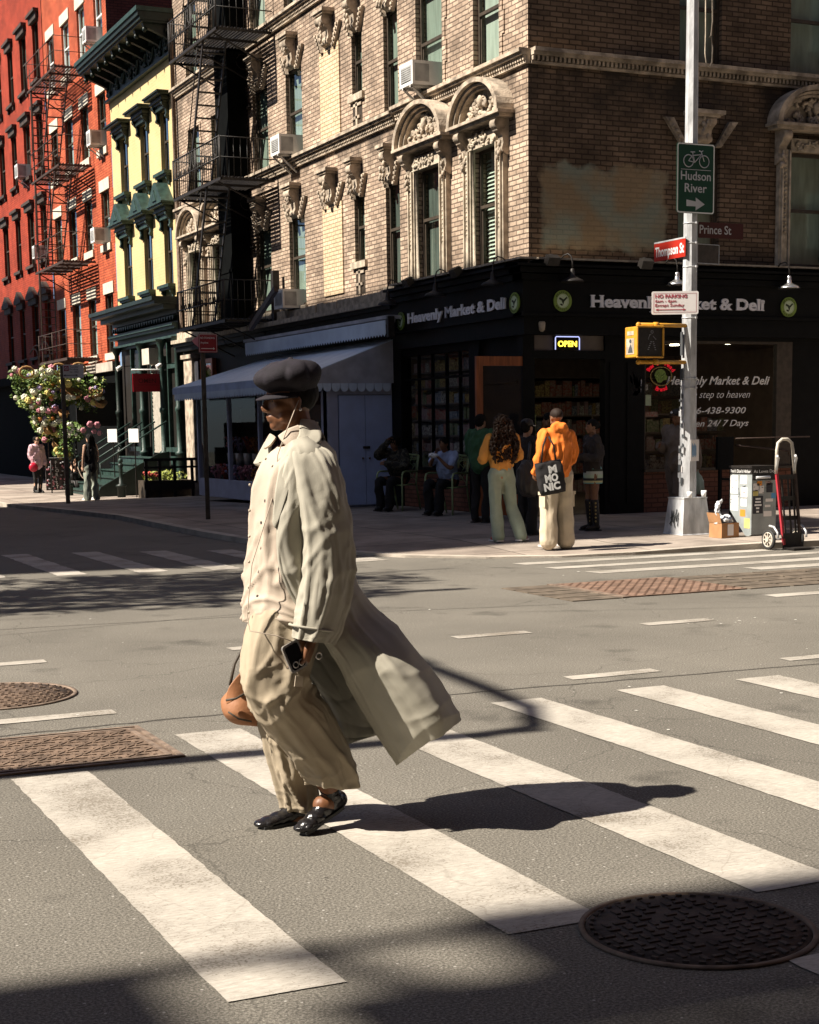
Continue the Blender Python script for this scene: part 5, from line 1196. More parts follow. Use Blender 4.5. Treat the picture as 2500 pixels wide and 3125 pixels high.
# planter rail in front of the shop right of the stoop
P_ = thing('planter_fence', 'black timber planter fence with red flowers between the stoop and the kiosk', 'planter', (10.4, 38, 0))
mb = MB()
for x in (10.28, 10.62, 11.0, 11.45): mb.box(x, x+.07, 37.55, 37.6, -.15, .86)
mb.box(10.25, 11.6, 37.53, 37.56, .80, .87); mb.box(10.25, 11.6, 37.53, 37.56, .62, .67); mb.box(10.25, 11.6, 37.53, 37.56, .10, .3); mb.build('rail', MATS['iron'], P_)
mb = MB(); mb.box(10.3, 11.5, 37.7, 38.3, -.15, .32); mb.build('box', MATS['frame_brown'], P_)
rr = random.Random(31)
def leaves(mb, c, rad, n, s, r):
    for q in range(n):
        while 1:
            p = Vector((r.uniform(-1,1), r.uniform(-1,1), r.uniform(-1,1)))
            if p.length < 1: break
        p = Vector((c[0]+p.x*rad[0], c[1]+p.y*rad[1], c[2]+p.z*rad[2])); a = Vector((r.uniform(-1,1), r.uniform(-1,1), r.uniform(-1,1))).normalized(); b_ = a.orthogonal().normalized(); L_ = s*r.uniform(.6,1.3)
        mb.add([p-a*L_, p+b_*L_*.4, p+a*L_, p-b_*L_*.4], [(0,1,2,3)], False)
mb = MB(); leaves(mb, (10.9, 38, .42), (.6,.3,.14), 200, .06, rr); mb.build('foliage', MATS['leaf_yellow'], P_)
mb = MB()
for q in range(26): mb.ell((10.52+rr.uniform(-.15,.2), 37.9+rr.uniform(-.2,.2), .46+rr.uniform(-.03,.06)), (.045,.045,.035), 6, 4)
mb.build('blooms', MATS['flowers_red'], P_)
# black restaurant front at the foot of the red building with floral arch
blk = MATS['matte_black']
Rf = thing('black_shopfront', 'black restaurant front at the foot of the red building behind the flowers', 'shopfront', (11.6, 50, -.1))
mb = MB(ML); mb.box(45.4, 66, -.1, .2, -.3, 3.3); mb.build('wall', blk, Rf)
mb = MB(ML); mb.box(45.42, 54, -.22, .02, 3.3, 3.57); mb.build('stone_band', MATS['concrete'], Rf)
mb = MB(ML); mb.box(54.02, 66, -.4, .02, 3.3, 3.6); mb.build('awning_box', blk, Rf)
t = thing('restaurant_sign', 'black square sign with a faint grey monogram hung beside the floral arch', 'sign', (10.95, 45.6, 2.2))
mb = MB(); mb.box(10.5, 11.7, 45.55, 45.6, 1.7, 2.95); mb.build('panel', MATS['iron'], t)
mb = MB(); put_text(mb, 'G', (10.62, 45.54, 2.22), (1,0,0), (0,0,1), .5, ext=.002, offset=-.012); put_text(mb, 'n', (10.88, 45.54, 2.22), (1,0,0), (0,0,1), .42, ext=.002, offset=-.006); put_text(mb, 'C', (11.12, 45.54, 2.3), (1,0,0), (0,0,1), .3, ext=.002, offset=-.01); mb.build('monogram', MATS['letter_grey'], t)
Fa = thing('floral_arch', 'lush arch of pale roses, straw baskets and green leaves over the restaurant doorway', 'flower arch', (9.6, 45, 0))
def ctl(u, v):      # arch curve: from left down to the tip
    return None
clumps = []      # (x, y, z, r): a hanging band of flowers
rr = random.Random(12)
for q in range(120):
    f = rr.random()
    if f < .62: x = rr.uniform(8.6, 10.95); z = rr.uniform(2.35, 3.25)-max(0, (x-10.2))*.35; 
    else: g_ = rr.random(); x = 9.15+rr.uniform(-.22,.32)+g_*.45; z = 2.4-g_*1.05
    clumps.append((x, 44.6+rr.uniform(-.5,.5), z))
mb = MB()
for x, y, z in clumps: leaves(mb, (x, y, z), (.20,.25,.20), 34, .065, rr)
mb.build('foliage', MATS['leaf_green'], Fa)
mb = MB()
for x, y, z in clumps[::2]: leaves(mb, (x, y-.1, z), (.20,.25,.20), 26, .06, rr)
mb.build('bright_foliage', MATS['leaf_yellow'], Fa)
def rose_mesh(name, mt, parent):
    mb = MB(); c0 = .09; o_ = OFF[parent.name]
    for k in range(6): w = k*1.047; mb.ell(o_+Vector((c0*.5*math.cos(w), .012*(k%3), c0*.5*math.sin(w))), (c0*.5,c0*.4,c0*.5), 7, 5)
    for k in range(3): w = k*2.1; mb.ell(o_+Vector((c0*.2*math.cos(w), -.03, c0*.2*math.sin(w))), (c0*.3,c0*.3,c0*.3), 6, 4)
    return mb.build(name, MATS[mt], parent)
def roses(name, mt, n, zmin=1.2):
    o0 = rose_mesh(name, mt, Fa)
    for q in range(n):
        x, y, z = rr.choice(clumps); x += rr.uniform(-.18,.18); z += rr.uniform(-.15,.15); y -= .22+rr.uniform(0,.1); k = rr.uniform(.55,1.3)
        o = o0 if q == 0 else o0.copy()
        if q: COL.objects.link(o); o.parent = Fa
        o.location = Vector((x, y, z))-OFF[Fa.name]; o.scale = (k,k,k); o.rotation_euler = (0, rr.uniform(0,6), 0)
roses('white_rose', 'flowers_white', 95); roses('yellow_rose', 'flowers_yellow', 38); roses('lilac_bloom', 'flowers_lilac', 18); roses('pink_bloom', 'flowers_pink', 36); roses('orange_bloom', 'flowers_orange', 9)
mat('straw', (.45,.25,.10), rough=.8, var=.3, vs=20, bump=.4, bs=60)
for x, z, r, w in ((10.1,2.62,.26,.3),(10.75,2.62,.22,-.5),(10.85,2.35,.2,.2),(9.6,1.2,.2,.6),(9.8,2.05,.16,.1),(9.35,1.6,.15,.9)):
    mb = MB(); mb.lathe([(.02,-.1),(r*.7,-.1),(r,.06),(r*.93,.06),(r*.6,-.06)], (0,0,0), 14)
    E_ = Matrix.Translation((x, 44.1, z)) @ Matrix.Rotation(w, 4, 'Y') @ Matrix.Rotation(.5, 4, 'X'); mb.v = [E_ @ p for p in mb.v]; mb.build('basket', MATS['straw'], Fa)
for x, z in ((8.85,3.2),(9.75,3.28),(10.3,3.3)): mb = MB(); mb.tube([(x+.2*math.cos(w), 44.2, z+.16*math.sin(w)) for w in [i*.52 for i in range(12)]], .03, 6, closed=True); mb.build('straw_ring', MATS['straw'], Fa)
# second flower group by the stoop, and the single low hanging basket
t = thing('potted_roses', 'bunch of pink and cream roses with leaves just left of the stoop rails', 'flowers', (10.0, 43.6, .9))
mb = MB(); leaves(mb, (9.9, 43.6, 1.55), (.4,.3,.3), 300, .07, rr); leaves(mb, (9.75, 43.7, 1.1), (.25,.3,.35), 200, .06, rr); mb.build('foliage', MATS['leaf_green'], t)
mb = MB()
for x, z, c0 in ((10.15,1.58,.085),(10.35,1.74,.10),(10.55,1.72,.10),(10.45,1.55,.075),(10.6,1.5,.075)):
    for k in range(6): w = k*1.05; mb.ell((x+c0*.45*math.cos(w), 43.3, z+c0*.45*math.sin(w)), (c0*.55,c0*.4,c0*.55), 8, 5)
mb.build('pink_roses', MATS['flowers_pink'], t)
mb = MB()
for q in range(16): mb.ell((9.9+rr.uniform(-.3,.15), 43.25, 1.6+rr.uniform(-.2,.2)), (.05,.05,.05), 6, 4)
mb.build('cream_blooms', MATS['flowers_white'], t)
mb = MB(); mb.tube([(10.0,43.6,-.15),(10.0,43.6,1.3)], .03, 6); mb.lathe([(.14,-.15),(.2,.2),(.18,.2)], (10.0,43.6,0), 12); mb.build('stand', MATS['iron'], t)
t = thing('low_hanging_basket', 'basket of pale yellow roses hanging low over the folding screen', 'flowers', (9.4, 44.2, 1.2))
mb = MB(); leaves(mb, (9.75, 44.2, .95), (.33,.25,.2), 160, .06, rr); mb.build('foliage', MATS['leaf_green'], t)
mb = MB()
for q in range(34): mb.ell((9.72+rr.uniform(-.26,.26), 43.95+rr.uniform(-.05,.05), .97+rr.uniform(-.16,.16)), (.055,.05,.055), 6, 4)
mb.build('yellow_roses', MATS['flowers_yellow'], t)
mb = MB(); mb.lathe([(.08,-.12),(.17,.1),(.15,.1)], (10.0,44.0,.65), 12); mb.tube([(9.75,44.2,1.05),(9.5,44.4,2.3)], .008, 4); mb.build('pot', MATS['straw'], t)
# screen with florist lettering
t = thing('florist_screen', 'black patterned screen behind a low rail, white letters spelling FLORIST down it', 'screen', (9.9, 44.9, -.13))
mat('screen_cloth', (.10,.08,.08), rough=.8, col2=(.02,.018,.018), vs=9, detail=2)
mb = MB(); mb.box(9.35, 10.05, 44.7, 44.74, -.1, .78); mb.build('panel', MATS['screen_cloth'], t)
mb = MB(); mb.box(10.1, 10.7, 44.7, 44.74, -.1, .78); mb.build('panel', MATS['screen_cloth'], t)
mb = MB()
for i, ch in enumerate('FLORIST'): put_text(mb, ch, (9.62, 44.69, .64-i*.115), (1,0,0), (0,0,1), .13, ext=.002, offset=.002)
mb.build('letters', MATS['letter_white'], t)
mb = MB()
for q in range(40): x = rr.choice([rr.uniform(9.38,9.6), rr.uniform(9.75,10.02), rr.uniform(10.12,10.68)]); mb.ell((x, 44.69, rr.uniform(-.05,.72)), (.03,.008,.03), 6, 4)
mb.build('printed_flowers', MATS['flowers_pink'], t)
mb = MB()
for q in range(40): x = rr.choice([rr.uniform(9.38,9.6), rr.uniform(9.75,10.02), rr.uniform(10.12,10.68), rr.uniform(10.12,10.68)]); mb.ell((x, 44.69, rr.uniform(-.05,.72)), (.035,.008,.02), 6, 4)
mb.build('printed_leaves', MATS['letter_grey'], t)
t = thing('low_rail', 'thin black pavement rail in front of the florist screen', 'railing', (9.6, 43.5, -.13))
mb = MB(); mb.tube([(9.2,43.5,.83),(10.6,43.5,.83)], .018, 6)
for x in (9.25, 9.85, 10.0, 10.55): mb.tube([(x,43.5,-.13),(x,43.5,.83)], .02, 6)
mb.build('rail', MATS['iron'], t)

# ---------------------------------------------------------------- sign posts on the left pavement
mat('sign_white', (.80,.76,.74), rough=.45, var=.03); mat('sign_ink', (.42,.05,.08), rough=.5, var=0); mat('sign_dark_ink', (.03,.03,.04), rough=.5, var=0); mat('sign_maroon', (.27,.012,.022), rough=.5, var=.1)
mat('post_steel', (.10,.085,.065), rough=.6, var=.3, vs=8)
def rounded(x0, x1, z0, z1, r, k=4):
    P = []
    for cx, cz, a0 in ((x1-r, z1-r, 0), (x0+r, z1-r, .5), (x0+r, z0+r, 1), (x1-r, z0+r, 1.5)):
        for q in range(k+1): w = (a0+.5*q/k)*math.pi; P.append((cx+math.cos(w)*r, cz+math.sin(w)*r))
    return P
def u_post(mb, x, y, z0, z1):
    mb.box(x-.03, x+.03, y+.02, y+.026, z0, z1); mb.box(x-.036, x-.03, y, y+.026, z0, z1); mb.box(x+.03, x+.036, y, y+.026, z0, z1)
t = thing('parking_sign', 'dark red NO STANDING sign on a thin post on the shaded left pavement', 'sign', (7.77, 24.7, .07))
mb = MB(); u_post(mb, 7.80, 24.7, .05, 3.05); mb.build('post', MATS['post_steel'], t)
mb = MB(); mb.prism(rounded(7.73, 8.045, 2.79, 3.09, .02), lambda a, z, d: (a, d+(a-7.73)*-.0, z+(a-7.73)*.0), 24.69, 24.696); 
mb.cur = 1; 
for bx in ((7.74,8.035,2.80,2.805),(7.74,8.035,3.075,3.08),(7.74,7.745,2.805,3.075),(8.03,8.035,2.805,3.075)): mb.box(bx[0], bx[1], 24.687, 24.69, bx[2], bx[3])
mb.build('plate', [MATS['sign_maroon'], MATS['sign_white']], t)
mb = MB(); put_text(mb, 'NO STANDING', (7.76, 24.688, 3.01), (1,0,0), (0,0,1), .045, fit=.245, ext=.001); put_text(mb, 'Anytime', (7.76, 24.688, 2.935), (1,0,0), (0,0,1), .045, fit=.13, ext=.001)
mb.box(7.77, 7.98, 24.686, 24.689, 2.85, 2.86); mb.prism([(7.975,2.835),(8.0,2.855),(7.975,2.875)], lambda a, z, d: (a, d, z), 24.686, 24.689); mb.build('letters', MATS['sign_white'], t)
mb = MB(); mb.prism([(7.74,2.87),(7.66,2.93),(7.62,2.98),(7.68,3.03),(7.74,3.05)], lambda a, z, d: (a, d, z), 24.70, 24.706); mb.build('second_plate', MATS['flowers_pink'], t)
Mw = Matrix.Translation((8.05,36.1,0)) @ Matrix.Rotation(R_(-28), 4, 'Z') @ Matrix.Translation((-8.05,-36.1,0))
t = thing('parking_sign', 'white parking sign with a red mark on a slim brown post before the flowers', 'sign', (8.05, 36.1, -.1))
mb = MB(); mb.box(8.0, 8.09, 36.12, 36.17, -.14, 3.05); mb.build('post', MATS['post_steel'], t)
mb = MB(); mb.M = Mw; mb.prism(rounded(8.055, 8.53, 2.77, 3.07, .02), lambda a, z, d: (a, d, z), 36.09, 36.1); mb.build('plate', MATS['sign_white'], t)
mb = MB(Mw); mb.box(8.08, 8.19, 36.085, 36.09, 2.925, 3.04); mb.build('symbol_block', MATS['sign_ink'], t)
mb = MB(Mw); mb.tube([(8.135+.035*math.cos(w), 36.083, 2.982+.035*math.sin(w)) for w in [i*.628 for i in range(10)]], .006, 4, closed=True); mb.bar((8.11,36.083,3.01),(8.16,36.083,2.955),.01); mb.build('symbol', MATS['sign_white'], t)
mb = MB(); 
for s_, z in (('Tuesday', 3.0), ('Friday', 2.945), ('7am - 7:30am', 2.885)): put_text(mb, s_, Mw @ Vector((8.215, 36.086, z)), Mw.to_3x3() @ Vector((1,0,0)), (0,0,1), .05, fit=.2, ext=.001)
mb.M = Mw; mb.box(8.1, 8.36, 36.086, 36.089, 2.822, 2.834); mb.prism([(8.06,2.828),(8.11,2.808),(8.11,2.848)][::-1], lambda a, z, d: (a, d, z), 36.086, 36.089); mb.prism([(8.40,2.828),(8.35,2.848),(8.35,2.808)][::-1], lambda a, z, d: (a, d, z), 36.086, 36.089); mb.build('letters', MATS['sign_dark_ink'], t)
# unseen van added to shade the far pavement; trees and lamps across the street
t = thing('street_tree', 'leafy street tree across the side street', 'tree', (-5.0, 16.2, 0))
mb = MB(); mb.tube([(-5,16.2,0),(-5.05,16.2,3),(-5,16.1,6),(-5,16.1,9)], [.2,.16,.12,.05], 8)
for q in range(9): w = q*.8; mb.tube([(-5,16.15,5+q*.4),(-5+math.cos(w)*1.0,16.15+math.sin(w)*1.2,6.5+q*.45),(-5+math.cos(w)*1.7,16.15+math.sin(w)*1.9,8+q*.5)], [.07,.05,.02], 5)
mb.build('trunk', MATS['frame_brown'], t); mb = MB(); rr = random.Random(77)
for q in range(60): w = rr.uniform(0,6.28); s = rr.uniform(.3,2.2); leaves(mb, (-5+math.cos(w)*s, 16.3+math.sin(w)*s*1.1, rr.uniform(7.0,12.2)), (.55,.55,.28), 60, .12, rr)
mb.build('crown', MATS['leaf_green'], t)
def lamp_post(lab, x, y, h, arm=True):
    t = thing('street_lamp', lab, 'street lamp', (x, y, 0)); mb = MB(); mb.tube([(x,y,0),(x,y,h*.5),(x,y,h)], [.11,.095,.08], 10); mb.lathe([(.22,0),(.2,.5),(.12,.6)], (x,y,0), 8); mb.build('pole', MATS['steel'], t)
    if arm:
        mb = MB(); mb.tube([(x,y,h-.1),(x,y+.1,h+.35),(x,y+.6,h+.62),(x,y+1.3,h+.72),(x,y+2.2,h+.8)], .06, 8); mb.ell((x, y+2.6, h+.8), (.12,.45,.09), 10, 6); mb.tube([(x,y,h),(x,y,h+.35)], .04, 6); mb.build('arm', MATS['steel'], t)
lamp_post('curved arm street lamp across the side street', -4, 7.62, 8.35)
lamp_post('tall street lamp farther along the side street', -4, 14.35, 11.8, False)
mb = MB(); t = thing('shade_van', 'unseen dark van added left of the frame to shade the far pavement', 'van', (4.6, 43.5, -.24))
mb.box(3.7, 5.6, 41.6, 46.2, .12, 1.75); mb.box(3.7, 5.6, 46.2, 47.2, .12, 1.0); mb.build('body', MATS['paint_black'], t); mb = MB()
for x in (3.75, 5.35):
    for y in (42.4, 46.2): mb = MB(); mb.tube([(x, y, .06),(x+.2, y, .06)], .32, 16); mb.build('wheel', MATS['rubber'], t)
tb = thing('apartment_block', 'brick apartment block behind and right of the camera', 'building', (24, -8, 0)); mb = MB(); mb.box(11, 45, -30, 1.5, 0, 26); mb.build('wall', MATS['plain_brick'], tb)
ts = thing('office_block', 'tall brick block across the street behind the camera', 'building', (0, -14, 0)); mb = MB(); mb.box(-30, 10.9, -40, -7, 0, 30); mb.build('wall', MATS['plain_brick'], ts)
ts = thing('office_block', 'brick block down the side street on the right, out of frame', 'building', (34, 20, 0)); mb = MB(); mb.box(26.2, 60, 17.5, 40, 0, 24); mb.build('wall', MATS['plain_brick'], ts)
mb = MB(); Mo = Matrix(((1,0,0,0),(0,-1,0,1.5),(0,0,1,0),(0,0,0,1)))
for z in (4,7,10,13,16):
    for x in range(12, 44, 3): mb.box(x, x+1, 1.5, 1.53, z, z+1.7)
mb.build('windows', MATS['curtain'], tb)
# ---------------------------------------------------------------- people
mat('skin_dark', (.17,.070,.030), rough=.5, var=.12, vs=20, spec=.5)
mat('skin_brown', (.22,.105,.055), rough=.5, var=.1, vs=20)
mat('skin_tan', (.40,.22,.13), rough=.5, var=.08, vs=20)
mat('skin_pale', (.62,.38,.26), rough=.5, var=.08, vs=20)
mat('hair_black', (.006,.005,.004), rough=.75, spec=.15, var=.3, vs=60, stretch=(3,3,.4))
mat('hair_brown', (.022,.012,.007), rough=.6, spec=.2, var=.5, vs=30, stretch=(3,3,.5))
def fabric(name, col, rough=.85, var=.08, vs=8, bump=.15, bs=220, **k): return mat(name, col, rough=rough, var=var, vs=vs, bump=bump, bs=bs, **k)
def fuse(mb, name, mt, parent, vox=.012, sm=6, fac=.5, amp=0, fs=9, seed=0, aniso=(1,1,.45), thin=None):
    """grow one continuous skin over everything in mb, smooth it, press folds into it"""
    o = mb.build(name, mt, parent)
    md = o.modifiers.new('r', 'REMESH'); md.mode = 'VOXEL'; md.voxel_size = vox; md.use_smooth_shade = True
    if sm: s = o.modifiers.new('s', 'SMOOTH'); s.factor = fac; s.iterations = sm
    bake(o)
    if amp: folds(o, amp, fs, seed, aniso)
    o.data.polygons.foreach_set('use_smooth', [True]*len(o.data.polygons))
    return o
def folds(o, amp, fs=9, seed=0, aniso=(1,1,.45), fn=None):
    me = o.data; me.update(); sx = Vector((seed*3.1, seed*1.7, seed*.9)); out = []
    for v in me.vertices:
        p = v.co; q = Vector((p.x*aniso[0], p.y*aniso[1], p.z*aniso[2]))*fs + sx
        n1 = noise.noise(q + Vector((0,0,p.x*2.0))); n2 = noise.noise(q*2.3)
        d = (1-abs(n1)*2.2)*amp + n2*amp*.35 - amp*.55
        if fn: d = d*fn(p)
        out.append(p + v.normal*d)
    for v, p in zip(me.vertices, out): v.co = p
    me.update()
def cap_limb(mb, pts, rs, n=12, k=5, fl=1.0):
    """tapered limb through joints with rounded ends, interpolated smoothly"""
    pts = [Vector(p) for p in pts]; P = []; Rr = []
    for i in range(len(pts)-1):
        p0 = pts[max(i-1,0)]; p1 = pts[i]; p2 = pts[i+1]; p3 = pts[min(i+2, len(pts)-1)]
        for q in range(k):
            t = q/k; P.append(.5*((2*p1)+(p2-p0)*t+(2*p0-5*p1+4*p2-p3)*t*t+(3*p1-p0-3*p2+p3)*t**3)); s_ = t*t*(3-2*t); Rr.append(rs[i]*(1-s_)+rs[i+1]*s_)
    P.append(pts[-1]); Rr.append(rs[-1])
    mb.tube(P, Rr, n); mb.ell(P[0], (Rr[0],)*3, n, 8); mb.ell(P[-1], (Rr[-1],)*3, n, 8)
def make_hand(mb, w, d, nrm, side, s=1.0, curl=.6, thumb=.6):
    """palm, four bent fingers of different lengths and a thumb from the side of the palm. d = towards the fingertips, nrm = out of the back of the hand"""
    d = Vector(d).normalized(); nrm = Vector(nrm); nrm = (nrm-d*nrm.dot(d)).normalized(); a = d.cross(nrm)*side; w = Vector(w)
    for q in range(5):
        o = (-.030+.015*q)*s; mb.tube([w+a*o*.6, w+d*.045*s+a*o, w+d*.088*s+a*o], [.013*s,.0145*s,.0115*s], 8); mb.ell(w+d*.088*s+a*o, (.0115*s,)*3, 8, 6)
    mb.ell(w, (.024*s,.024*s,.024*s), 8, 6)
    for q, (o, L1) in enumerate([(-.032,.060),(-.011,.074),(.011,.080),(.031,.070)]):
        p = w+d*.088*s+a*o*s; dd = d.copy(); r = .0088*s; pts = [p]; ang = curl*(1+.12*q)
        for f in (.45,.32,.23):
            dd = (dd*math.cos(ang)-nrm*math.sin(ang)).normalized(); nn = nrm; p = p+dd*L1*f*s; pts.append(p)
            nrm2 = (nrm*math.cos(ang)+d*math.sin(ang)); ang = ang*.95
            d_, nrm_ = dd, nrm2
        # bend progressively
        p = w+d*.088*s+a*o*s; pts = [p]; th = 0
        for f, c_ in ((.45,.9),(.32,1.1),(.23,.7)):
            th += curl*c_; p = p+(d*math.cos(th)-nrm*math.sin(th))*L1*f*s; pts.append(p)
        mb.tube(pts, [.0098*s,.009*s,.0082*s,.0068*s], 8); mb.ell(pts[-1], (.0068*s,)*3, 8, 6)
        for e in pts[1:3]: mb.ell(e, (.0092*s,)*3, 8, 6)
    p = w+d*.022*s+a*.026*s; t1 = (a*.75+d*.65-nrm*.25*thumb).normalized(); t2 = (a*.25+d*.85-nrm*.5*thumb).normalized(); t3 = (-a*.1*thumb+d*.9-nrm*.4*thumb).normalized()
    pts = [p, p+t1*.034*s, p+t1*.034*s+t2*.032*s, p+t1*.034*s+t2*.032*s+t3*.024*s]; mb.tube(pts, [.015*s,.012*s,.0105*s,.008*s], 8); mb.ell(pts[-1], (.008*s,)*3, 8, 6); mb.ell(pts[1], (.0125*s,)*3, 8, 6)
def make_head(mb, c, fwd, up, s=1.0, ears=True, detail=True):
    """cranium, brow, cheeks, nose, lips, chin, ears"""
    f = Vector(fwd).normalized(); u = Vector(up); u = (u-f*u.dot(f)).normalized(); l = u.cross(f)
    B3 = Matrix((f, l, u)).transposed(); eul = B3.to_euler()
    P = lambda x, y, z: Vector(c)+(f*x+l*y+u*z)*s
    def E(x, y, z, rx, ry, rz, nu=16, nv=12): mb.ell(P(x,y,z), (rx*s,ry*s,rz*s), nu, nv, rot=eul)
    E(-.012,0,.028,.098,.076,.088); E(.018,0,-.02,.070,.062,.085); E(.040,0,-.062,.045,.046,.045); E(.062,0,-.088,.022,.024,.020)   # skull, face, jaw, chin
    for q in (-1,1): E(.045,q*.036,-.018,.030,.022,.026); E(.025,q*.048,-.058,.035,.016,.030); E(.068,q*.030,.022,.018,.022,.010); E(.062,q*.030,.004,.016,.014,.010)
    mb.tube([P(.082,0,.018),P(.094,0,-.004),P(.104,0,-.024)], [.008*s,.010*s,.013*s], 8); E(.098,0,-.028,.013,.016,.010)
    for q in (-1,1): E(.090,q*.013,-.031,.010,.009,.008)
    E(.083,0,-.054,.012,.024,.0075); E(.080,0,-.066,.012,.021,.0085); E(.07,0,-.06,.02,.03,.02)
    if ears:
        for q in (-1,1): E(-.006,q*.074,-.008,.018,.008,.030); E(-.004,q*.078,-.030,.010,.006,.010)
def eyes(mb, c, fwd, up, s=1.0):
    f = Vector(fwd).normalized(); u = Vector(up); u = (u-f*u.dot(f)).normalized(); l = u.cross(f)
    for q in (-1,1): mb.ell(Vector(c)+(f*.070+l*q*.030+u*.004)*s, (.0085*s,)*3, 8, 6)

# -------- the man crossing in the foreground. G(x, z, y): his side outline is drawn in the plane y = 5.5 and carried to depth y
def G(x, z, y): k = y/5.5; return Vector((x*k, y, 1.55+(z-1.55)*k))
fabric('coat_cloth', (.40,.375,.305), var=.07, vs=5, bump=.12, bs=300)
fabric('shirt_cloth', (.47,.39,.31), var=.06, vs=5, bump=.12, bs=300)
fabric('trouser_cloth', (.38,.315,.225), var=.08, vs=5, bump=.12, bs=300)
fabric('cap_wool', (.011,.008,.013), var=.3, vs=30, bump=.2, bs=200)
mat('bag_leather', (.33,.145,.065), rough=.6, var=.12, vs=8, bump=.1, bs=60)
mat('black_leather', (.012,.011,.012), rough=.25, var=.2, vs=30, bump=.22, bs=60, spec=.5)
mat('phone_glass', (.01,.01,.012), rough=.08, var=0); mat('silver', (.6,.58,.55), rough=.3, metal=.8, var=.05)
Mn = thing('person', 'man in a long open pale coat and newsboy cap crossing the near crosswalk', 'person', (2.1, 5.57, 0))
YC_ = 5.57
mb = MB()
hc = G(2.065, 1.652, YC_)
make_head(mb, hc, (-1, .06, -.06), (-.05, 0, 1), 1.0)
cap_limb(mb, [G(2.085,1.60,YC_), G(2.10,1.53,YC_), G(2.11,1.45,YC_)], [.056,.056,.07])
cap_limb(mb, [G(2.10,1.38,YC_), G(2.08,1.25,YC_), G(2.07,1.05,YC_), G(2.07,.90,YC_)], [.10,.125,.12,.13])
cap_limb(mb, [G(2.12,1.39,5.44), G(2.19,1.16,5.35), G(2.145,.80,5.33)], [.05,.042,.03])
cap_limb(mb, [G(2.09,1.43,5.74), G(2.02,1.16,5.80), G(1.92,.86,5.78)], [.06,.045,.03])
cap_limb(mb, [G(2.07,.90,5.49), G(2.0,.52,5.47), G(2.19,.17,5.49)], [.09,.065,.04])
cap_limb(mb, [G(2.05,.90,5.66), G(2.0,.50,5.68), G(2.06,.12,5.65)], [.09,.06,.04])
mb.ell(G(2.17,.10,5.49), (.05,.04,.04)); mb.ell(G(2.05,.05,5.65), (.06,.035,.04))
make_hand(mb, G(2.135,.755,5.33), (-.35,.02,-1), (.75,-.55,-.2), -1, .98, .55, .9)
make_hand(mb, G(1.915,.83,5.78), (-.25,0,-1), (.3,.9,0), 1, .98, .8, 1)
body = fuse(mb, 'body', MATS['skin_dark'], Mn, vox=.0048, sm=3)
mb = MB(); eyes(mb, hc, (-1,.06,-.06), (-.05,0,1)); mb.build('eyes', MATS['phone_glass'], body)
mb = MB()      # cropped hair below the cap
mb.ell(hc+Vector((.02,0,.03)), (.096,.080,.082), 20, 14); fuse(mb, 'hair', MATS['hair_black'], body, .006, 1, amp=.002, fs=40)
# newsboy cap
def ringcap(c, rx, ry, n=64, z=0, puff=0, tilt=0, xs=0):
    out = []
    for j in range(n):
        w = 2*math.pi*j/n; k = 1+puff*(abs(math.cos(4*w))**.6-.55)
        x = math.cos(w)*rx*k; y = math.sin(w)*ry*k; out.append(Vector((c.x+x+xs, c.y+y, c.z+z+x*tilt)))
    return out
cc = G(2.068, 1.69, YC_); rings = []
for rx, ry, z, pf, xs in [(a*.91, b_*.91, c*.96, d, e) for a, b_, c, d, e in [(.096,.084,-.012,0,.012),(.100,.088,.0,0,.010),(.112,.100,.010,.03,.004),(.134,.122,.030,.07,-.006),(.142,.130,.052,.09,-.008),(.136,.124,.076,.10,-.006),(.112,.102,.098,.11,.0),(.078,.072,.112,.10,.004),(.040,.038,.119,.06,.006),(.012,.012,.121,0,.006)]]:
    rings.append(ringcap(cc, rx, ry, 64, z, pf, .10, xs))
mb = MB(); mb.smooth = True; mb.loft(rings, cap=True); o = mb.build('cap_crown', MATS['cap_wool'], Mn)
sd_ = o.modifiers.new('s','SUBSURF'); sd_.levels = 1; sd_.render_levels = 1; bake(o); folds(o, .007, 9, 3, (1.0,1.0,.6))
mb = MB(); mb.ell(cc+Vector((.006,0,.117)), (.012,.012,.007), 10, 6); mb.build('cap_button', MATS['cap_wool'], Mn)
mb = MB(); A_ = []; B_ = []
for i in range(15):
    w = math.pi*(.5+i/14); A_.append(cc+Vector((.012+math.cos(w)*.094, math.sin(w)*.084, -.008+math.cos(w)*.004))); B_.append(cc+Vector((-.004+math.cos(w)*.128, math.sin(w)*.094, -.022-abs(math.cos(w))*.010)))
mb.smooth = True; mb.loft([A_, B_, [p-Vector((0,0,.007)) for p in B_], [p-Vector((0,0,.007)) for p in A_], A_], cap=False, closed=False); mb.build('cap_brim', MATS['cap_wool'], Mn)
# ear studs and earphone cord
mb = MB(); mb.ell(hc+Vector((.012,-.083,-.034)), (.006,)*3, 8, 6); mb.build('ear_stud', MATS['silver'], Mn)
mb = MB(); mb.tube([hc+Vector(p) for p in ((.005,-.086,.0),(-.01,-.088,-.03),(-.035,-.095,-.08),(-.06,-.10,-.13),(-.085,-.09,-.20),(-.10,-.10,-.32))]+[G(1.90,1.05,5.42),G(1.875,.86,5.42),G(1.885,.80,5.38),G(1.99,.775,5.32),G(2.06,.745,5.31)], .0021, 5); mb.build('earphone_cord', MATS['shirt_cloth'], Mn)

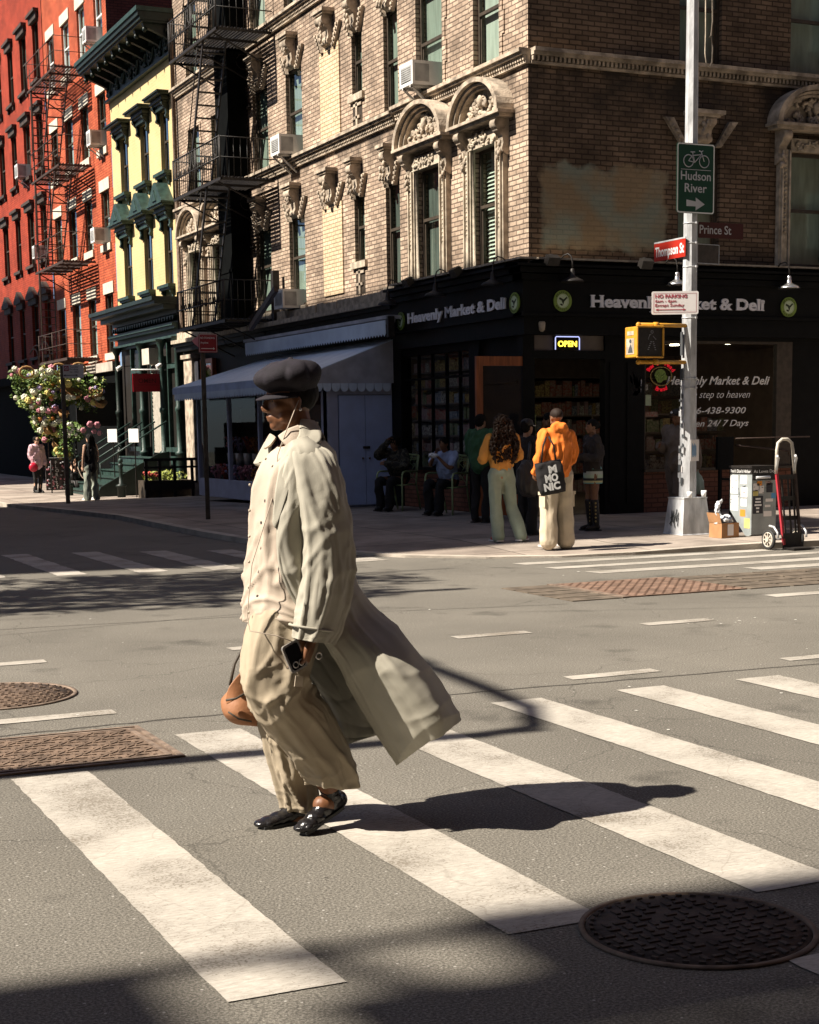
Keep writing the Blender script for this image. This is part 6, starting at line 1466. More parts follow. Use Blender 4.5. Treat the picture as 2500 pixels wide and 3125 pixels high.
def grid_sheet(levels, nu, nv, closed=False):
    """interpolate a control net (rows of points) smoothly to a fine grid"""
    def cr(p0, p1, p2, p3, t): return .5*((2*p1)+(p2-p0)*t+(2*p0-5*p1+4*p2-p3)*t*t+(3*p1-p0-3*p2+p3)*t**3)
    def line(P, n, cl):
        k = len(P); out = []
        segs = k if cl else k-1
        for i in range(n if cl else n+1):
            s = i*segs/n; a = min(int(s), segs-1); t = s-a
            g = (lambda q: P[q % k]) if cl else (lambda q: P[min(max(q,0), k-1)])
            out.append(cr(g(a-1), g(a), g(a+1), g(a+2), t))
        return out
    rows = [line([Vector(p) for p in r], nu, closed) for r in levels]
    cols = [line([r[j] for r in rows], nv, False) for j in range(len(rows[0]))]
    return [[cols[j][i] for j in range(len(cols))] for i in range(nv+1)]
def sheet_obj(name, rows, mt, parent, closed=False, th=.006, disp=None):
    if disp:
        nv = len(rows); nu = len(rows[0]); new = []
        for i in range(nv):
            r = []
            for j in range(nu):
                a = rows[min(i+1,nv-1)][j]-rows[max(i-1,0)][j]
                if closed: b_ = rows[i][(j+1)%nu]-rows[i][j-1]
                else: b_ = rows[i][min(j+1,nu-1)]-rows[i][max(j-1,0)]
                n_ = a.cross(b_); n_ = n_.normalized() if n_.length > 1e-9 else Vector((0,0,0))
                r.append(rows[i][j]+n_*disp(i/(nv-1), j/max(1,(nu-1)), rows[i][j]))
            new.append(r)
        rows = new
    mb = MB(); mb.smooth = True; mb.loft(rows, cap=False, closed=closed); o = mb.build(name, mt, parent)
    if th: s = o.modifiers.new('t','SOLIDIFY'); s.thickness = th; s.offset = 0; bake(o); o.data.polygons.foreach_set('use_smooth', [True]*len(o.data.polygons))
    return o
def ell_row(c, rx, ry, n=12, tx=0, pw=1.0, ph=0):
    """closed elliptical control row round centre c; tx tilts it along x"""
    r = []
    for j in range(n):
        w = 2*math.pi*j/n+ph; cx = math.copysign(abs(math.cos(w))**pw, math.cos(w)); sx = math.copysign(abs(math.sin(w))**pw, math.sin(w))
        r.append(Vector((c.x+cx*rx, c.y+sx*ry, c.z+cx*rx*tx)))
    return r
def rid(p, f, a, seed=0.0, e=1.6):
    """ridged folds"""
    q = Vector((p.x*f[0]+seed, p.y*f[1]+seed*1.3, p.z*f[2]+seed*.7)); return a*((1-min(1, abs(noise.noise(q))*2.4))**e-.35)
def prid(u, v, fu, fv, a, seed, e=2.6, open_=False):
    """thin crease lines that follow the cloth: u runs down its length, v round it"""
    w = v*2*math.pi; q = Vector((v*fv, seed, u*fu+seed)) if open_ else Vector((math.cos(w)*fv*.5+seed, math.sin(w)*fv*.5, u*fu+seed))
    n1 = noise.noise(q); n2 = noise.noise(q*2.1+Vector((3.3,0,1)))
    return a*((1-min(1,abs(n1)*2.6))**e + .45*(1-min(1,abs(n2)*2.6))**e - .35 + .5*n1)
# shirt
lv = [ell_row(G(2.085,1.50,YC_), .066, .066, tx=.3), ell_row(G(2.075,1.455,YC_), .10, .14, tx=.15), ell_row(G(2.07,1.38,YC_), .135, .185, tx=.05), ell_row(G(2.06,1.25,YC_), .150, .175), ell_row(G(2.05,1.10,YC_), .155, .165),
      ell_row(G(2.045,.97,YC_), .162, .175), ell_row(G(2.04,.89,YC_), .172, .195), ell_row(G(2.04,.835,YC_), .172, .198)]
sheet_obj('shirt', grid_sheet(lv, 120, 110, True), MATS['shirt_cloth'], Mn, True, .005,
   lambda u, v, p: prid(u, v, 1.6, 2.6, .016*min(1,u*3), 1.3)+prid(u+.12*math.sin(v*12.5), v, 6.5, 1.0, .010*min(1, max(0, (u-.3)*2.5)), 4.2)+noise.noise(p*30)*.0012)
mb = MB()
for k in range(7):
    z = 1.44-k*.095; mb.ell(G(1.905-.004*k if k else 1.965, z, YC_-.07), (.005,.006,.006), 8, 6)
mb.build('shirt_buttons', MATS['stone_pale'], Mn)
# shirt collar wings and coat collar, lapels
def flap(name, pts, mt, bend=.0, th=.007):
    n_ = len(pts); P = [G(x, z, y) for x, z, y in pts]; mb = MB(); mb.smooth = False
    c = sum(P, Vector())/n_+Vector((0,-.012,.0)); mb.add(P+[c], [(i,(i+1)%n_,n_) for i in range(n_)], True); o = mb.build(name, mt, Mn)
    s = o.modifiers.new('b','SUBSURF'); s.levels = 2; s.render_levels = 2; s.subdivision_type = 'SIMPLE'; q = o.modifiers.new('m','SMOOTH'); q.iterations = 2; q.factor = .4; t = o.modifiers.new('t','SOLIDIFY'); t.thickness = th; bake(o); return o
flap('shirt_collar', [(2.015,1.520,5.50),(2.06,1.548,5.49),(2.115,1.565,5.50),(2.115,1.53,5.475),(2.09,1.505,5.455),(2.060,1.475,5.45),(2.035,1.495,5.47)], MATS['shirt_cloth'])
flap('shirt_collar', [(2.01,1.520,5.60),(1.985,1.535,5.63),(1.965,1.505,5.66),(1.958,1.475,5.64),(1.985,1.49,5.60)], MATS['shirt_cloth'])
flap('coat_collar', [(2.105,1.585,5.52),(2.165,1.575,5.53),(2.195,1.53,5.46),(2.19,1.495,5.42),(2.14,1.475,5.405),(2.085,1.425,5.39),(2.045,1.445,5.40),(2.075,1.485,5.42),(2.10,1.525,5.46)], MATS['coat_cloth'])
flap('coat_collar', [(2.165,1.575,5.53),(2.175,1.575,5.62),(2.12,1.56,5.69),(2.12,1.52,5.70),(2.19,1.51,5.63),(2.205,1.50,5.50)], MATS['coat_cloth'])
flap('coat_lapel', [(2.06,1.45,5.405),(2.085,1.425,5.39),(2.07,1.37,5.375),(2.045,1.29,5.37),(2.00,1.17,5.385),(1.985,1.20,5.40),(2.00,1.32,5.40),(2.02,1.41,5.41)], MATS['coat_cloth'])
flap('coat_lapel', [(1.985,1.53,5.66),(1.96,1.50,5.69),(1.925,1.44,5.70),(1.915,1.425,5.70),(1.945,1.43,5.66),(1.96,1.40,5.65),(1.935,1.25,5.66),(1.96,1.30,5.62),(1.985,1.45,5.62)], MATS['coat_cloth'])
# trousers: seat and two wide legs
tr = MATS['trouser_cloth']
def leg(secs, seed, name='trouser_leg'):
    lv = [ell_row(G(x, z, y), rx, ry, tx=tx, pw=.95) for x, z, y, rx, ry, tx in secs]
    return sheet_obj(name, grid_sheet(lv, 96, 150, True), tr, Mn, True, .005,
      lambda u, v, p: prid(u, v, 2.0, 2.4, .018, seed)+prid(u+.12*math.sin(v*6.283+1), v, 6.5, .9, .010*math.exp(-((u-.5)/.16)**2)+.007*math.exp(-((u-.93)/.09)**2)+.006*math.exp(-((u-.15)/.1)**2), seed+3)+noise.noise(p*34)*.0010)
leg([(2.05,.93,5.52,.10,.08,0),(2.045,.86,5.49,.135,.10,0),(2.01,.74,5.475,.142,.10,.1),(1.985,.63,5.465,.125,.095,.1),(2.00,.53,5.465,.115,.09,.3),(2.085,.43,5.475,.106,.085,.6),(2.15,.335,5.48,.100,.085,.5),(2.19,.25,5.485,.098,.09,.25),(2.21,.175,5.49,.100,.092,-.12)], 2.2)
leg([(2.05,.93,5.62,.10,.08,0),(2.035,.86,5.64,.130,.10,0),(2.02,.74,5.655,.125,.10,0),(2.005,.60,5.665,.105,.095,0),(2.0,.48,5.67,.088,.085,0),(2.015,.36,5.67,.082,.08,.05),(2.035,.25,5.665,.078,.078,.05),(2.055,.16,5.66,.074,.072,.0),(2.062,.095,5.655,.060,.066,-.1)], 5.1)
# coat body with the tail blown out behind
K_ = [
 [(2.030,1.470,5.46),(2.075,1.500,5.43),(2.13,1.520,5.44),(2.180,1.515,5.57),(2.13,1.520,5.70),(2.065,1.505,5.70),(2.00,1.470,5.66)],
 [(2.015,1.38,5.42),(2.09,1.445,5.37),(2.18,1.455,5.375),(2.245,1.44,5.57),(2.17,1.455,5.765),(2.05,1.45,5.76),(1.955,1.38,5.70)],
 [(2.010,1.26,5.40),(2.075,1.28,5.36),(2.20,1.30,5.37),(2.275,1.28,5.57),(2.20,1.30,5.77),(2.04,1.28,5.78),(1.93,1.26,5.72)],
 [(2.000,1.10,5.39),(2.070,1.10,5.36),(2.225,1.10,5.38),(2.295,1.10,5.57),(2.20,1.10,5.77),(2.02,1.10,5.78),(1.905,1.10,5.72)],
 [(2.035,.95,5.38),(2.12,.95,5.35),(2.24,.96,5.40),(2.31,.97,5.56),(2.22,.95,5.76),(2.00,.95,5.78),(1.885,.95,5.72)],
 [(2.13,.80,5.36),(2.20,.78,5.34),(2.31,.82,5.38),(2.40,.845,5.54),(2.30,.80,5.72),(2.12,.78,5.78),(1.895,.82,5.74)],
 [(2.22,.66,5.39),(2.29,.64,5.32),(2.42,.69,5.26),(2.52,.72,5.46),(2.36,.64,5.68),(2.24,.58,5.74),(2.10,.62,5.76)],
 [(2.31,.49,5.42),(2.38,.48,5.32),(2.53,.54,5.19),(2.65,.565,5.40),(2.42,.50,5.62),(2.32,.46,5.70),(2.20,.47,5.74)],
 [(2.40,.34,5.42),(2.47,.335,5.31),(2.63,.40,5.16),(2.735,.435,5.34),(2.50,.42,5.58),(2.36,.38,5.68),(2.23,.38,5.72)],
 [(2.485,.225,5.40),(2.53,.25,5.30),(2.66,.32,5.17),(2.765,.385,5.30),(2.52,.38,5.56),(2.37,.35,5.67),(2.24,.32,5.71)]]
lv = [[G(*p) for p in r] for r in K_]
sheet_obj('coat', grid_sheet(lv, 120, 190), MATS['coat_cloth'], Mn, False, .006,
   lambda u, v, p: prid(u*.8, v, 1.3, 7.5, .020*min(1,u*1.6), 7.7, 1.2, open_=True)+prid(u+.25*v, v, 5, 2.2, .008, 2.1, open_=True)+noise.noise(p*32)*.0010)
# sleeves
def sleeve(secs, seed):
    lv = []
    for x, z, y, rx, ry, tx in secs: lv.append(ell_row(G(x,z,y), rx, ry, tx=tx, pw=.95))
    return sheet_obj('coat_sleeve', grid_sheet(lv, 84, 120, True), MATS['coat_cloth'], Mn, True, .006,
      lambda u, v, p: prid(u, v, 1.4, 2.2, .013*min(1,u*4), seed)+prid(u+.11*math.sin(v*6.283+2), v, 5, .9, .008*math.exp(-((u-.55)/.2)**2)+.006*math.exp(-((u-.9)/.1)**2), seed+2)+noise.noise(p*34)*.0010)
sleeve([(2.115,1.487,5.47,.035,.03,0),(2.135,1.465,5.42,.080,.06,0),(2.155,1.40,5.39,.090,.072,.15),(2.18,1.28,5.365,.092,.074,.1),(2.198,1.15,5.355,.097,.076,0),(2.198,1.02,5.35,.100,.076,-.1),(2.18,.90,5.345,.096,.072,-.15),(2.155,.80,5.34,.090,.066,-.2),(2.135,.745,5.335,.078,.058,-.2)], 3.3)
sleeve([(2.08,1.487,5.67,.035,.03,0),(2.09,1.465,5.72,.080,.06,0),(2.08,1.36,5.77,.095,.075,0),(2.05,1.20,5.80,.095,.078,0),(2.01,1.05,5.81,.09,.075,0),(1.96,.92,5.80,.075,.065,0),(1.935,.86,5.79,.065,.06,0)], 6.6)
mb = MB()
for cxy, rx, ry, z in ((G(2.137,.795,5.337), .088, .066, 0),):
    P = ell_row(cxy, rx, ry, 28, tx=-.2); mb.tube(P+[P[0]], .005, 6)
mb.box(*sum([[a-.012, a+.012] for a in (G(2.10,.80,5.27).x,)], []), 5.262, 5.275, .795, .82) if False else None
mb.build('cuff_strap', MATS['coat_cloth'], Mn)
# shoes
def shoe(name, heel, toe, y, lift, sole=.0):
    mb = MB(); h = Vector(heel); t = Vector(toe); d = (t-h); L_ = d.length; d.normalize(); up = Vector((0,0,1)); s = Vector((0,1,0)); upn = s.cross(d); upn = upn if upn.z > 0 else -upn
    P = lambda f, q, z: h+d*L_*f+s*q+upn*z
    for f, w, hh in ((.06,.033,.040),(.2,.035,.045),(.4,.036,.036),(.6,.040,.028),(.78,.043,.022),(.9,.038,.017)): mb.ell(P(f,0,hh*.9), (.045,w,hh), 14, 8)
    for q in range(5): mb.ell(P(.93-.02*q*(q>1), .034-.017*q, .014), (.026-.002*q,.011,.013), 8, 6)
    cap_limb(mb, [P(.10,0,.05), P(.12,0,.11)], [.040,.038]); o = fuse(mb, name, MATS['black_leather'], Mn, .005, 2)
    mb = MB(); mb.prism([(f, w) for f, w in ((0,.0),(.02,.028),(.2,.034),(.5,.034),(.78,.045),(.95,.035),(1.0,.0),(.95,-.035),(.78,-.045),(.5,-.034),(.2,-.034),(.02,-.028))], lambda f, q, z: P(f,q,z), -.004, .008); mb.build('sole', MATS['rubber'], o); return o
shoe('shoe', (2.245,5.50,.085), (2.055,5.46,.006), 5.5, 0)
shoe('shoe', (2.165,5.66,.006), (1.945,5.63,.004), 5.65, 0)
# phone, key tag, bag
t = thing('phone', 'dark phone with a pale rim held low in his near hand', 'phone', G(2.055,.69,5.31))
c = G(2.06,.69,5.31); mb = MB()
Rm = Matrix.Translation(c) @ Matrix.Rotation(R_(-22), 4, 'Y') @ Matrix.Rotation(R_(12), 4, 'Z')
mb.prism(rounded(-.038, .038, -.055, .055, .012), lambda a, z, d: Rm @ Vector((a, d, z)), -.005, .005); mb.build('case', MATS['silver'], t)
mb = MB(); mb.prism(rounded(-.030, .030, -.047, .047, .010), lambda a, z, d: Rm @ Vector((a, d, z)), -.0065, -.0051); mb.build('back_glass', MATS['phone_glass'], t)
mb = MB()
for a, z in ((-.012,-.028),(.014,-.030)): mb.tube([Rm @ Vector((a+.011*math.cos(w), -.008, z+.011*math.sin(w))) for w in [i*.524 for i in range(12)]], .0022, 4, closed=True)
mb.build('lens_rings', MATS['silver'], t)
mb = MB(); mb.tube([G(2.16,.685,5.30)+Vector((.012*math.cos(w),0,.012*math.sin(w))) for w in [i*.524 for i in range(12)]], .003, 5, closed=True); mb.build('finger_ring', MATS['silver'], Mn)
t = thing('key_tag', 'small pale tag dangling below the phone', 'tag', G(2.07,.60,5.32)); c = G(2.075,.595,5.32)
mb = MB(); mb.tube([c+Vector((-.01,0,.045)), c+Vector((0,0,.02))], .002, 4); mb.prism([(-.018,-.02),(.014,-.024),(.018,.016),(-.012,.02)], lambda a, z, d: c+Vector((a,d,z)), -.002, .002); mb.build('plate', MATS['stone_pale'], t)
t = thing('handbag', 'slouchy tan pink leather bag hanging from his far hand in front of his knee', 'bag', G(1.85,.5,5.78))
mb = MB(); lv = [ell_row(G(1.885,.67,5.76), .02, .02), ell_row(G(1.88,.62,5.76), .055, .05), ell_row(G(1.872,.56,5.76), .095, .075), ell_row(G(1.872,.50,5.76), .105, .082), ell_row(G(1.88,.46,5.76), .085, .07), ell_row(G(1.88,.448,5.76), .02, .02)]
o = sheet_obj('pouch', grid_sheet(lv, 48, 40, True), MATS['bag_leather'], t, True, .005, lambda u, v, p: rid(p, (9,9,6), .012, 3))
mb = MB(); mb.tube([G(1.80,.60,5.70), G(1.82,.68,5.72), G(1.88,.78,5.77), G(1.915,.80,5.78)], .006, 6); mb.tube([G(1.92,.60,5.76), G(1.925,.70,5.77), G(1.92,.80,5.78)], .006, 6); mb.build('strap', MATS['frame_brown'], t)
mb = MB(); lv = [[G(1.785,.55,5.69),G(1.80,.60,5.68),G(1.86,.66,5.70),G(1.89,.68,5.74)],[G(1.785,.53,5.69),G(1.82,.545,5.66),G(1.88,.58,5.68),G(1.91,.62,5.72)]]
sheet_obj('flap', grid_sheet(lv, 16, 8), MATS['bag_leather'], t, False, .006)
mb = MB(); mb.tube([G(1.782,.545,5.66),G(1.82,.548,5.645),G(1.86,.565,5.65),G(1.90,.60,5.69)], .005, 6); mb.tube([G(1.79,.50,5.66),G(1.83,.47,5.65),G(1.88,.455,5.66)], .004, 6); mb.build('piping', MATS['frame_brown'], t)
# ---------------------------------------------------------------- the light pole on the corner and what hangs on it
PX_, PY_ = 12.045, 17.2
mat('galvanised', (.52,.53,.54), rough=.55, var=.28, vs=9, metal=.15, bump=.2, bs=40, stretch=(1,1,.35))
mat('paint_smear', (.07,.075,.08), rough=.6, var=.1); mat('signal_yellow', (.62,.30,.03), rough=.5, var=.15, vs=10); mat('sign_green', (.008,.055,.032), rough=.45, var=.05)
mat('street_red', (.42,.025,.012), rough=.4, var=.05); mat('street_brown', (.06,.012,.009), rough=.5, var=.05); mat('sticker_blue', (.10,.30,.55), rough=.5); mat('sticker_orange', (.75,.28,.04), rough=.5)
mat('cardboard', (.42,.22,.10), rough=.85, var=.12, vs=6); mat('plastic_bag', (.72,.74,.76), rough=.3, var=.1, bump=.6, bs=30)
t = thing('light_pole', 'tall pale galvanised street light pole on a square tapered base at the corner', 'pole', (PX_, PY_, .08))
def octa(r, z, n=8): return [Vector((PX_+r*math.cos(2*math.pi*(q+.5)/n), PY_+r*math.sin(2*math.pi*(q+.5)/n), z)) for q in range(n)]
mb = MB(); mb.loft([octa(.118,.56), octa(.115,.75), octa(.10,2.4), octa(.088,4.2), octa(.075,7.5), octa(.07,9)], smooth=False); mb.build('shaft', MATS['galvanised'], t)
mb = MB()
def sq(h, z): return [Vector((PX_+a*h, PY_+b_*h, z)) for a, b_ in ((-1,-1),(1,-1),(1,1),(-1,1))]
mb.loft([sq(.235,.05), sq(.235,.09), sq(.225,.10), sq(.178,.555), sq(.185,.56), sq(.185,.575)], smooth=False); mb.build('base', MATS['galvanised'], t)
mb = MB()      # scrawled tag on the base and pole
for pl in ([(-.10,.20),(-.09,.38),(-.06,.26),(-.05,.42),(-.01,.24)],[(-.02,.22),(.02,.40),(.02,.25),(.06,.40),(.05,.2)],[(-.11,.3),(.0,.34),(.08,.30)],[(-.05,.18),(.03,.30),(.09,.22)]):
    def q_(y, z): return Vector((PX_-.232+(z-.1)*.103-.003, PY_+y, z))
    mb.tube([q_(y, z) for y, z in pl], .006, 4)
mb.build('scrawl', MATS['paint_smear'], t)
mb = MB(); mb.box(PX_-.125, PX_-.118, PY_-.03, PY_+.02, 2.42, 2.72); mb.box(PX_-.125, PX_-.119, PY_-.03, PY_+.02, 2.1, 2.25); mb.build('code_plate', MATS['paint_smear'], t)
for z, r in ((2.0,.108),(2.12,.107),(2.9,.1),(3.2,.099),(3.85,.094),(4.1,.093),(3.55,.096)):
    mb = MB(); mb.tube([p for p in octa(r, z)], .006, 4, closed=True); mb.bar((PX_+r*.3, PY_-r-.02, z), (PX_+r*.3, PY_-r+.01, z), .025); mb.build('strap', MATS['steel'], t)
rr = random.Random(3)
mb = MB()
for q in range(34):
    z = rr.uniform(.7, 2.0); w = rr.uniform(.02,.06); h = rr.uniform(.02,.09); y = PY_+rr.uniform(-.05,.04)
    mb.cur = rr.randrange(3); x = PX_-.113+(z-.75)*.007; mb.box(x-.004, x, y-w/2, y+w/2, z, z+h)
mb.build('sticker_scraps', [MATS['sign_white'], MATS['steel'], MATS['paint_smear']], t)
mb = MB(); mb.box(PX_-.04, PX_+.09, PY_-.118, PY_-.112, 1.05, 1.33); mb.build('flyer', MATS['sign_white'], t)
mb = MB()
for q in range(6): mb.box(PX_-.02+q*.012, PX_-.013+q*.012, PY_-.12, PY_-.118, 1.10+.02*(q%2), 1.28-.015*(q%3))
mb.build('flyer_print', MATS['sticker_blue'], t)
# hanging cable loops at the top
t = thing('cable_loop', 'loose pale cable hanging in loops beside the top of the pole', 'cable', (12.25, 17.15, 6)); mb = MB()
mb.tube([(12.16,17.1,7.6),(12.17,17.1,6.9),(12.175,17.1,6.45),(12.17,17.1,6.2),(12.19,17.1,6.08),(12.24,17.1,6.03),(12.28,17.1,6.1),(12.285,17.1,6.28),(12.26,17.1,6.40),(12.21,17.1,6.385),(12.26,17.1,6.42),(12.28,17.1,6.6),(12.27,17.1,7.0),(12.2,17.1,7.6)], .008, 6); mb.build('cable', MATS['stone_pale'], t)
def panel(mb, M_, x0, x1, z0, z1, r, th=.006, border=None, bd=.012):
    mb.cur = 0; mb.prism(rounded(x0, x1, z0, z1, r), lambda a, z, d: M_ @ Vector((a, d, z)), 0, th)
    if border is not None:
        mb.cur = 1; o_ = rounded(x0+.004, x1-.004, z0+.004, z1-.004, r*.9); i_ = rounded(x0+.004+bd, x1-.004-bd, z0+.004+bd, z1-.004-bd, max(.004, r*.7)); k = len(o_)
        vs = [M_ @ Vector((a, -.0015, z)) for a, z in o_]+[M_ @ Vector((a, -.0015, z)) for a, z in i_]
        mb.add(vs, [(q, (q+1)%k, k+(q+1)%k, k+q) for q in range(k)], False); mb.cur = 0
def M_at(x, y, z, rz): return Matrix.Translation((x, y, z)) @ Matrix.Rotation(R_(rz), 4, 'Z')
def mtext(mb, M_, body, x, z, size, **k):
    vs, fs = text_mesh(body, size, ext=.0012, **{q: v for q, v in k.items() if q not in ('fit', 'center')}); fit = k.get('fit')
    x0 = min(v[0] for v in vs); x1 = max(v[0] for v in vs); q = fit/(x1-x0) if fit else 1
    off = -(x1-x0)*q/2 if k.get('center') else 0
    mb.add([M_ @ Vector((x+off+(v[0]-x0)*q, -.0025-v[2], z+v[1])) for v in vs], fs, False)
# green bicycle route sign
t = thing('route_sign', 'green bicycle route sign reading Hudson River with a white arrow', 'sign', (12.0, 17.02, 4.6)); Mg = M_at(12.0, 17.03, 4.635, 0)
mb = MB(); panel(mb, Mg, -.29, .29, -.435, .435, .035, .008, True, .016); mb.build('plate', [MATS['sign_green'], MATS['letter_white']], t)
mb = MB(); mtext(mb, Mg, 'Hudson', 0, -.02, .155, fit=.46, center=True, offset=.0015); mtext(mb, Mg, 'River', 0, -.17, .155, fit=.34, center=True, offset=.0015); mb.build('letters', MATS['letter_grey'], t)
P2 = lambda a, z: Mg @ Vector((a, -.004, z))
mb = MB()
for cx in (-.115, .125): mb.tube([P2(cx+.075*math.cos(w), .215+.075*math.sin(w)) for w in [i*.393 for i in range(16)]], .006, 4, closed=True)
for a, b_ in (((-.115,.215),(-.02,.20)),((-.02,.20),(-.05,.30)),((-.115,.215),(-.05,.295)),((-.04,.285),(.085,.30)),((-.02,.20),(.09,.31)),((.125,.215),(.075,.335)),((-.085,.325),(-.02,.328)),((-.05,.30),(-.055,.325)),((.045,.345),(.085,.335)),((.08,.335),(.105,.35))): mb.tube([P2(*a), P2(*b_)], .006, 4)
mb.box(11.77, 12.23, 17.024, 17.0285, 4.635+.105, 4.635+.111); mb.build('bicycle_emblem', MATS['letter_grey'], t)
mb = MB(); mb.prism([(-.14,-.345),(-.14,-.265),(.005,-.285),(.0,-.235),(.14,-.315),(.0,-.395),(.003,-.345)], lambda a, z, d: Mg @ Vector((a, d, z)), -.004, -.001); mb.build('arrow', MATS['letter_grey'], t)
# street name signs
t = thing('street_name_sign', 'red street name sign reading Thompson St, facing left', 'sign', (11.93, 17.5, 3.8)); Mt = M_at(11.93, 17.50, 3.79, -90)
mb = MB(); panel(mb, Mt, -.36, .36, -.115, .115, .012, .008); mb.build('plate', MATS['street_red'], t)
mb = MB(); mtext(mb, Mt, 'Thompson St', 0, -.058, .175, fit=.66, center=True, offset=.004); mb.build('letters', MATS['letter_white'], t)
mb = MB(); mb.box(11.928, 11.94, 17.14, 17.86, 3.905, 3.925); mb.build('rim', MATS['steel'], t)
t = thing('street_name_sign', 'dark brown street name sign reading Prince St', 'sign', (12.52, 17.2, 4.0)); Mp = M_at(12.52, 17.19, 4.025, 0)
mb = MB(); panel(mb, Mp, -.355, .355, -.10, .10, .012, .01); mb.build('plate', MATS['street_brown'], t)
mb = MB(); mtext(mb, Mp, 'Prince St', -.34, -.045, .155, fit=.50, offset=.0015); mb.build('letters', MATS['letter_grey'], t)
t = thing('blank_sign', 'dark back of a sign with pale rim, just below the Prince St sign', 'sign', (12.42, 17.35, 3.73)); Mq = M_at(12.43, 17.34, 3.74, 8)
mb = MB(); panel(mb, Mq, -.2, .2, -.13, .13, .01, .008, True, .008); mb.build('plate', [MATS['frame_brown'], MATS['steel']], t)
t = thing('parking_sign', 'white NO PARKING sign with a double arrow strapped to the light pole', 'sign', (11.65, 16.95, 3.07)); Mn_ = M_at(11.66, 16.97, 3.07, -24)
mb = MB(); panel(mb, Mn_, -.30, .30, -.145, .145, .02, .006); mb.build('plate', MATS['sign_white'], t)
mb = MB()
for a0, a1, c0, c1 in ((-.275,.275,.115,.119),(-.275,.275,-.119,-.115),(-.275,-.271,-.115,.115),(.271,.275,-.115,.115)):
    mb.add([Mn_ @ Vector(p) for p in ((a0,-.002,c0),(a1,-.002,c0),(a1,-.002,c1),(a0,-.002,c1))], [(0,1,2,3)])
mtext(mb, Mn_, 'NO PARKING', -.255, .062, .062, fit=.41, offset=.001); mtext(mb, Mn_, '6am - 6pm', -.255, .008, .05, fit=.27); mtext(mb, Mn_, 'Except Sunday', -.255, -.045, .05, fit=.37)
mb.prism([(-.25,-.085),(-.215,-.10),(-.215,-.089),(.105,-.089),(.105,-.10),(.14,-.085),(.105,-.07),(.105,-.081),(-.215,-.081),(-.215,-.07)], lambda a, z, d: Mn_ @ Vector((a, d, z)), -.003, -.001); mb.build('letters', MATS['sign_ink'], t)
# walk signal
t = thing('pedestrian_signal', 'yellow cased pedestrian signal with an unlit walking figure, bracketed to the pole', 'traffic signal', (11.3, 17.1, 2.55))
sx0, sx1, sy0, sy1, sz0, sz1 = 11.10, 11.49, 17.0, 17.27, 2.385, 2.77
mb = MB(); mb.box(sx0, sx1, sy0, sy1, sz0, sz1); 
for bx in ((sx0-.01, sx1+.01, sy0-.035, sy0-.002, sz1-.012, sz1+.012),(sx0-.01, sx1+.01, sy0-.035, sy0-.002, sz0-.012, sz0+.012),(sx0-.012, sx0+.01, sy0-.035, sy0-.002, sz0+.013, sz1-.013),(sx1-.01, sx1+.012, sy0-.035, sy0-.002, sz0+.013, sz1-.013)): mb.box(*bx)
o = mb.build('housing', MATS['signal_yellow'], t); md = o.modifiers.new('b','BEVEL'); md.width = .01; md.segments = 2; bake(o)
mb = MB(); mb.box(sx0+.012, sx1-.012, sy0-.012, sy0-.003, sz0+.014, sz1-.014); mb.build('lens', MATS['iron'], t)
mb = MB(); c = Vector(((sx0+sx1)/2+.03, sy0-.014, (sz0+sz1)/2+.01))
dots = [(.0+.018*math.cos(w), .12+.018*math.sin(w)) for w in [i*.785 for i in range(8)]]+[(-.04-.006*i, .075-.016*i) for i in range(4)]+[(-.02-.01*i,.085-.003*i) for i in range(3)]+[(.02+.014*i, .06-.012*i) for i in range(4)]+[(-.02-.011*i+q*.012, -.01-.025*i) for i in range(5) for q in (0,1)]+[(.015+.009*i+q*.012, -.01-.026*i) for i in range(5) for q in (0,1)]
for a, z in dots: mb.ell(c+Vector((a*.95, 0, z*.95)), (.0042,.002,.0042), 6, 4)
mb.build('walk_figure', MATS['letter_grey'], t)
mb = MB()
for z in (2.80, 2.33): mb.tube([(11.22, 17.14, z), (11.97, 17.17, z)], [.026,.026], 8); mb.ell((11.22,17.14,z), (.034,)*3, 8, 6); mb.tube([(11.45,17.14,z),(11.52,17.14,z)], .036, 8)
mb.tube([(11.24,17.14,2.78),(11.24,17.14,2.77)], .03, 8); mb.build('bracket', MATS['signal_yellow'], t)
mb = MB(); mb.box(sx0-.004, sx0-.0005, sy0+.06, sy1-.06, sz0+.28, sz0+.33); mb.box(sx0-.004, sx0-.0005, sy0+.05, sy1-.04, sz0+.04, sz0+.24); mb.build('side_sticker', MATS['stone_pale'], t)
mb = MB(); mb.prism([(sy0+.08,sz0+.06),(sy0+.19,sz0+.06),(sy0+.16,sz0+.13),(sy0+.13,sz0+.17),(sy0+.10,sz0+.12)], lambda y, z, d: (sx0+d, y, z), -.006, -.0042); mb.disc((sx0-.005, sy0+.135, sz0+.205), .025, (1,0,0), .002, 12); mb.build('sticker_print', MATS['paint_smear'], t)
# cups and cones left on the pole base
for x, y, mt_, lab, h in ((11.96,17.03,'letter_white','white paper cup left on the pole base, nearer the street',.075),(12.19,17.04,'letter_white','white paper cup standing on the right corner of the pole base',.085)):
    t = thing('paper_cup', lab, 'cup', (x, y, .575)); mb = MB(); mb.lathe([(.028,.576),(.038,.576+h),(.036,.576+h),(.026,.582)], (x, y, 0), 14); mb.build('cup', MATS[mt_], t)
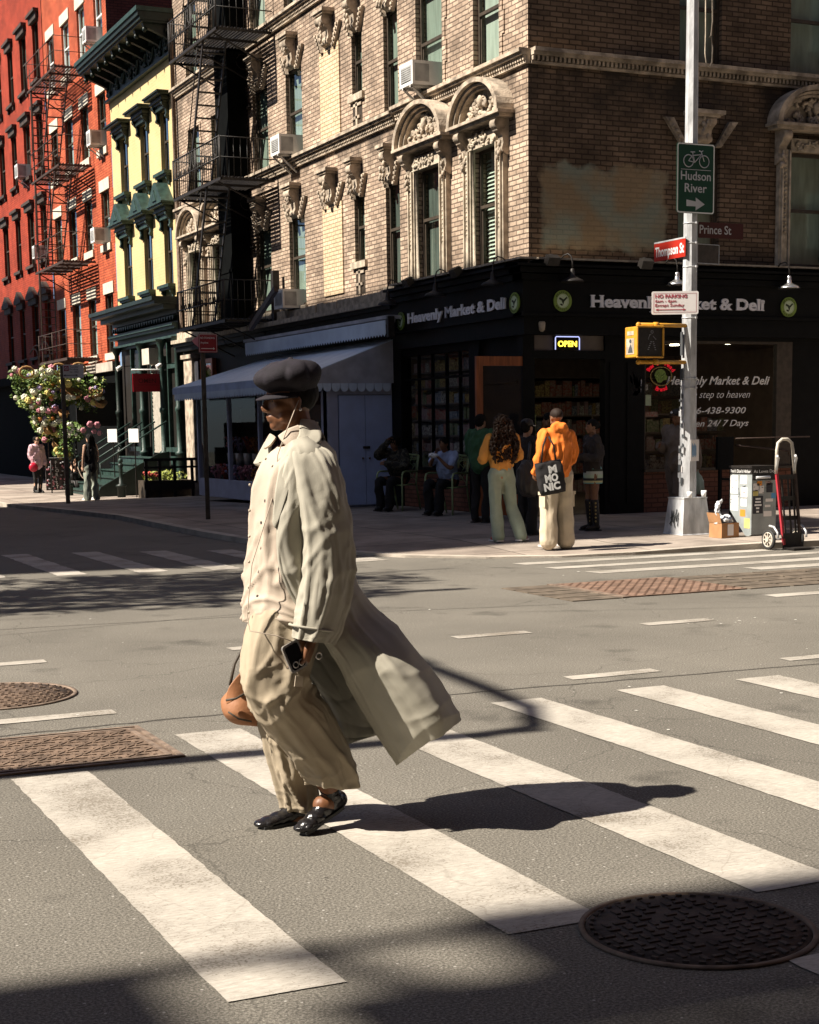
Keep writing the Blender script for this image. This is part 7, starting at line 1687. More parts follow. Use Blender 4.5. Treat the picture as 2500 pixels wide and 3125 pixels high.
# ---------------------------------------------------------------- bill-posted box, carton, hand truck
zb = .08
t = thing('news_box', 'grey street newspaper box plastered with stickers beside the hand truck', 'newspaper box', (12.67, 16.62, zb))
bx0, bx1, by0, by1 = 12.48, 12.87, 16.40, 16.86
mat('box_grey', (.30,.33,.33), rough=.55, var=.15, vs=5)
mb = MB(); mb.prism([(by0,.10),(by0+.10,.06),(by1,.40),(by1,.955),(by0,.955)], lambda y, z, d: (bx0+d, y, z), 0, bx1-bx0); mb.build('cabinet', MATS['box_grey'], t)
mb = MB(); mb.box(bx0-.015, bx1+.015, by0-.015, by1+.015, .956, .985); mb.box(bx0-.006, bx1+.006, by0-.006, by1+.006, .88, .9555); mb.build('top_band', MATS['iron'], t)
mb = MB(); put_text(mb, 'Don\'t Don\'t Hither', (bx0-.008, by1-.01, .895), (0,-1,0), (0,0,1), .06, fit=.43, ext=.001) ; put_text(mb, 'As Loves Do', (bx0+.02, by0-.008, .895), (1,0,0), (0,0,1), .06, fit=.33, ext=.001); mb.build('band_letters', MATS['letter_white'], t)
mb = MB(); mb.box(bx0+.01, bx1-.01, by0-.012, by0-.0005, .80, .875); mb.build('slot', MATS['iron'], t)
mb = MB(); mb.tube([(bx0+.05,by0-.02,.835),(bx0+.27,by0-.02,.84)], .018, 8); mb.build('slot_handle', MATS['steel'], t)
rr = random.Random(18); cols_ = ['sign_white','sign_white','sign_white','steel','sticker_blue','sticker_orange','flowers_yellow','pack_pink','letter_grey','sign_dark_ink']
def stick(face, a0, a1, z0, z1, k, lay):
    mb = MB(); d = .0012*lay
    if face == 'x': mb.prism(rounded(a0, a1, z0, z1, .006, 2), lambda y, z, q: (bx0-d-q, y, z), 0, .001)
    else: mb.prism(rounded(a0, a1, z0, z1, .006, 2), lambda x, z, q: (x, by0-d-q, z), 0, .001)
    return mb.build('sticker', MATS[k], t)
for f_, a0, a1, z0, z1, k in [('x',by1-.17,by1-.01,.62,.86,'sign_white'),('x',by1-.18,by1-.02,.40,.60,'letter_white'),('x',by0+.10,by0+.24,.75,.86,'sign_white'),('x',by0+.09,by0+.23,.58,.71,'sign_white'),('x',by0+.10,by0+.23,.46,.56,'sign_white'),('x',by0+.13,by0+.24,.33,.42,'sticker_orange'),('x',by0+.03,by0+.15,.18,.31,'flowers_yellow'),
    ('y',bx0+.02,bx0+.18,.37,.60,'sign_dark_ink'),('y',bx0+.02,bx0+.12,.66,.76,'sign_white'),('y',bx0+.11,bx0+.19,.63,.73,'sign_white'),('y',bx0+.23,bx0+.33,.64,.76,'sign_dark_ink'),('y',bx0+.08,bx0+.16,.73,.79,'sticker_orange'),('y',bx0+.21,bx0+.31,.74,.79,'pack_pink'),('y',bx0+.31,bx0+.38,.56,.63,'sticker_blue'),('y',bx0+.02,bx0+.10,.60,.67,'flowers_yellow'),('y',bx0+.22,bx0+.34,.52,.56,'sign_white'),('y',bx0+.21,bx0+.30,.45,.48,'sign_white'),('y',bx0+.19,bx0+.32,.33,.40,'sign_white')]:
    stick(f_, a0, a1, z0, z1, k, 1)
mb = MB()
for a, z, w in ((bx0+.06,.55,.08),(bx0+.055,.51,.09),(bx0+.045,.47,.11),(bx0+.07,.43,.05),(bx0+.075,.385,.04)): mb.box(a, a+w, by0-.0042, by0-.0025, z, z+.022)
mb.build('sticker_print', MATS['letter_white'], t)
mb = MB()
for q in range(26):
    y = by0+.09+rr.random()*.33; z = rr.uniform(.45,.84); mb.box(bx0-.0046, bx0-.0028, y, y+rr.uniform(.01,.04), z, z+.006)
for q in range(20):
    x = bx0+.03+rr.random()*.30; z = rr.uniform(.62,.78); mb.box(x, x+rr.uniform(.008,.03), by0-.0046, by0-.0028, z, z+.006)
mb.build('sticker_scribble', MATS['paint_smear'], t)
for q, (x, y) in enumerate(((12.52,16.45),(12.82,16.45),(12.82,16.8))):
    mb = MB(); mb.box(x-.015, x+.015, y-.015, y+.015, zb, .2); mb.build('leg', MATS['iron'], t)
t = thing('cardboard_box', 'open brown cardboard box stuffed with clear plastic, between pole base and newspaper box', 'box', (12.08, 16.5, zb))
def cbx(mb, x0, x1, y0, y1, z0, z1, th=.006):
    mb.box(x0, x1, y0, y0+th, z0, z1); mb.box(x0, x1, y1-th, y1, z0, z1); mb.box(x0, x0+th, y0+th, y1-th, z0, z1); mb.box(x1-th, x1, y0+th, y1-th, z0, z1); mb.box(x0, x1, y0, y1, z0-.002, z0+.004)
mb = MB(); cbx(mb, 11.98, 12.25, 16.35, 16.62, .075, .27); mb.build('carton', MATS['cardboard'], t)
mb = MB(); mb.add([(11.98,16.35,.27),(11.98,16.62,.27),(11.94,16.62,.40),(11.94,16.35,.40),(11.975,16.35,.27),(11.975,16.62,.27),(11.935,16.62,.40),(11.935,16.35,.40)], [(0,1,2,3),(7,6,5,4),(0,3,7,4),(3,2,6,7),(1,5,6,2)]); mb.build('flap', MATS['cardboard'], t)
mb = MB(); mb.box(12.07, 12.16, 16.343, 16.349, .11, .25); mb.build('label', MATS['sign_white'], t)
mb = MB(); rr = random.Random(2)
for q in range(16): mb.ell((12.1+rr.uniform(-.09,.11), 16.48+rr.uniform(-.09,.1), .28+rr.uniform(-.02,.06)), (.06,.06,.045), 10, 8)
mb.tube([(11.97,16.42,.36),(11.955,16.42,.45),(11.975,16.42,.53),(12.03,16.42,.565)], [.035,.033,.03,.02], 8)
fuse(mb, 'plastic_wrap', MATS['plastic_bag'], t, .012, 2, amp=.02, fs=22, aniso=(1,1,1))
t = thing('hand_truck', 'red and black hand truck with a tan loop handle standing at the kerb', 'hand truck', (12.15, 15.3, 0))
mat('truck_red', (.42,.035,.05), rough=.4, var=.12); mat('wheel_pale', (.55,.5,.42), rough=.5, var=.12)
mb = MB(); mb.bar((12.0,15.3,.97),(12.09,15.24,.06), .03); mb.build('upright', MATS['truck_red'], t)
mb = MB(); mb.bar((12.28,15.3,.97),(12.34,15.24,.06), .03); mb.build('upright', MATS['iron_brown'], t)
mb = MB()
for z, e in ((.88,.0),(.62,.0),(.38,.0)): mb.bar((12.0+(.97-z)*.1,15.3,z),(12.28+(.97-z)*.07,15.3,z), .035, .05)
for x in (12.09,12.18,12.25): mb.bar((x,15.31,.9),(x+.05,15.27,.12), .018)
mb.build('crossbars', MATS['iron'], t)
mb = MB(); mb.tube([(12.0,15.3,.92),(12.005,15.3,1.2),(12.02,15.3,1.29),(12.08,15.3,1.335),(12.16,15.3,1.335),(12.225,15.3,1.29),(12.245,15.3,1.2),(12.28,15.3,.92)], .020, 8); mb.build('loop_handle', MATS['wheel_pale'], t)
for x in (12.0, 12.27):
    mb = MB(); mb.tube([(x,15.3,.95),(x-.01,15.27,1.05),(x-.05,15.2,1.11),(x-.13,15.12,1.14)], .016, 8); mb.build('grip', MATS['steel'], t)
for x, lab in ((11.93,''),(12.36,'')):
    mb = MB(); c = Vector((x,15.33,.125))
    ring = lambda rad, dx: [c+Vector((dx, rad*math.cos(w), rad*math.sin(w))) for w in [i*2*math.pi/28 for i in range(28)]]
    mb.tube(ring(.105,0), .020, 8, closed=True); wl = mb.build('wheel', MATS['rubber'], t)
    mb = MB(); mb.tube(ring(.086,-.012), .008, 6, closed=True); mb.disc(c+Vector((-.012,0,0)), .028, (1,0,0), .04, 14)
    for q in range(8): w = q*math.pi/4; mb.bar(c+Vector((-.012,.025*math.cos(w),.025*math.sin(w))), c+Vector((-.012,.085*math.cos(w),.085*math.sin(w))), .014)
    mb.build('rim', MATS['wheel_pale'], wl)
    mb = MB(); mb.tube([c+Vector((.03,-.14,.02)), c+Vector((.03,-.13,.09)), c+Vector((.03,-.06,.155)), c+Vector((.03,.03,.165))], .014, 6); mb.build('fender', MATS['steel'], t)
mb = MB(); mb.box(12.07, 12.38, 15.02, 15.24, .012, .03); mb.box(12.07, 12.38, 15.23, 15.245, .03, .2); mb.build('toe_plate', MATS['iron'], t)
mb = MB(); mb.tube([(11.94,15.33,.125),(12.36,15.33,.125)], .012, 6); mb.build('axle', MATS['steel'], t)
# barrier and dark stand behind
t = thing('cafe_barrier', 'dark low barrier with a thin bent rail against the deli side window', 'barrier', (15, 19.4, .1))
mb = MB(); mb.box(14.16, 14.45, 19.45, 19.5, .84, 1.33); mb.build('panel', MATS['paint_black'], t)
mb = MB(); mb.bar((14.22,19.47,.12),(14.22,19.47,1.3), .045); mb.bar((14.42,19.47,.12),(14.42,19.47,.9), .03); mb.bar((14.2,19.47,.7),(14.9,19.47,.66), .04); mb.build('leg', MATS['paint_black'], t)
mb = MB(); mb.tube([(14.5,19.47,1.20),(15.3,19.47,1.12),(15.5,19.47,1.09),(15.52,19.47,1.03)], .018, 6); mb.tube([(14.5,19.47,1.3),(15.9,19.47,1.31)], .012, 6); mb.build('rail', MATS['iron_brown'], t)
# ---------------------------------------------------------------- green metal chairs
mat('chair_green', (.33,.42,.20), rough=.5, var=.12, vs=8)
def chair(lab, x, y, rz):
    z0 = zs(x, y); t = thing('garden_chair', lab, 'chair', (0, 0, 0), 'green metal chairs by the deli wall')
    gm = MATS['chair_green']; r = .016
    for s in (-1, 1):
        mb = MB(); mb.tube([(.25,s*.26,0),(.25,s*.26,.30),(.25,s*.26,.60),(.22,s*.26,.655),(.15,s*.26,.67),(-.22,s*.26,.66)], r, 8); mb.build('front_leg', gm, t)
        mb = MB(); mb.tube([(-.33,s*.24,0),(-.24,s*.24,.30),(-.20,s*.24,.45),(-.23,s*.24,.66),(-.29,s*.24,.93)], r, 8); mb.build('rear_leg', gm, t)
    mb = MB(); 
    for k in range(9): mb.box(.21-.05*k, .245-.05*k, -.25, .25, .435, .445)
    mb.tube([(.25,-.26,.44),(.25,.26,.44)], .012, 6); mb.tube([(-.2,-.24,.44),(-.2,.24,.44)], .012, 6); mb.tube([(.25,-.25,.44),(-.2,-.24,.44)], .012, 6); mb.tube([(.25,.25,.44),(-.2,.24,.44)], .012, 6); mb.build('seat', gm, t)
    mb = MB(); mb.tube([(-.29,-.24,.93),(-.30,0,.95),(-.29,.24,.93)], r, 8); r_ = random.Random(5)
    for k in range(46):
        y_ = r_.uniform(-.22,.22); z_ = r_.uniform(.52,.92); w = r_.uniform(0,3.14); l_ = r_.uniform(.05,.12)
        f = lambda yy, zz: (-.205-(zz-.45)*.17, max(-.24,min(.24,yy)), max(.5,min(.93,zz))); mb.tube([f(y_-math.cos(w)*l_, z_-math.sin(w)*l_), f(y_+math.cos(w)*l_, z_+math.sin(w)*l_)], .006, 4)
    mb.build('back_lattice', gm, t)
    t.location = (x, y, z0); t.rotation_euler = (0, 0, rz); return t
CH_A = math.atan2(-.5, -.85)
chair('pale green metal chair by the blue kiosk doors, under the man in dark camouflage', 11.12, 24.42, CH_A)
chair('pale green lattice backed chair next to the orange door, under the person in blue', 11.24, 22.75, CH_A)
# ---------------------------------------------------------------- the people by the deli and down the street
def clothmat(n, c=None, **k): return MATS.get(n) or fabric(n, c, **k)
def person(lab, loc, rz, h, skin, J, top=None, bottom=None, hair=None, shoes=None, hands=(.5,.5), headdir=(0,-1,-.05), vox=.011, cat='person'):
    """J: joints in a 1.70 m frame facing -y; top/bottom/hair/shoes: dicts of shapes"""
    s = h/1.70; t = thing('person', lab, cat, (0, 0, 0)); V = lambda p: Vector(p)*s
    sk = MATS[skin]; mb = MB()
    hc = V(J['head']); make_head(mb, hc, headdir, (0,0,1), s*.97)
    cap_limb(mb, [hc+Vector((0,.015,-.06))*s, V(J['neck'])], [.05*s,.055*s]); ch, pe = V(J['chest']), V(J['pelvis'])
    cap_limb(mb, [V(J['neck'])-Vector((0,0,.03)), ch, (ch+pe)/2, pe], [.06*s,.115*s,.10*s,.12*s])
    for k, sd in (('L',1),('R',-1)):
        a = [V(p) for p in J['arm'+k]]; cap_limb(mb, a, [.05*s,.038*s,.026*s]); d = (a[2]-a[1]).normalized()
        if k+'hd' in J: d = Vector(J[k+'hd']).normalized()
        make_hand(mb, a[2], d, Vector((sd,.2,0)), sd, .95*s, hands[0 if k == 'L' else 1], 1)
        l = [V(p) for p in J['leg'+k]]; cap_limb(mb, [ch*.15+pe*.85+Vector((sd*.06*s,0,0))]+l, [.09*s,.085*s,.055*s,.036*s])
        f = l[2]; fd = Vector(J.get('foot'+k, (0,-1,0))).normalized(); mb.ell(f+fd*.05*s-Vector((0,0,.045*s)), (.04*s,.04*s,.03*s), 10, 8); cap_limb(mb, [f-Vector((0,0,.04*s)), f+fd*.12*s-Vector((0,0,.055*s))], [.035*s,.028*s], 10)
    body = fuse(mb, 'body', sk, t, vox*s, 3)
    mb = MB(); eyes(mb, hc, headdir, (0,0,1), s*.97); mb.build('eyes', MATS['hair_black'], body)
    if top:
        mb = MB(); R1 = top.get('r', .135)*s; sh = top.get('sleeve', 1.0)
        cap_limb(mb, [ch+Vector((0,0,.06*s)), ch, (ch+pe)/2, pe+Vector((0,0,top.get('hem',.0)*s))], [R1*.85, R1, R1*.98, R1*top.get('flare',1.02)])
        for sd in (-1, 1): cap_limb(mb, [ch+Vector((sd*.08*s,0,.10*s)), ch+Vector((sd*.07*s,0,-.1*s)), pe+Vector((sd*.045*s,0,(top.get('hem',.0)+.02)*s))], [R1*.62,R1*.85,R1*.85])
        mb.ell(V(J['neck'])-Vector((0,0,.05*s)), (.085*s,.075*s,.05*s))
        for k in 'LR':
            if sh <= 0: continue
            a = [V(p) for p in J['arm'+k]]; e = a[1] if sh < .6 else a[1].lerp(a[2], sh*.97) if sh < 1 else a[2]
            ar = top.get('ar', .062)*s; pts = [a[0], a[1], e] if sh >= .6 else [a[0], a[0].lerp(a[1], .7)]
            cap_limb(mb, pts, [ar*1.05, ar, ar*.75][:len(pts)])
        if top.get('hood'): mb.ell(V(J['neck'])+Vector((0,.06,-.01))*s, (.13*s,.085*s,.085*s)); mb.ell(V(J['neck'])+Vector((0,.075,-.08))*s, (.10*s,.06*s,.09*s))
        if top.get('collar'): mb.tube([V(J['neck'])+Vector((.075*math.cos(w),.06*math.sin(w),-.01))*s for w in [i*.524 for i in range(12)]], .022*s, 6, closed=True)
        fuse(mb, top.get('name','jacket'), clothmat(*top['mat']), t, vox*s, 3, amp=top.get('fold',.016)*s, fs=10/s, seed=top.get('seed',1), aniso=(1,1,.6))
    if bottom:
        if bottom.get('skirt'):
            z1 = bottom['z1']; pc = pe; lv = [ell_row(pc+Vector((0,0,.10*s)), .125*s, .10*s), ell_row(pc, .165*s, .135*s), ell_row(Vector((pc.x,pc.y,z1*s+.08*s)), .17*s, .14*s), ell_row(Vector((pc.x,pc.y,z1*s)), .165*s, .135*s)]
            sheet_obj('skirt', grid_sheet(lv, 40, 24, True), clothmat(*bottom['mat']), t, True, .006)
        else:
            mb = MB(); w0, w1, w2 = bottom.get('w', (.095,.085,.085))
            mb.ell(pe, (.15*s,.115*s,.11*s)); cap_limb(mb, [pe+Vector((0,0,bottom.get('rise',.10)*s)), pe], [.125*s,.125*s])
            for k, sd in (('L',1),('R',-1)):
                l = [V(p) for p in J['leg'+k]]; e = l[2]-Vector((0,0,.02*s)); cap_limb(mb, [pe+Vector((sd*.07*s,0,.0)), l[0], l[0].lerp(l[1],.5), l[1], l[1].lerp(l[2],.6), e], [.10*s,w0*s*1.08,w0*s,w1*s,w2*s,w2*s*.98])
            fuse(mb, 'trousers', clothmat(*bottom['mat']), t, vox*s, 3, amp=bottom.get('fold',.016)*s, fs=7/s, seed=bottom.get('seed',2), aniso=(1,1,.6))
            if bottom.get('pockets'):
                for k, sd in (('L',1),('R',-1)):
                    l = [V(p) for p in J['leg'+k]]; m_ = l[0].lerp(l[1],.75); mb = MB(); mb.obox(m_+Vector((sd*.085*s,.01,0)), (.04*s,.13*s,.17*s)); mb.obox(m_+Vector((sd*.095*s,.01,.085*s)), (.045*s,.14*s,.04*s)); mb.build('cargo_pocket', clothmat(*bottom['mat']), t)
    if shoes:
        for k in 'LR':
            l = [V(p) for p in J['leg'+k]]; f = l[2]; fd = Vector(J.get('foot'+k, (0,-1,0))).normalized(); mb = MB()
            cap_limb(mb, [f-Vector((0,0,.035*s))-fd*.02*s, f+fd*.06*s-Vector((0,0,.045*s)), f+fd*.145*s-Vector((0,0,.058*s))], [.046*s,.044*s,.034*s], 10)
            if shoes.get('boot'): cap_limb(mb, [l[1]-Vector((0,0,.04*s)), l[1].lerp(l[2],.4), f], [.068*s,.066*s,.05*s])
            fuse(mb, 'boot' if shoes.get('boot') else 'shoe', MATS[shoes['mat']] if isinstance(shoes['mat'], str) else clothmat(*shoes['mat']), t, .009*s, 2)
            mb = MB(); mb.obox(f+fd*.055*s-Vector((0,0,.082*s)), (.09*s,.25*s,.018*s), (0,0,math.atan2(fd.x,-fd.y))); mb.build('sole', MATS['sign_white'] if shoes.get('white') else MATS['rubber'], t)
    if hair:
        mb = MB()
        for e in hair['ell']: mb.ell(hc+Vector(e[0])*s, tuple(q*s for q in e[1]), 14, 10)
        for l in hair.get('locks', []): cap_limb(mb, [hc+Vector(p)*s for p in l[0]], [q*s for q in l[1]], 8)
        fuse(mb, hair.get('name','hair'), MATS[hair['mat']], t, .009*s, 1, amp=hair.get('fold',.010)*s, fs=hair.get('fs',22)/s, seed=3, aniso=(1,1,hair.get('az',.5)))
        if hair.get('cap'):
            mb = MB(); c_ = hc+Vector((0,.01,.03))*s; mb.lathe([(.092*s,0),(.094*s,.03*s),(.08*s,.075*s),(.04*s,.098*s),(.004,.102*s)], c_, 18); mb.build('cap', MATS[hair['cap']], t)
            mb = MB(); d_ = Vector(headdir); d_.z = 0; d_.normalize(); a_ = Vector((-d_.y, d_.x, 0)); P = []
            for q in range(13): w = math.pi*q/12; P.append(c_+a_*math.cos(w)*.075*s+d_*(.06+.10*math.sin(w))*s)
            k = len(P); mb.add(P+[p-Vector((0,0,.008)) for p in P], [list(range(k)), list(range(2*k-1,k-1,-1))]+[(q,q+1,k+q+1,k+q) for q in range(k-1)], False); mb.build('cap_brim', MATS[hair.get('brim',hair['cap'])], t)
    t.location = loc; t.rotation_euler = (0, 0, rz); return t, V
def stand(**k):
    J = dict(head=(0,-.015,1.575), neck=(0,.005,1.45), chest=(0,.01,1.27), pelvis=(0,.01,.93),
             armL=[(.185,0,1.39),(.225,.03,1.12),(.20,-.05,.88)], armR=[(-.185,0,1.39),(-.225,.03,1.12),(-.20,-.05,.88)],
             legL=[(.09,0,.86),(.095,-.01,.48),(.10,.02,.095)], legR=[(-.09,0,.86),(-.095,-.01,.48),(-.10,.02,.095)]); J.update(k); return J
mat('shaved_hair', (.022,.013,.009), rough=.7, spec=.2)
bald = dict(mat='shaved_hair', ell=[((0,.012,.035),(.078,.097,.080))], fold=.001)
short = dict(mat='hair_black', ell=[((0,.015,.04),(.083,.104,.085)),((0,.05,.0),(.078,.07,.08))], fold=.008, fs=40)
PI = math.pi
# woman with long curls, seen from behind
z_ = zs(9.36,17.4)
locks = [([(x,.07,.02),(x*1.25,.11,-.12),(x*1.5+dx,.12,-.28),(x*1.3+dx,.13,-.42),(x*1.2,.12,-.52)], [.04,.045,.045,.038,.02]) for x, dx in ((-.09,-.03),(-.055,.02),(-.02,-.01),(.02,.02),(.055,-.02),(.085,.03),(0,.0))]
t, V = person('woman with long dark curls, amber jacket and pale green trousers, seen from behind', (9.36,17.4,z_), PI-.15, 1.60, 'skin_tan',
  stand(legL=[(.09,0,.86),(.08,-.01,.48),(.06,.02,.095)], legR=[(-.09,0,.86),(-.14,-.02,.48),(-.24,.08,.10)], armL=[(.18,0,1.38),(.25,-.02,1.13),(.20,-.24,1.10)], armR=[(-.18,0,1.38),(-.25,-.02,1.13),(-.12,-.22,1.15)], footL=(.2,-1,0), footR=(-.7,-.7,0)),
  top=dict(mat=('jacket_amber',(.72,.33,.07)), r=.14, hem=.10, ar=.066, fold=.022, seed=4, name='jacket'), bottom=dict(mat=('cargo_sage',(.35,.42,.33)), w=(.092,.082,.090), fold=.010, seed=7, rise=.17), shoes=dict(mat='street_red', white=True),
  hair=dict(mat='hair_brown', ell=[((0,.015,.03),(.092,.110,.095)),((0,.07,-.08),(.11,.07,.12)),((0,.10,-.25),(.13,.06,.16))], locks=locks, fold=.032, fs=30, az=.8))
# man in the orange hooded top, seen from behind
z_ = zs(9.58,16.4)
t, V = person('man in a bright orange hooded top and beige cargo trousers, seen from behind', (9.58,16.4,z_), PI+.05, 1.68, 'skin_brown',
  stand(chest=(.0,.02,1.27), legL=[(.10,0,.86),(.115,-.01,.48),(.13,.02,.095)], legR=[(-.10,0,.86),(-.115,-.01,.48),(-.13,.0,.095)], armR=[(-.18,0,1.37),(-.245,-.01,1.12),(-.20,-.16,.95)], armL=[(.18,0,1.37),(.245,.0,1.12),(.23,-.12,.92)], headdir=(0,-1,0)),
  top=dict(mat=('hoodie_orange',(.85,.22,.03)), r=.148, hem=-.01, ar=.070, hood=True, fold=.020, seed=9, name='hooded_top'), bottom=dict(mat=('cargo_beige',(.62,.52,.38)), w=(.115,.108,.115), fold=.010, seed=3, pockets=True), shoes=dict(mat='stone_pale', white=True), hair=bald)
# his tote
t = thing('tote_bag', 'black tote with bold white letters hung from the orange hooded man\'s shoulder', 'bag', (9.35, 16.25, 1.0))
mb = MB(); Mt_ = Matrix.Translation((9.36,16.17,.93)) @ Matrix.Rotation(R_(-14), 4, 'Z') @ Matrix.Rotation(R_(-10), 4, 'Y')
lv = []
for zz, rx, ry in ((.19,.155,.035),(.15,.16,.05),(0,.165,.065),(-.15,.16,.06),(-.20,.15,.03)): lv.append([Mt_ @ (Vector((p.x,p.y,p.z))) for p in ell_row(Vector((0,0,zz)), rx, ry, 12, pw=.6)])
sheet_obj('pouch', grid_sheet(lv, 48, 24, True), MATS.get('tote_black') or fabric('tote_black', (.018,.016,.017)), t, True, .005, lambda u, v, p: rid(p,(9,9,9),.01,2))
mb = MB(); mb.tube([Mt_ @ Vector(p) for p in ((-.09,-.03,.19),(-.04,-.05,.38),(.02,-.04,.48))], .010, 6); mb.tube([Mt_ @ Vector(p) for p in ((.09,-.03,.19),(.09,-.05,.36),(.05,-.04,.48))], .010, 6); mb.build('strap', MATS['tote_black'], t)
mb = MB()
for s_, z, x, w in (('M',.055,-.03,.10),('MO',-.045,-.09,.16),('NIC',-.145,-.12,.20)):
    vs, fs = text_mesh(s_, .12, ext=.002, offset=.006); x0 = min(v[0] for v in vs); x1 = max(v[0] for v in vs); q = w/(x1-x0); mb.add([Mt_ @ Vector((x+(v[0]-x0)*q, -.078-v[2], z+v[1])) for v in vs], fs, False)
mb.build('letters', MATS['letter_white'], t)
# person with the white brimmed cap and big backpack
z_ = zs(10.12,18.1)
t, V = person('person in black with a white brimmed cap, facing right between the two in orange', (10.12,18.1,z_), PI/2+.35, 1.53, 'skin_tan', stand(armL=[(.18,0,1.38),(.22,-.05,1.13),(.15,-.25,1.1)]),
  top=dict(mat=('cloth_black',(.014,.013,.014)), r=.145, hem=0, ar=.068, seed=6), bottom=dict(mat=('cloth_black2',(.010,.010,.011)), w=(.09,.08,.085)), shoes=dict(mat='rubber'), hair=dict(short, cap='iron', brim='letter_white'))
t = thing('backpack', 'large dark backpack hanging low on the person in the white brimmed cap', 'backpack', (9.95,17.85,1.0)); mb = MB()
mb.ell((9.96,17.78,.86), (.17,.13,.26), 16, 12); mb.ell((9.97,17.72,.78), (.14,.10,.16), 14, 10); fuse(mb, 'pack', MATS.get('pack_grey') or fabric('pack_grey', (.045,.040,.036), rough=.5), t, .012, 3, amp=.02, fs=10)
mb = MB(); mb.tube([(9.98,17.82,1.05),(10.03,17.86,1.28),(10.08,17.95,1.32)], .018, 6); mb.build('strap', MATS['pack_grey'], t)
# green jacket behind the curls
z_ = zs(10.72,20.6)
person('person in a dark green fleece, half hidden behind the woman with long curls', (10.68,20.5,z_), PI/2+.5, 1.60, 'skin_tan', stand(armL=[(.19,0,1.38),(.24,-.05,1.13),(.15,-.2,1.0)]),
  top=dict(mat=('fleece_green',(.035,.10,.045)), r=.165, hem=0, ar=.08, fold=.02, seed=12), bottom=dict(mat=('cloth_black2',(.01,.01,.011)), w=(.085,.07,.07)), shoes=dict(mat='rubber'), hair=short)
# tan jacket in the doorway
z_ = zs(11.75,20.2)
person('person in a dull tan top bending in the deli doorway behind the orange hooded man', (11.85,20.2,z_), PI+.9, 1.66, 'skin_brown', stand(head=(.04,-.16,1.52), neck=(.02,-.08,1.42), chest=(.01,-.03,1.26)),
  top=dict(mat=('jacket_tan',(.16,.105,.075)), r=.15, hem=0, ar=.075, fold=.02, seed=14), bottom=dict(mat=('cloth_black2',(.01,.01,.011))), shoes=dict(mat='rubber'), hair=short)
# woman with striped skirt, facing left
z_ = zs(11.25,18.3)
mt, tt, b_ = nodes('striped_knit'); g_ = N(tt,'ShaderNodeNewGeometry'); sp = N(tt,'ShaderNodeSeparateXYZ'); tt.links.new(g_.outputs['Position'], sp.inputs[0]); mm = N(tt,'ShaderNodeMath', operation='MULTIPLY'); mm.inputs[1].default_value = 4.6; tt.links.new(sp.outputs[2], mm.inputs[0]); fr_ = N(tt,'ShaderNodeMath', operation='FRACT'); tt.links.new(mm.outputs[0], fr_.inputs[0])
rp = N(tt,'ShaderNodeValToRGB'); rp.color_ramp.interpolation = 'CONSTANT'; e = rp.color_ramp.elements; e[0].color = (.55,.58,.5,1); e[1].position = .2; e[1].color = (.04,.05,.03,1)
for p_, c_ in ((.35,(.18,.45,.45,1)),(.5,(.65,.6,.3,1)),(.62,(.03,.03,.03,1)),(.78,(.5,.62,.45,1))): q_ = e.new(p_); q_.color = c_
tt.links.new(fr_.outputs[0], rp.inputs[0]); tt.links.new(rp.outputs[0], b_.inputs['Base Color']); b_.inputs['Roughness'].default_value = .8
mat('boot_black', (.014,.012,.012), rough=.35, var=.2)
t, V = person('woman in profile with a dark jacket, short striped skirt and tall black boots', (11.25,18.3,z_), -PI/2-.1, 1.52, 'skin_brown', stand(armL=[(.17,0,1.38),(.22,.0,1.12),(.10,-.27,1.14)], armR=[(-.17,0,1.38),(-.22,0,1.12),(-.10,-.25,1.10)]),
  top=dict(mat=('jacket_charcoal',(.035,.028,.026)), r=.145, hem=.0, ar=.07, fold=.022, seed=17), bottom=dict(mat=('striped_knit',), skirt=True, z1=.72), shoes=dict(mat='boot_black', boot=True), hair=dict(mat='hair_black', ell=[((0,.02,.035),(.082,.104,.085)),((0,.10,.02),(.045,.05,.05))], fold=.004))
mb = MB()
for q in range(6): mb.ell(V((.16,-.02,.15+q*.055)), (.006,.014,.014), 8, 6); mb.ell(V((.035,-.06,.15+q*.055)), (.014,.006,.014), 8, 6)
mb.build('boot_studs', MATS['gold'], t)
tt_ = thing('takeaway_food', 'small pale wrapped snack held up by the woman in the striped skirt', 'food', (10.98,18.3,1.1)); mb = MB(); mb.ell((10.96,18.25,1.13), (.045,.03,.03), 10, 8); mb.build('wrap', MATS['stone_pale'], tt_)
# man behind the pole
z_ = zs(12.8,18.6)
t, V = person('man in a dark cap and grey brown sweatshirt walking left behind the light pole', (12.84,18.6,z_), -PI/2+.25, 1.64, 'skin_dark', stand(armR=[(-.19,0,1.38),(-.23,.02,1.13),(-.10,-.26,1.16)], armL=[(.19,0,1.38),(.25,.10,1.12),(.24,.16,.87)], legL=[(.09,0,.86),(.09,-.08,.48),(.09,-.02,.095)], legR=[(-.09,0,.86),(-.09,.06,.48),(-.09,.16,.11)]),
  top=dict(mat=('sweat_grey',(.16,.125,.10)), r=.165, hem=-.03, ar=.085, fold=.026, seed=21, name='sweatshirt'), bottom=dict(mat=('sweat_grey2',(.13,.10,.08)), w=(.105,.09,.085), fold=.022), shoes=dict(mat='rubber'), hair=dict(bald, cap='iron'), headdir=(0,-1,-.15))
mb = MB(); mb.ell(V((-.02,-.11,1.645)), (.022,.008,.018), 10, 6); mb.build('cap_badge', MATS['letter_white'], t)
t = thing('carrier_bag', 'thin pale green carrier bag hanging from the hand of the man behind the pole', 'bag', (13.05,18.5,.7)); mb = MB()
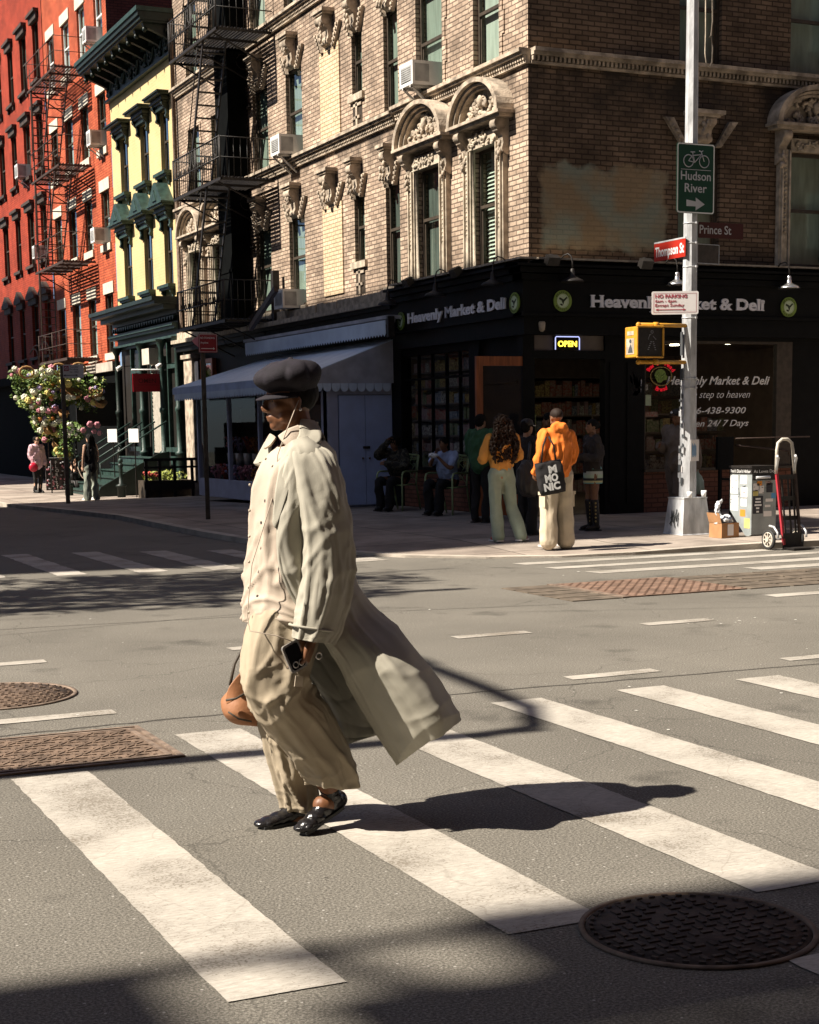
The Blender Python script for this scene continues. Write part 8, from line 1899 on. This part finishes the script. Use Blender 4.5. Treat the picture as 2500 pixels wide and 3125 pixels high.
lv = [ell_row(Vector((13.06,18.42,z)), rx, ry) for z, rx, ry in ((.90,.012,.012),(.85,.03,.025),(.76,.085,.05),(.66,.115,.07),(.58,.11,.065),(.54,.06,.04))]
mat('bag_green', (.35,.45,.36), rough=.35, var=.2, bump=.4, bs=30)
sheet_obj('pouch', grid_sheet(lv, 40, 26, True), MATS['bag_green'], t, True, .004, lambda u, v, p: rid(p,(14,14,5),.014,2))
# seated pair
def sit(**k):
    J = dict(head=(0,-.10,1.20), neck=(0,-.06,1.08), chest=(0,-.02,.90), pelvis=(0,.08,.56), armL=[(.18,-.03,1.02),(.24,-.10,.78),(.16,-.30,.72)], armR=[(-.18,-.03,1.02),(-.24,-.10,.78),(-.16,-.30,.72)],
             legL=[(.10,-.02,.53),(.13,-.42,.52),(.12,-.46,.10)], legR=[(-.10,-.02,.53),(-.13,-.42,.52),(-.10,-.40,.10)]); J.update(k); return J
cz = zs(11.12,24.42); rzc = CH_A+PI/2
mt, tt, b_ = nodes('camo_cloth'); g_ = N(tt,'ShaderNodeNewGeometry'); n_ = N(tt,'ShaderNodeTexNoise'); n_.inputs['Scale'].default_value = 16; tt.links.new(g_.outputs['Position'], n_.inputs[0]); rp = N(tt,'ShaderNodeValToRGB'); rp.color_ramp.interpolation = 'CONSTANT'; e = rp.color_ramp.elements; e[0].color = (.012,.012,.010,1); e[1].position = .52; e[1].color = (.09,.085,.06,1); q_ = e.new(.6); q_.color = (.035,.03,.022,1); tt.links.new(n_.outputs[0], rp.inputs[0]); tt.links.new(rp.outputs[0], b_.inputs['Base Color']); b_.inputs['Roughness'].default_value = .9
person('seated man in dark camouflage with one hand raised to his head', (11.12,24.42,cz), rzc, 1.62, 'skin_brown', sit(armR=[(-.18,-.04,1.04),(-.30,-.20,.98),(-.10,-.18,1.22)], armL=[(.18,-.03,1.02),(.22,-.14,.80),(-.02,-.30,.84)]),
  top=dict(mat=('camo_cloth',), r=.16, hem=.02, ar=.08, fold=.02, seed=31), bottom=dict(mat=('cloth_black2',(.01,.01,.011)), w=(.085,.075,.085)), shoes=dict(mat='rubber'), hair=dict(mat='hair_black', ell=[((0,.02,.04),(.105,.12,.10))], fold=.02, fs=35), headdir=(0,-1,-.25))
cz = zs(11.24,22.75)
person('seated person in a pale blue shirt eating, on the chair beside the orange door', (11.24,22.75,cz), rzc, 1.60, 'skin_brown', sit(armR=[(-.18,-.04,1.02),(-.20,-.22,.86),(-.06,-.26,1.06)], armL=[(.18,-.03,1.02),(.20,-.20,.80),(.02,-.30,.98)]),
  top=dict(mat=('shirt_blue',(.35,.42,.62)), r=.145, hem=.02, ar=.07, fold=.018, seed=33, sleeve=.4, name='shirt'), bottom=dict(mat=('cloth_black2',(.01,.01,.011)), w=(.085,.075,.09)), shoes=dict(mat='rubber'), hair=short, headdir=(.0,-1,-.2))
t = thing('napkin', 'crumpled white napkin with food in the hands of the seated person in blue', 'napkin', (11.0,22.6,1.1)); mb = MB(); c_ = Matrix.Translation((11.24,22.75,cz)) @ Matrix.Rotation(rzc, 4, 'Z') @ Vector((-.02,-.36,.96)); rr = random.Random(1)
for q in range(5): mb.ell(c_+Vector((rr.uniform(-.04,.04),rr.uniform(-.03,.03),rr.uniform(-.02,.02))), (.05,.03,.03), 8, 6)
fuse(mb, 'paper', MATS['letter_white'], t, .01, 1, amp=.02, fs=25, aniso=(1,1,1))
# far left, down the street
z_ = zs(9.0,44.2)
t, V = person('woman in a pink jacket, sunglasses and black trousers at the far left', (9.02,44.2,z_), .45, 1.58, 'skin_pale', stand(armR=[(-.18,0,1.38),(-.22,.03,1.12),(-.17,-.12,.90)], armL=[(.18,0,1.38),(.23,.0,1.12),(.22,-.1,.88)], legL=[(.08,0,.86),(.08,-.03,.48),(.06,.0,.095)]),
  top=dict(mat=('jacket_pink',(.70,.45,.50)), r=.165, hem=-.06, ar=.08, fold=.02, seed=41, flare=1.1), bottom=dict(mat=('cloth_black2',(.01,.01,.011)), w=(.085,.07,.06)), shoes=dict(mat='rubber'), hair=dict(mat='hair_black', ell=[((0,.03,.03),(.088,.105,.095)),((0,.08,-.02),(.06,.05,.07))], fold=.005))
mb = MB(); mb.tube([V((-.07,-.085,1.585)),V((-.03,-.115,1.583)),V((.03,-.115,1.583)),V((.07,-.085,1.585))], .014, 6); mb.build('sunglasses', MATS['phone_glass'], t)
t = thing('handbag', 'crimson handbag held by the woman in the pink jacket', 'bag', (8.85,44.05,.6)); mb = MB(); mb.ell((8.87,44.0,.58), (.13,.08,.13), 14, 10); mb.tube([(8.80,44.0,.66),(8.86,44.0,.80),(8.93,44.0,.66)], .012, 6); fuse(mb, 'pouch', mat('bag_red', (.55,.02,.05), rough=.35), t, .014, 2)
z_ = zs(10.0,44.1)
t, V = person('crouching woman in a black sleeveless dress and sunglasses, chin on her hand', (9.98,43.9,z_), .2, 1.6, 'skin_pale', sit(head=(0,-.14,1.0), neck=(0,-.06,.88), chest=(0,-.02,.72), pelvis=(0,.06,.36), armR=[(-.16,-.02,.85),(-.12,-.30,.60),(-.03,-.24,.90)], armL=[(.16,-.02,.85),(.20,-.28,.62),(.04,-.32,.60)], legL=[(.10,-.02,.40),(.12,-.36,.50),(.10,-.30,.10)], legR=[(-.10,-.02,.40),(-.12,-.36,.50),(-.10,-.28,.10)]),
  top=dict(mat=('cloth_black',(.014,.013,.014)), r=.13, hem=0, sleeve=0, seed=43, name='dress'), bottom=dict(mat=('cloth_black2',(.01,.01,.011)), w=(.11,.10,.10)), shoes=dict(mat='rubber'), hair=dict(mat='hair_black', ell=[((0,.02,.04),(.088,.105,.09)),((0,.07,-.06),(.07,.05,.09))], fold=.006), headdir=(-.1,-1,.05))
mb = MB(); mb.tube([V((-.07,-.21,1.01)),V((-.03,-.24,1.008)),V((.03,-.24,1.008)),V((.07,-.21,1.01))], .015, 6); mb.build('sunglasses', MATS['phone_glass'], t)
z_ = zs(9.05,37.8)
locks2 = [([(x,.07,.0),(x*1.2,.09,-.15),(x*1.2,.10,-.32)], [.045,.045,.03]) for x in (-.06,-.02,.02,.06)]
t, V = person('standing woman in a black sleeveless top, grey green trousers and white trainers', (9.06,38.05,z_), PI+.5, 1.62, 'skin_pale', stand(legL=[(.09,0,.86),(.13,-.01,.48),(.16,.02,.095)], legR=[(-.09,0,.86),(-.12,-.01,.48),(-.14,.02,.095)], armL=[(.17,0,1.38),(.23,.0,1.12),(.22,-.05,.86)]),
  top=dict(mat=('cloth_black',(.014,.013,.014)), r=.15, hem=-.08, sleeve=0, seed=47, name='top', flare=1.15), bottom=dict(mat=('loose_grey',(.30,.33,.27)), w=(.10,.09,.10), fold=.022), shoes=dict(mat='letter_white', white=True), hair=dict(mat='hair_black', ell=[((0,.02,.03),(.088,.105,.095))], locks=locks2, fold=.012, fs=30))
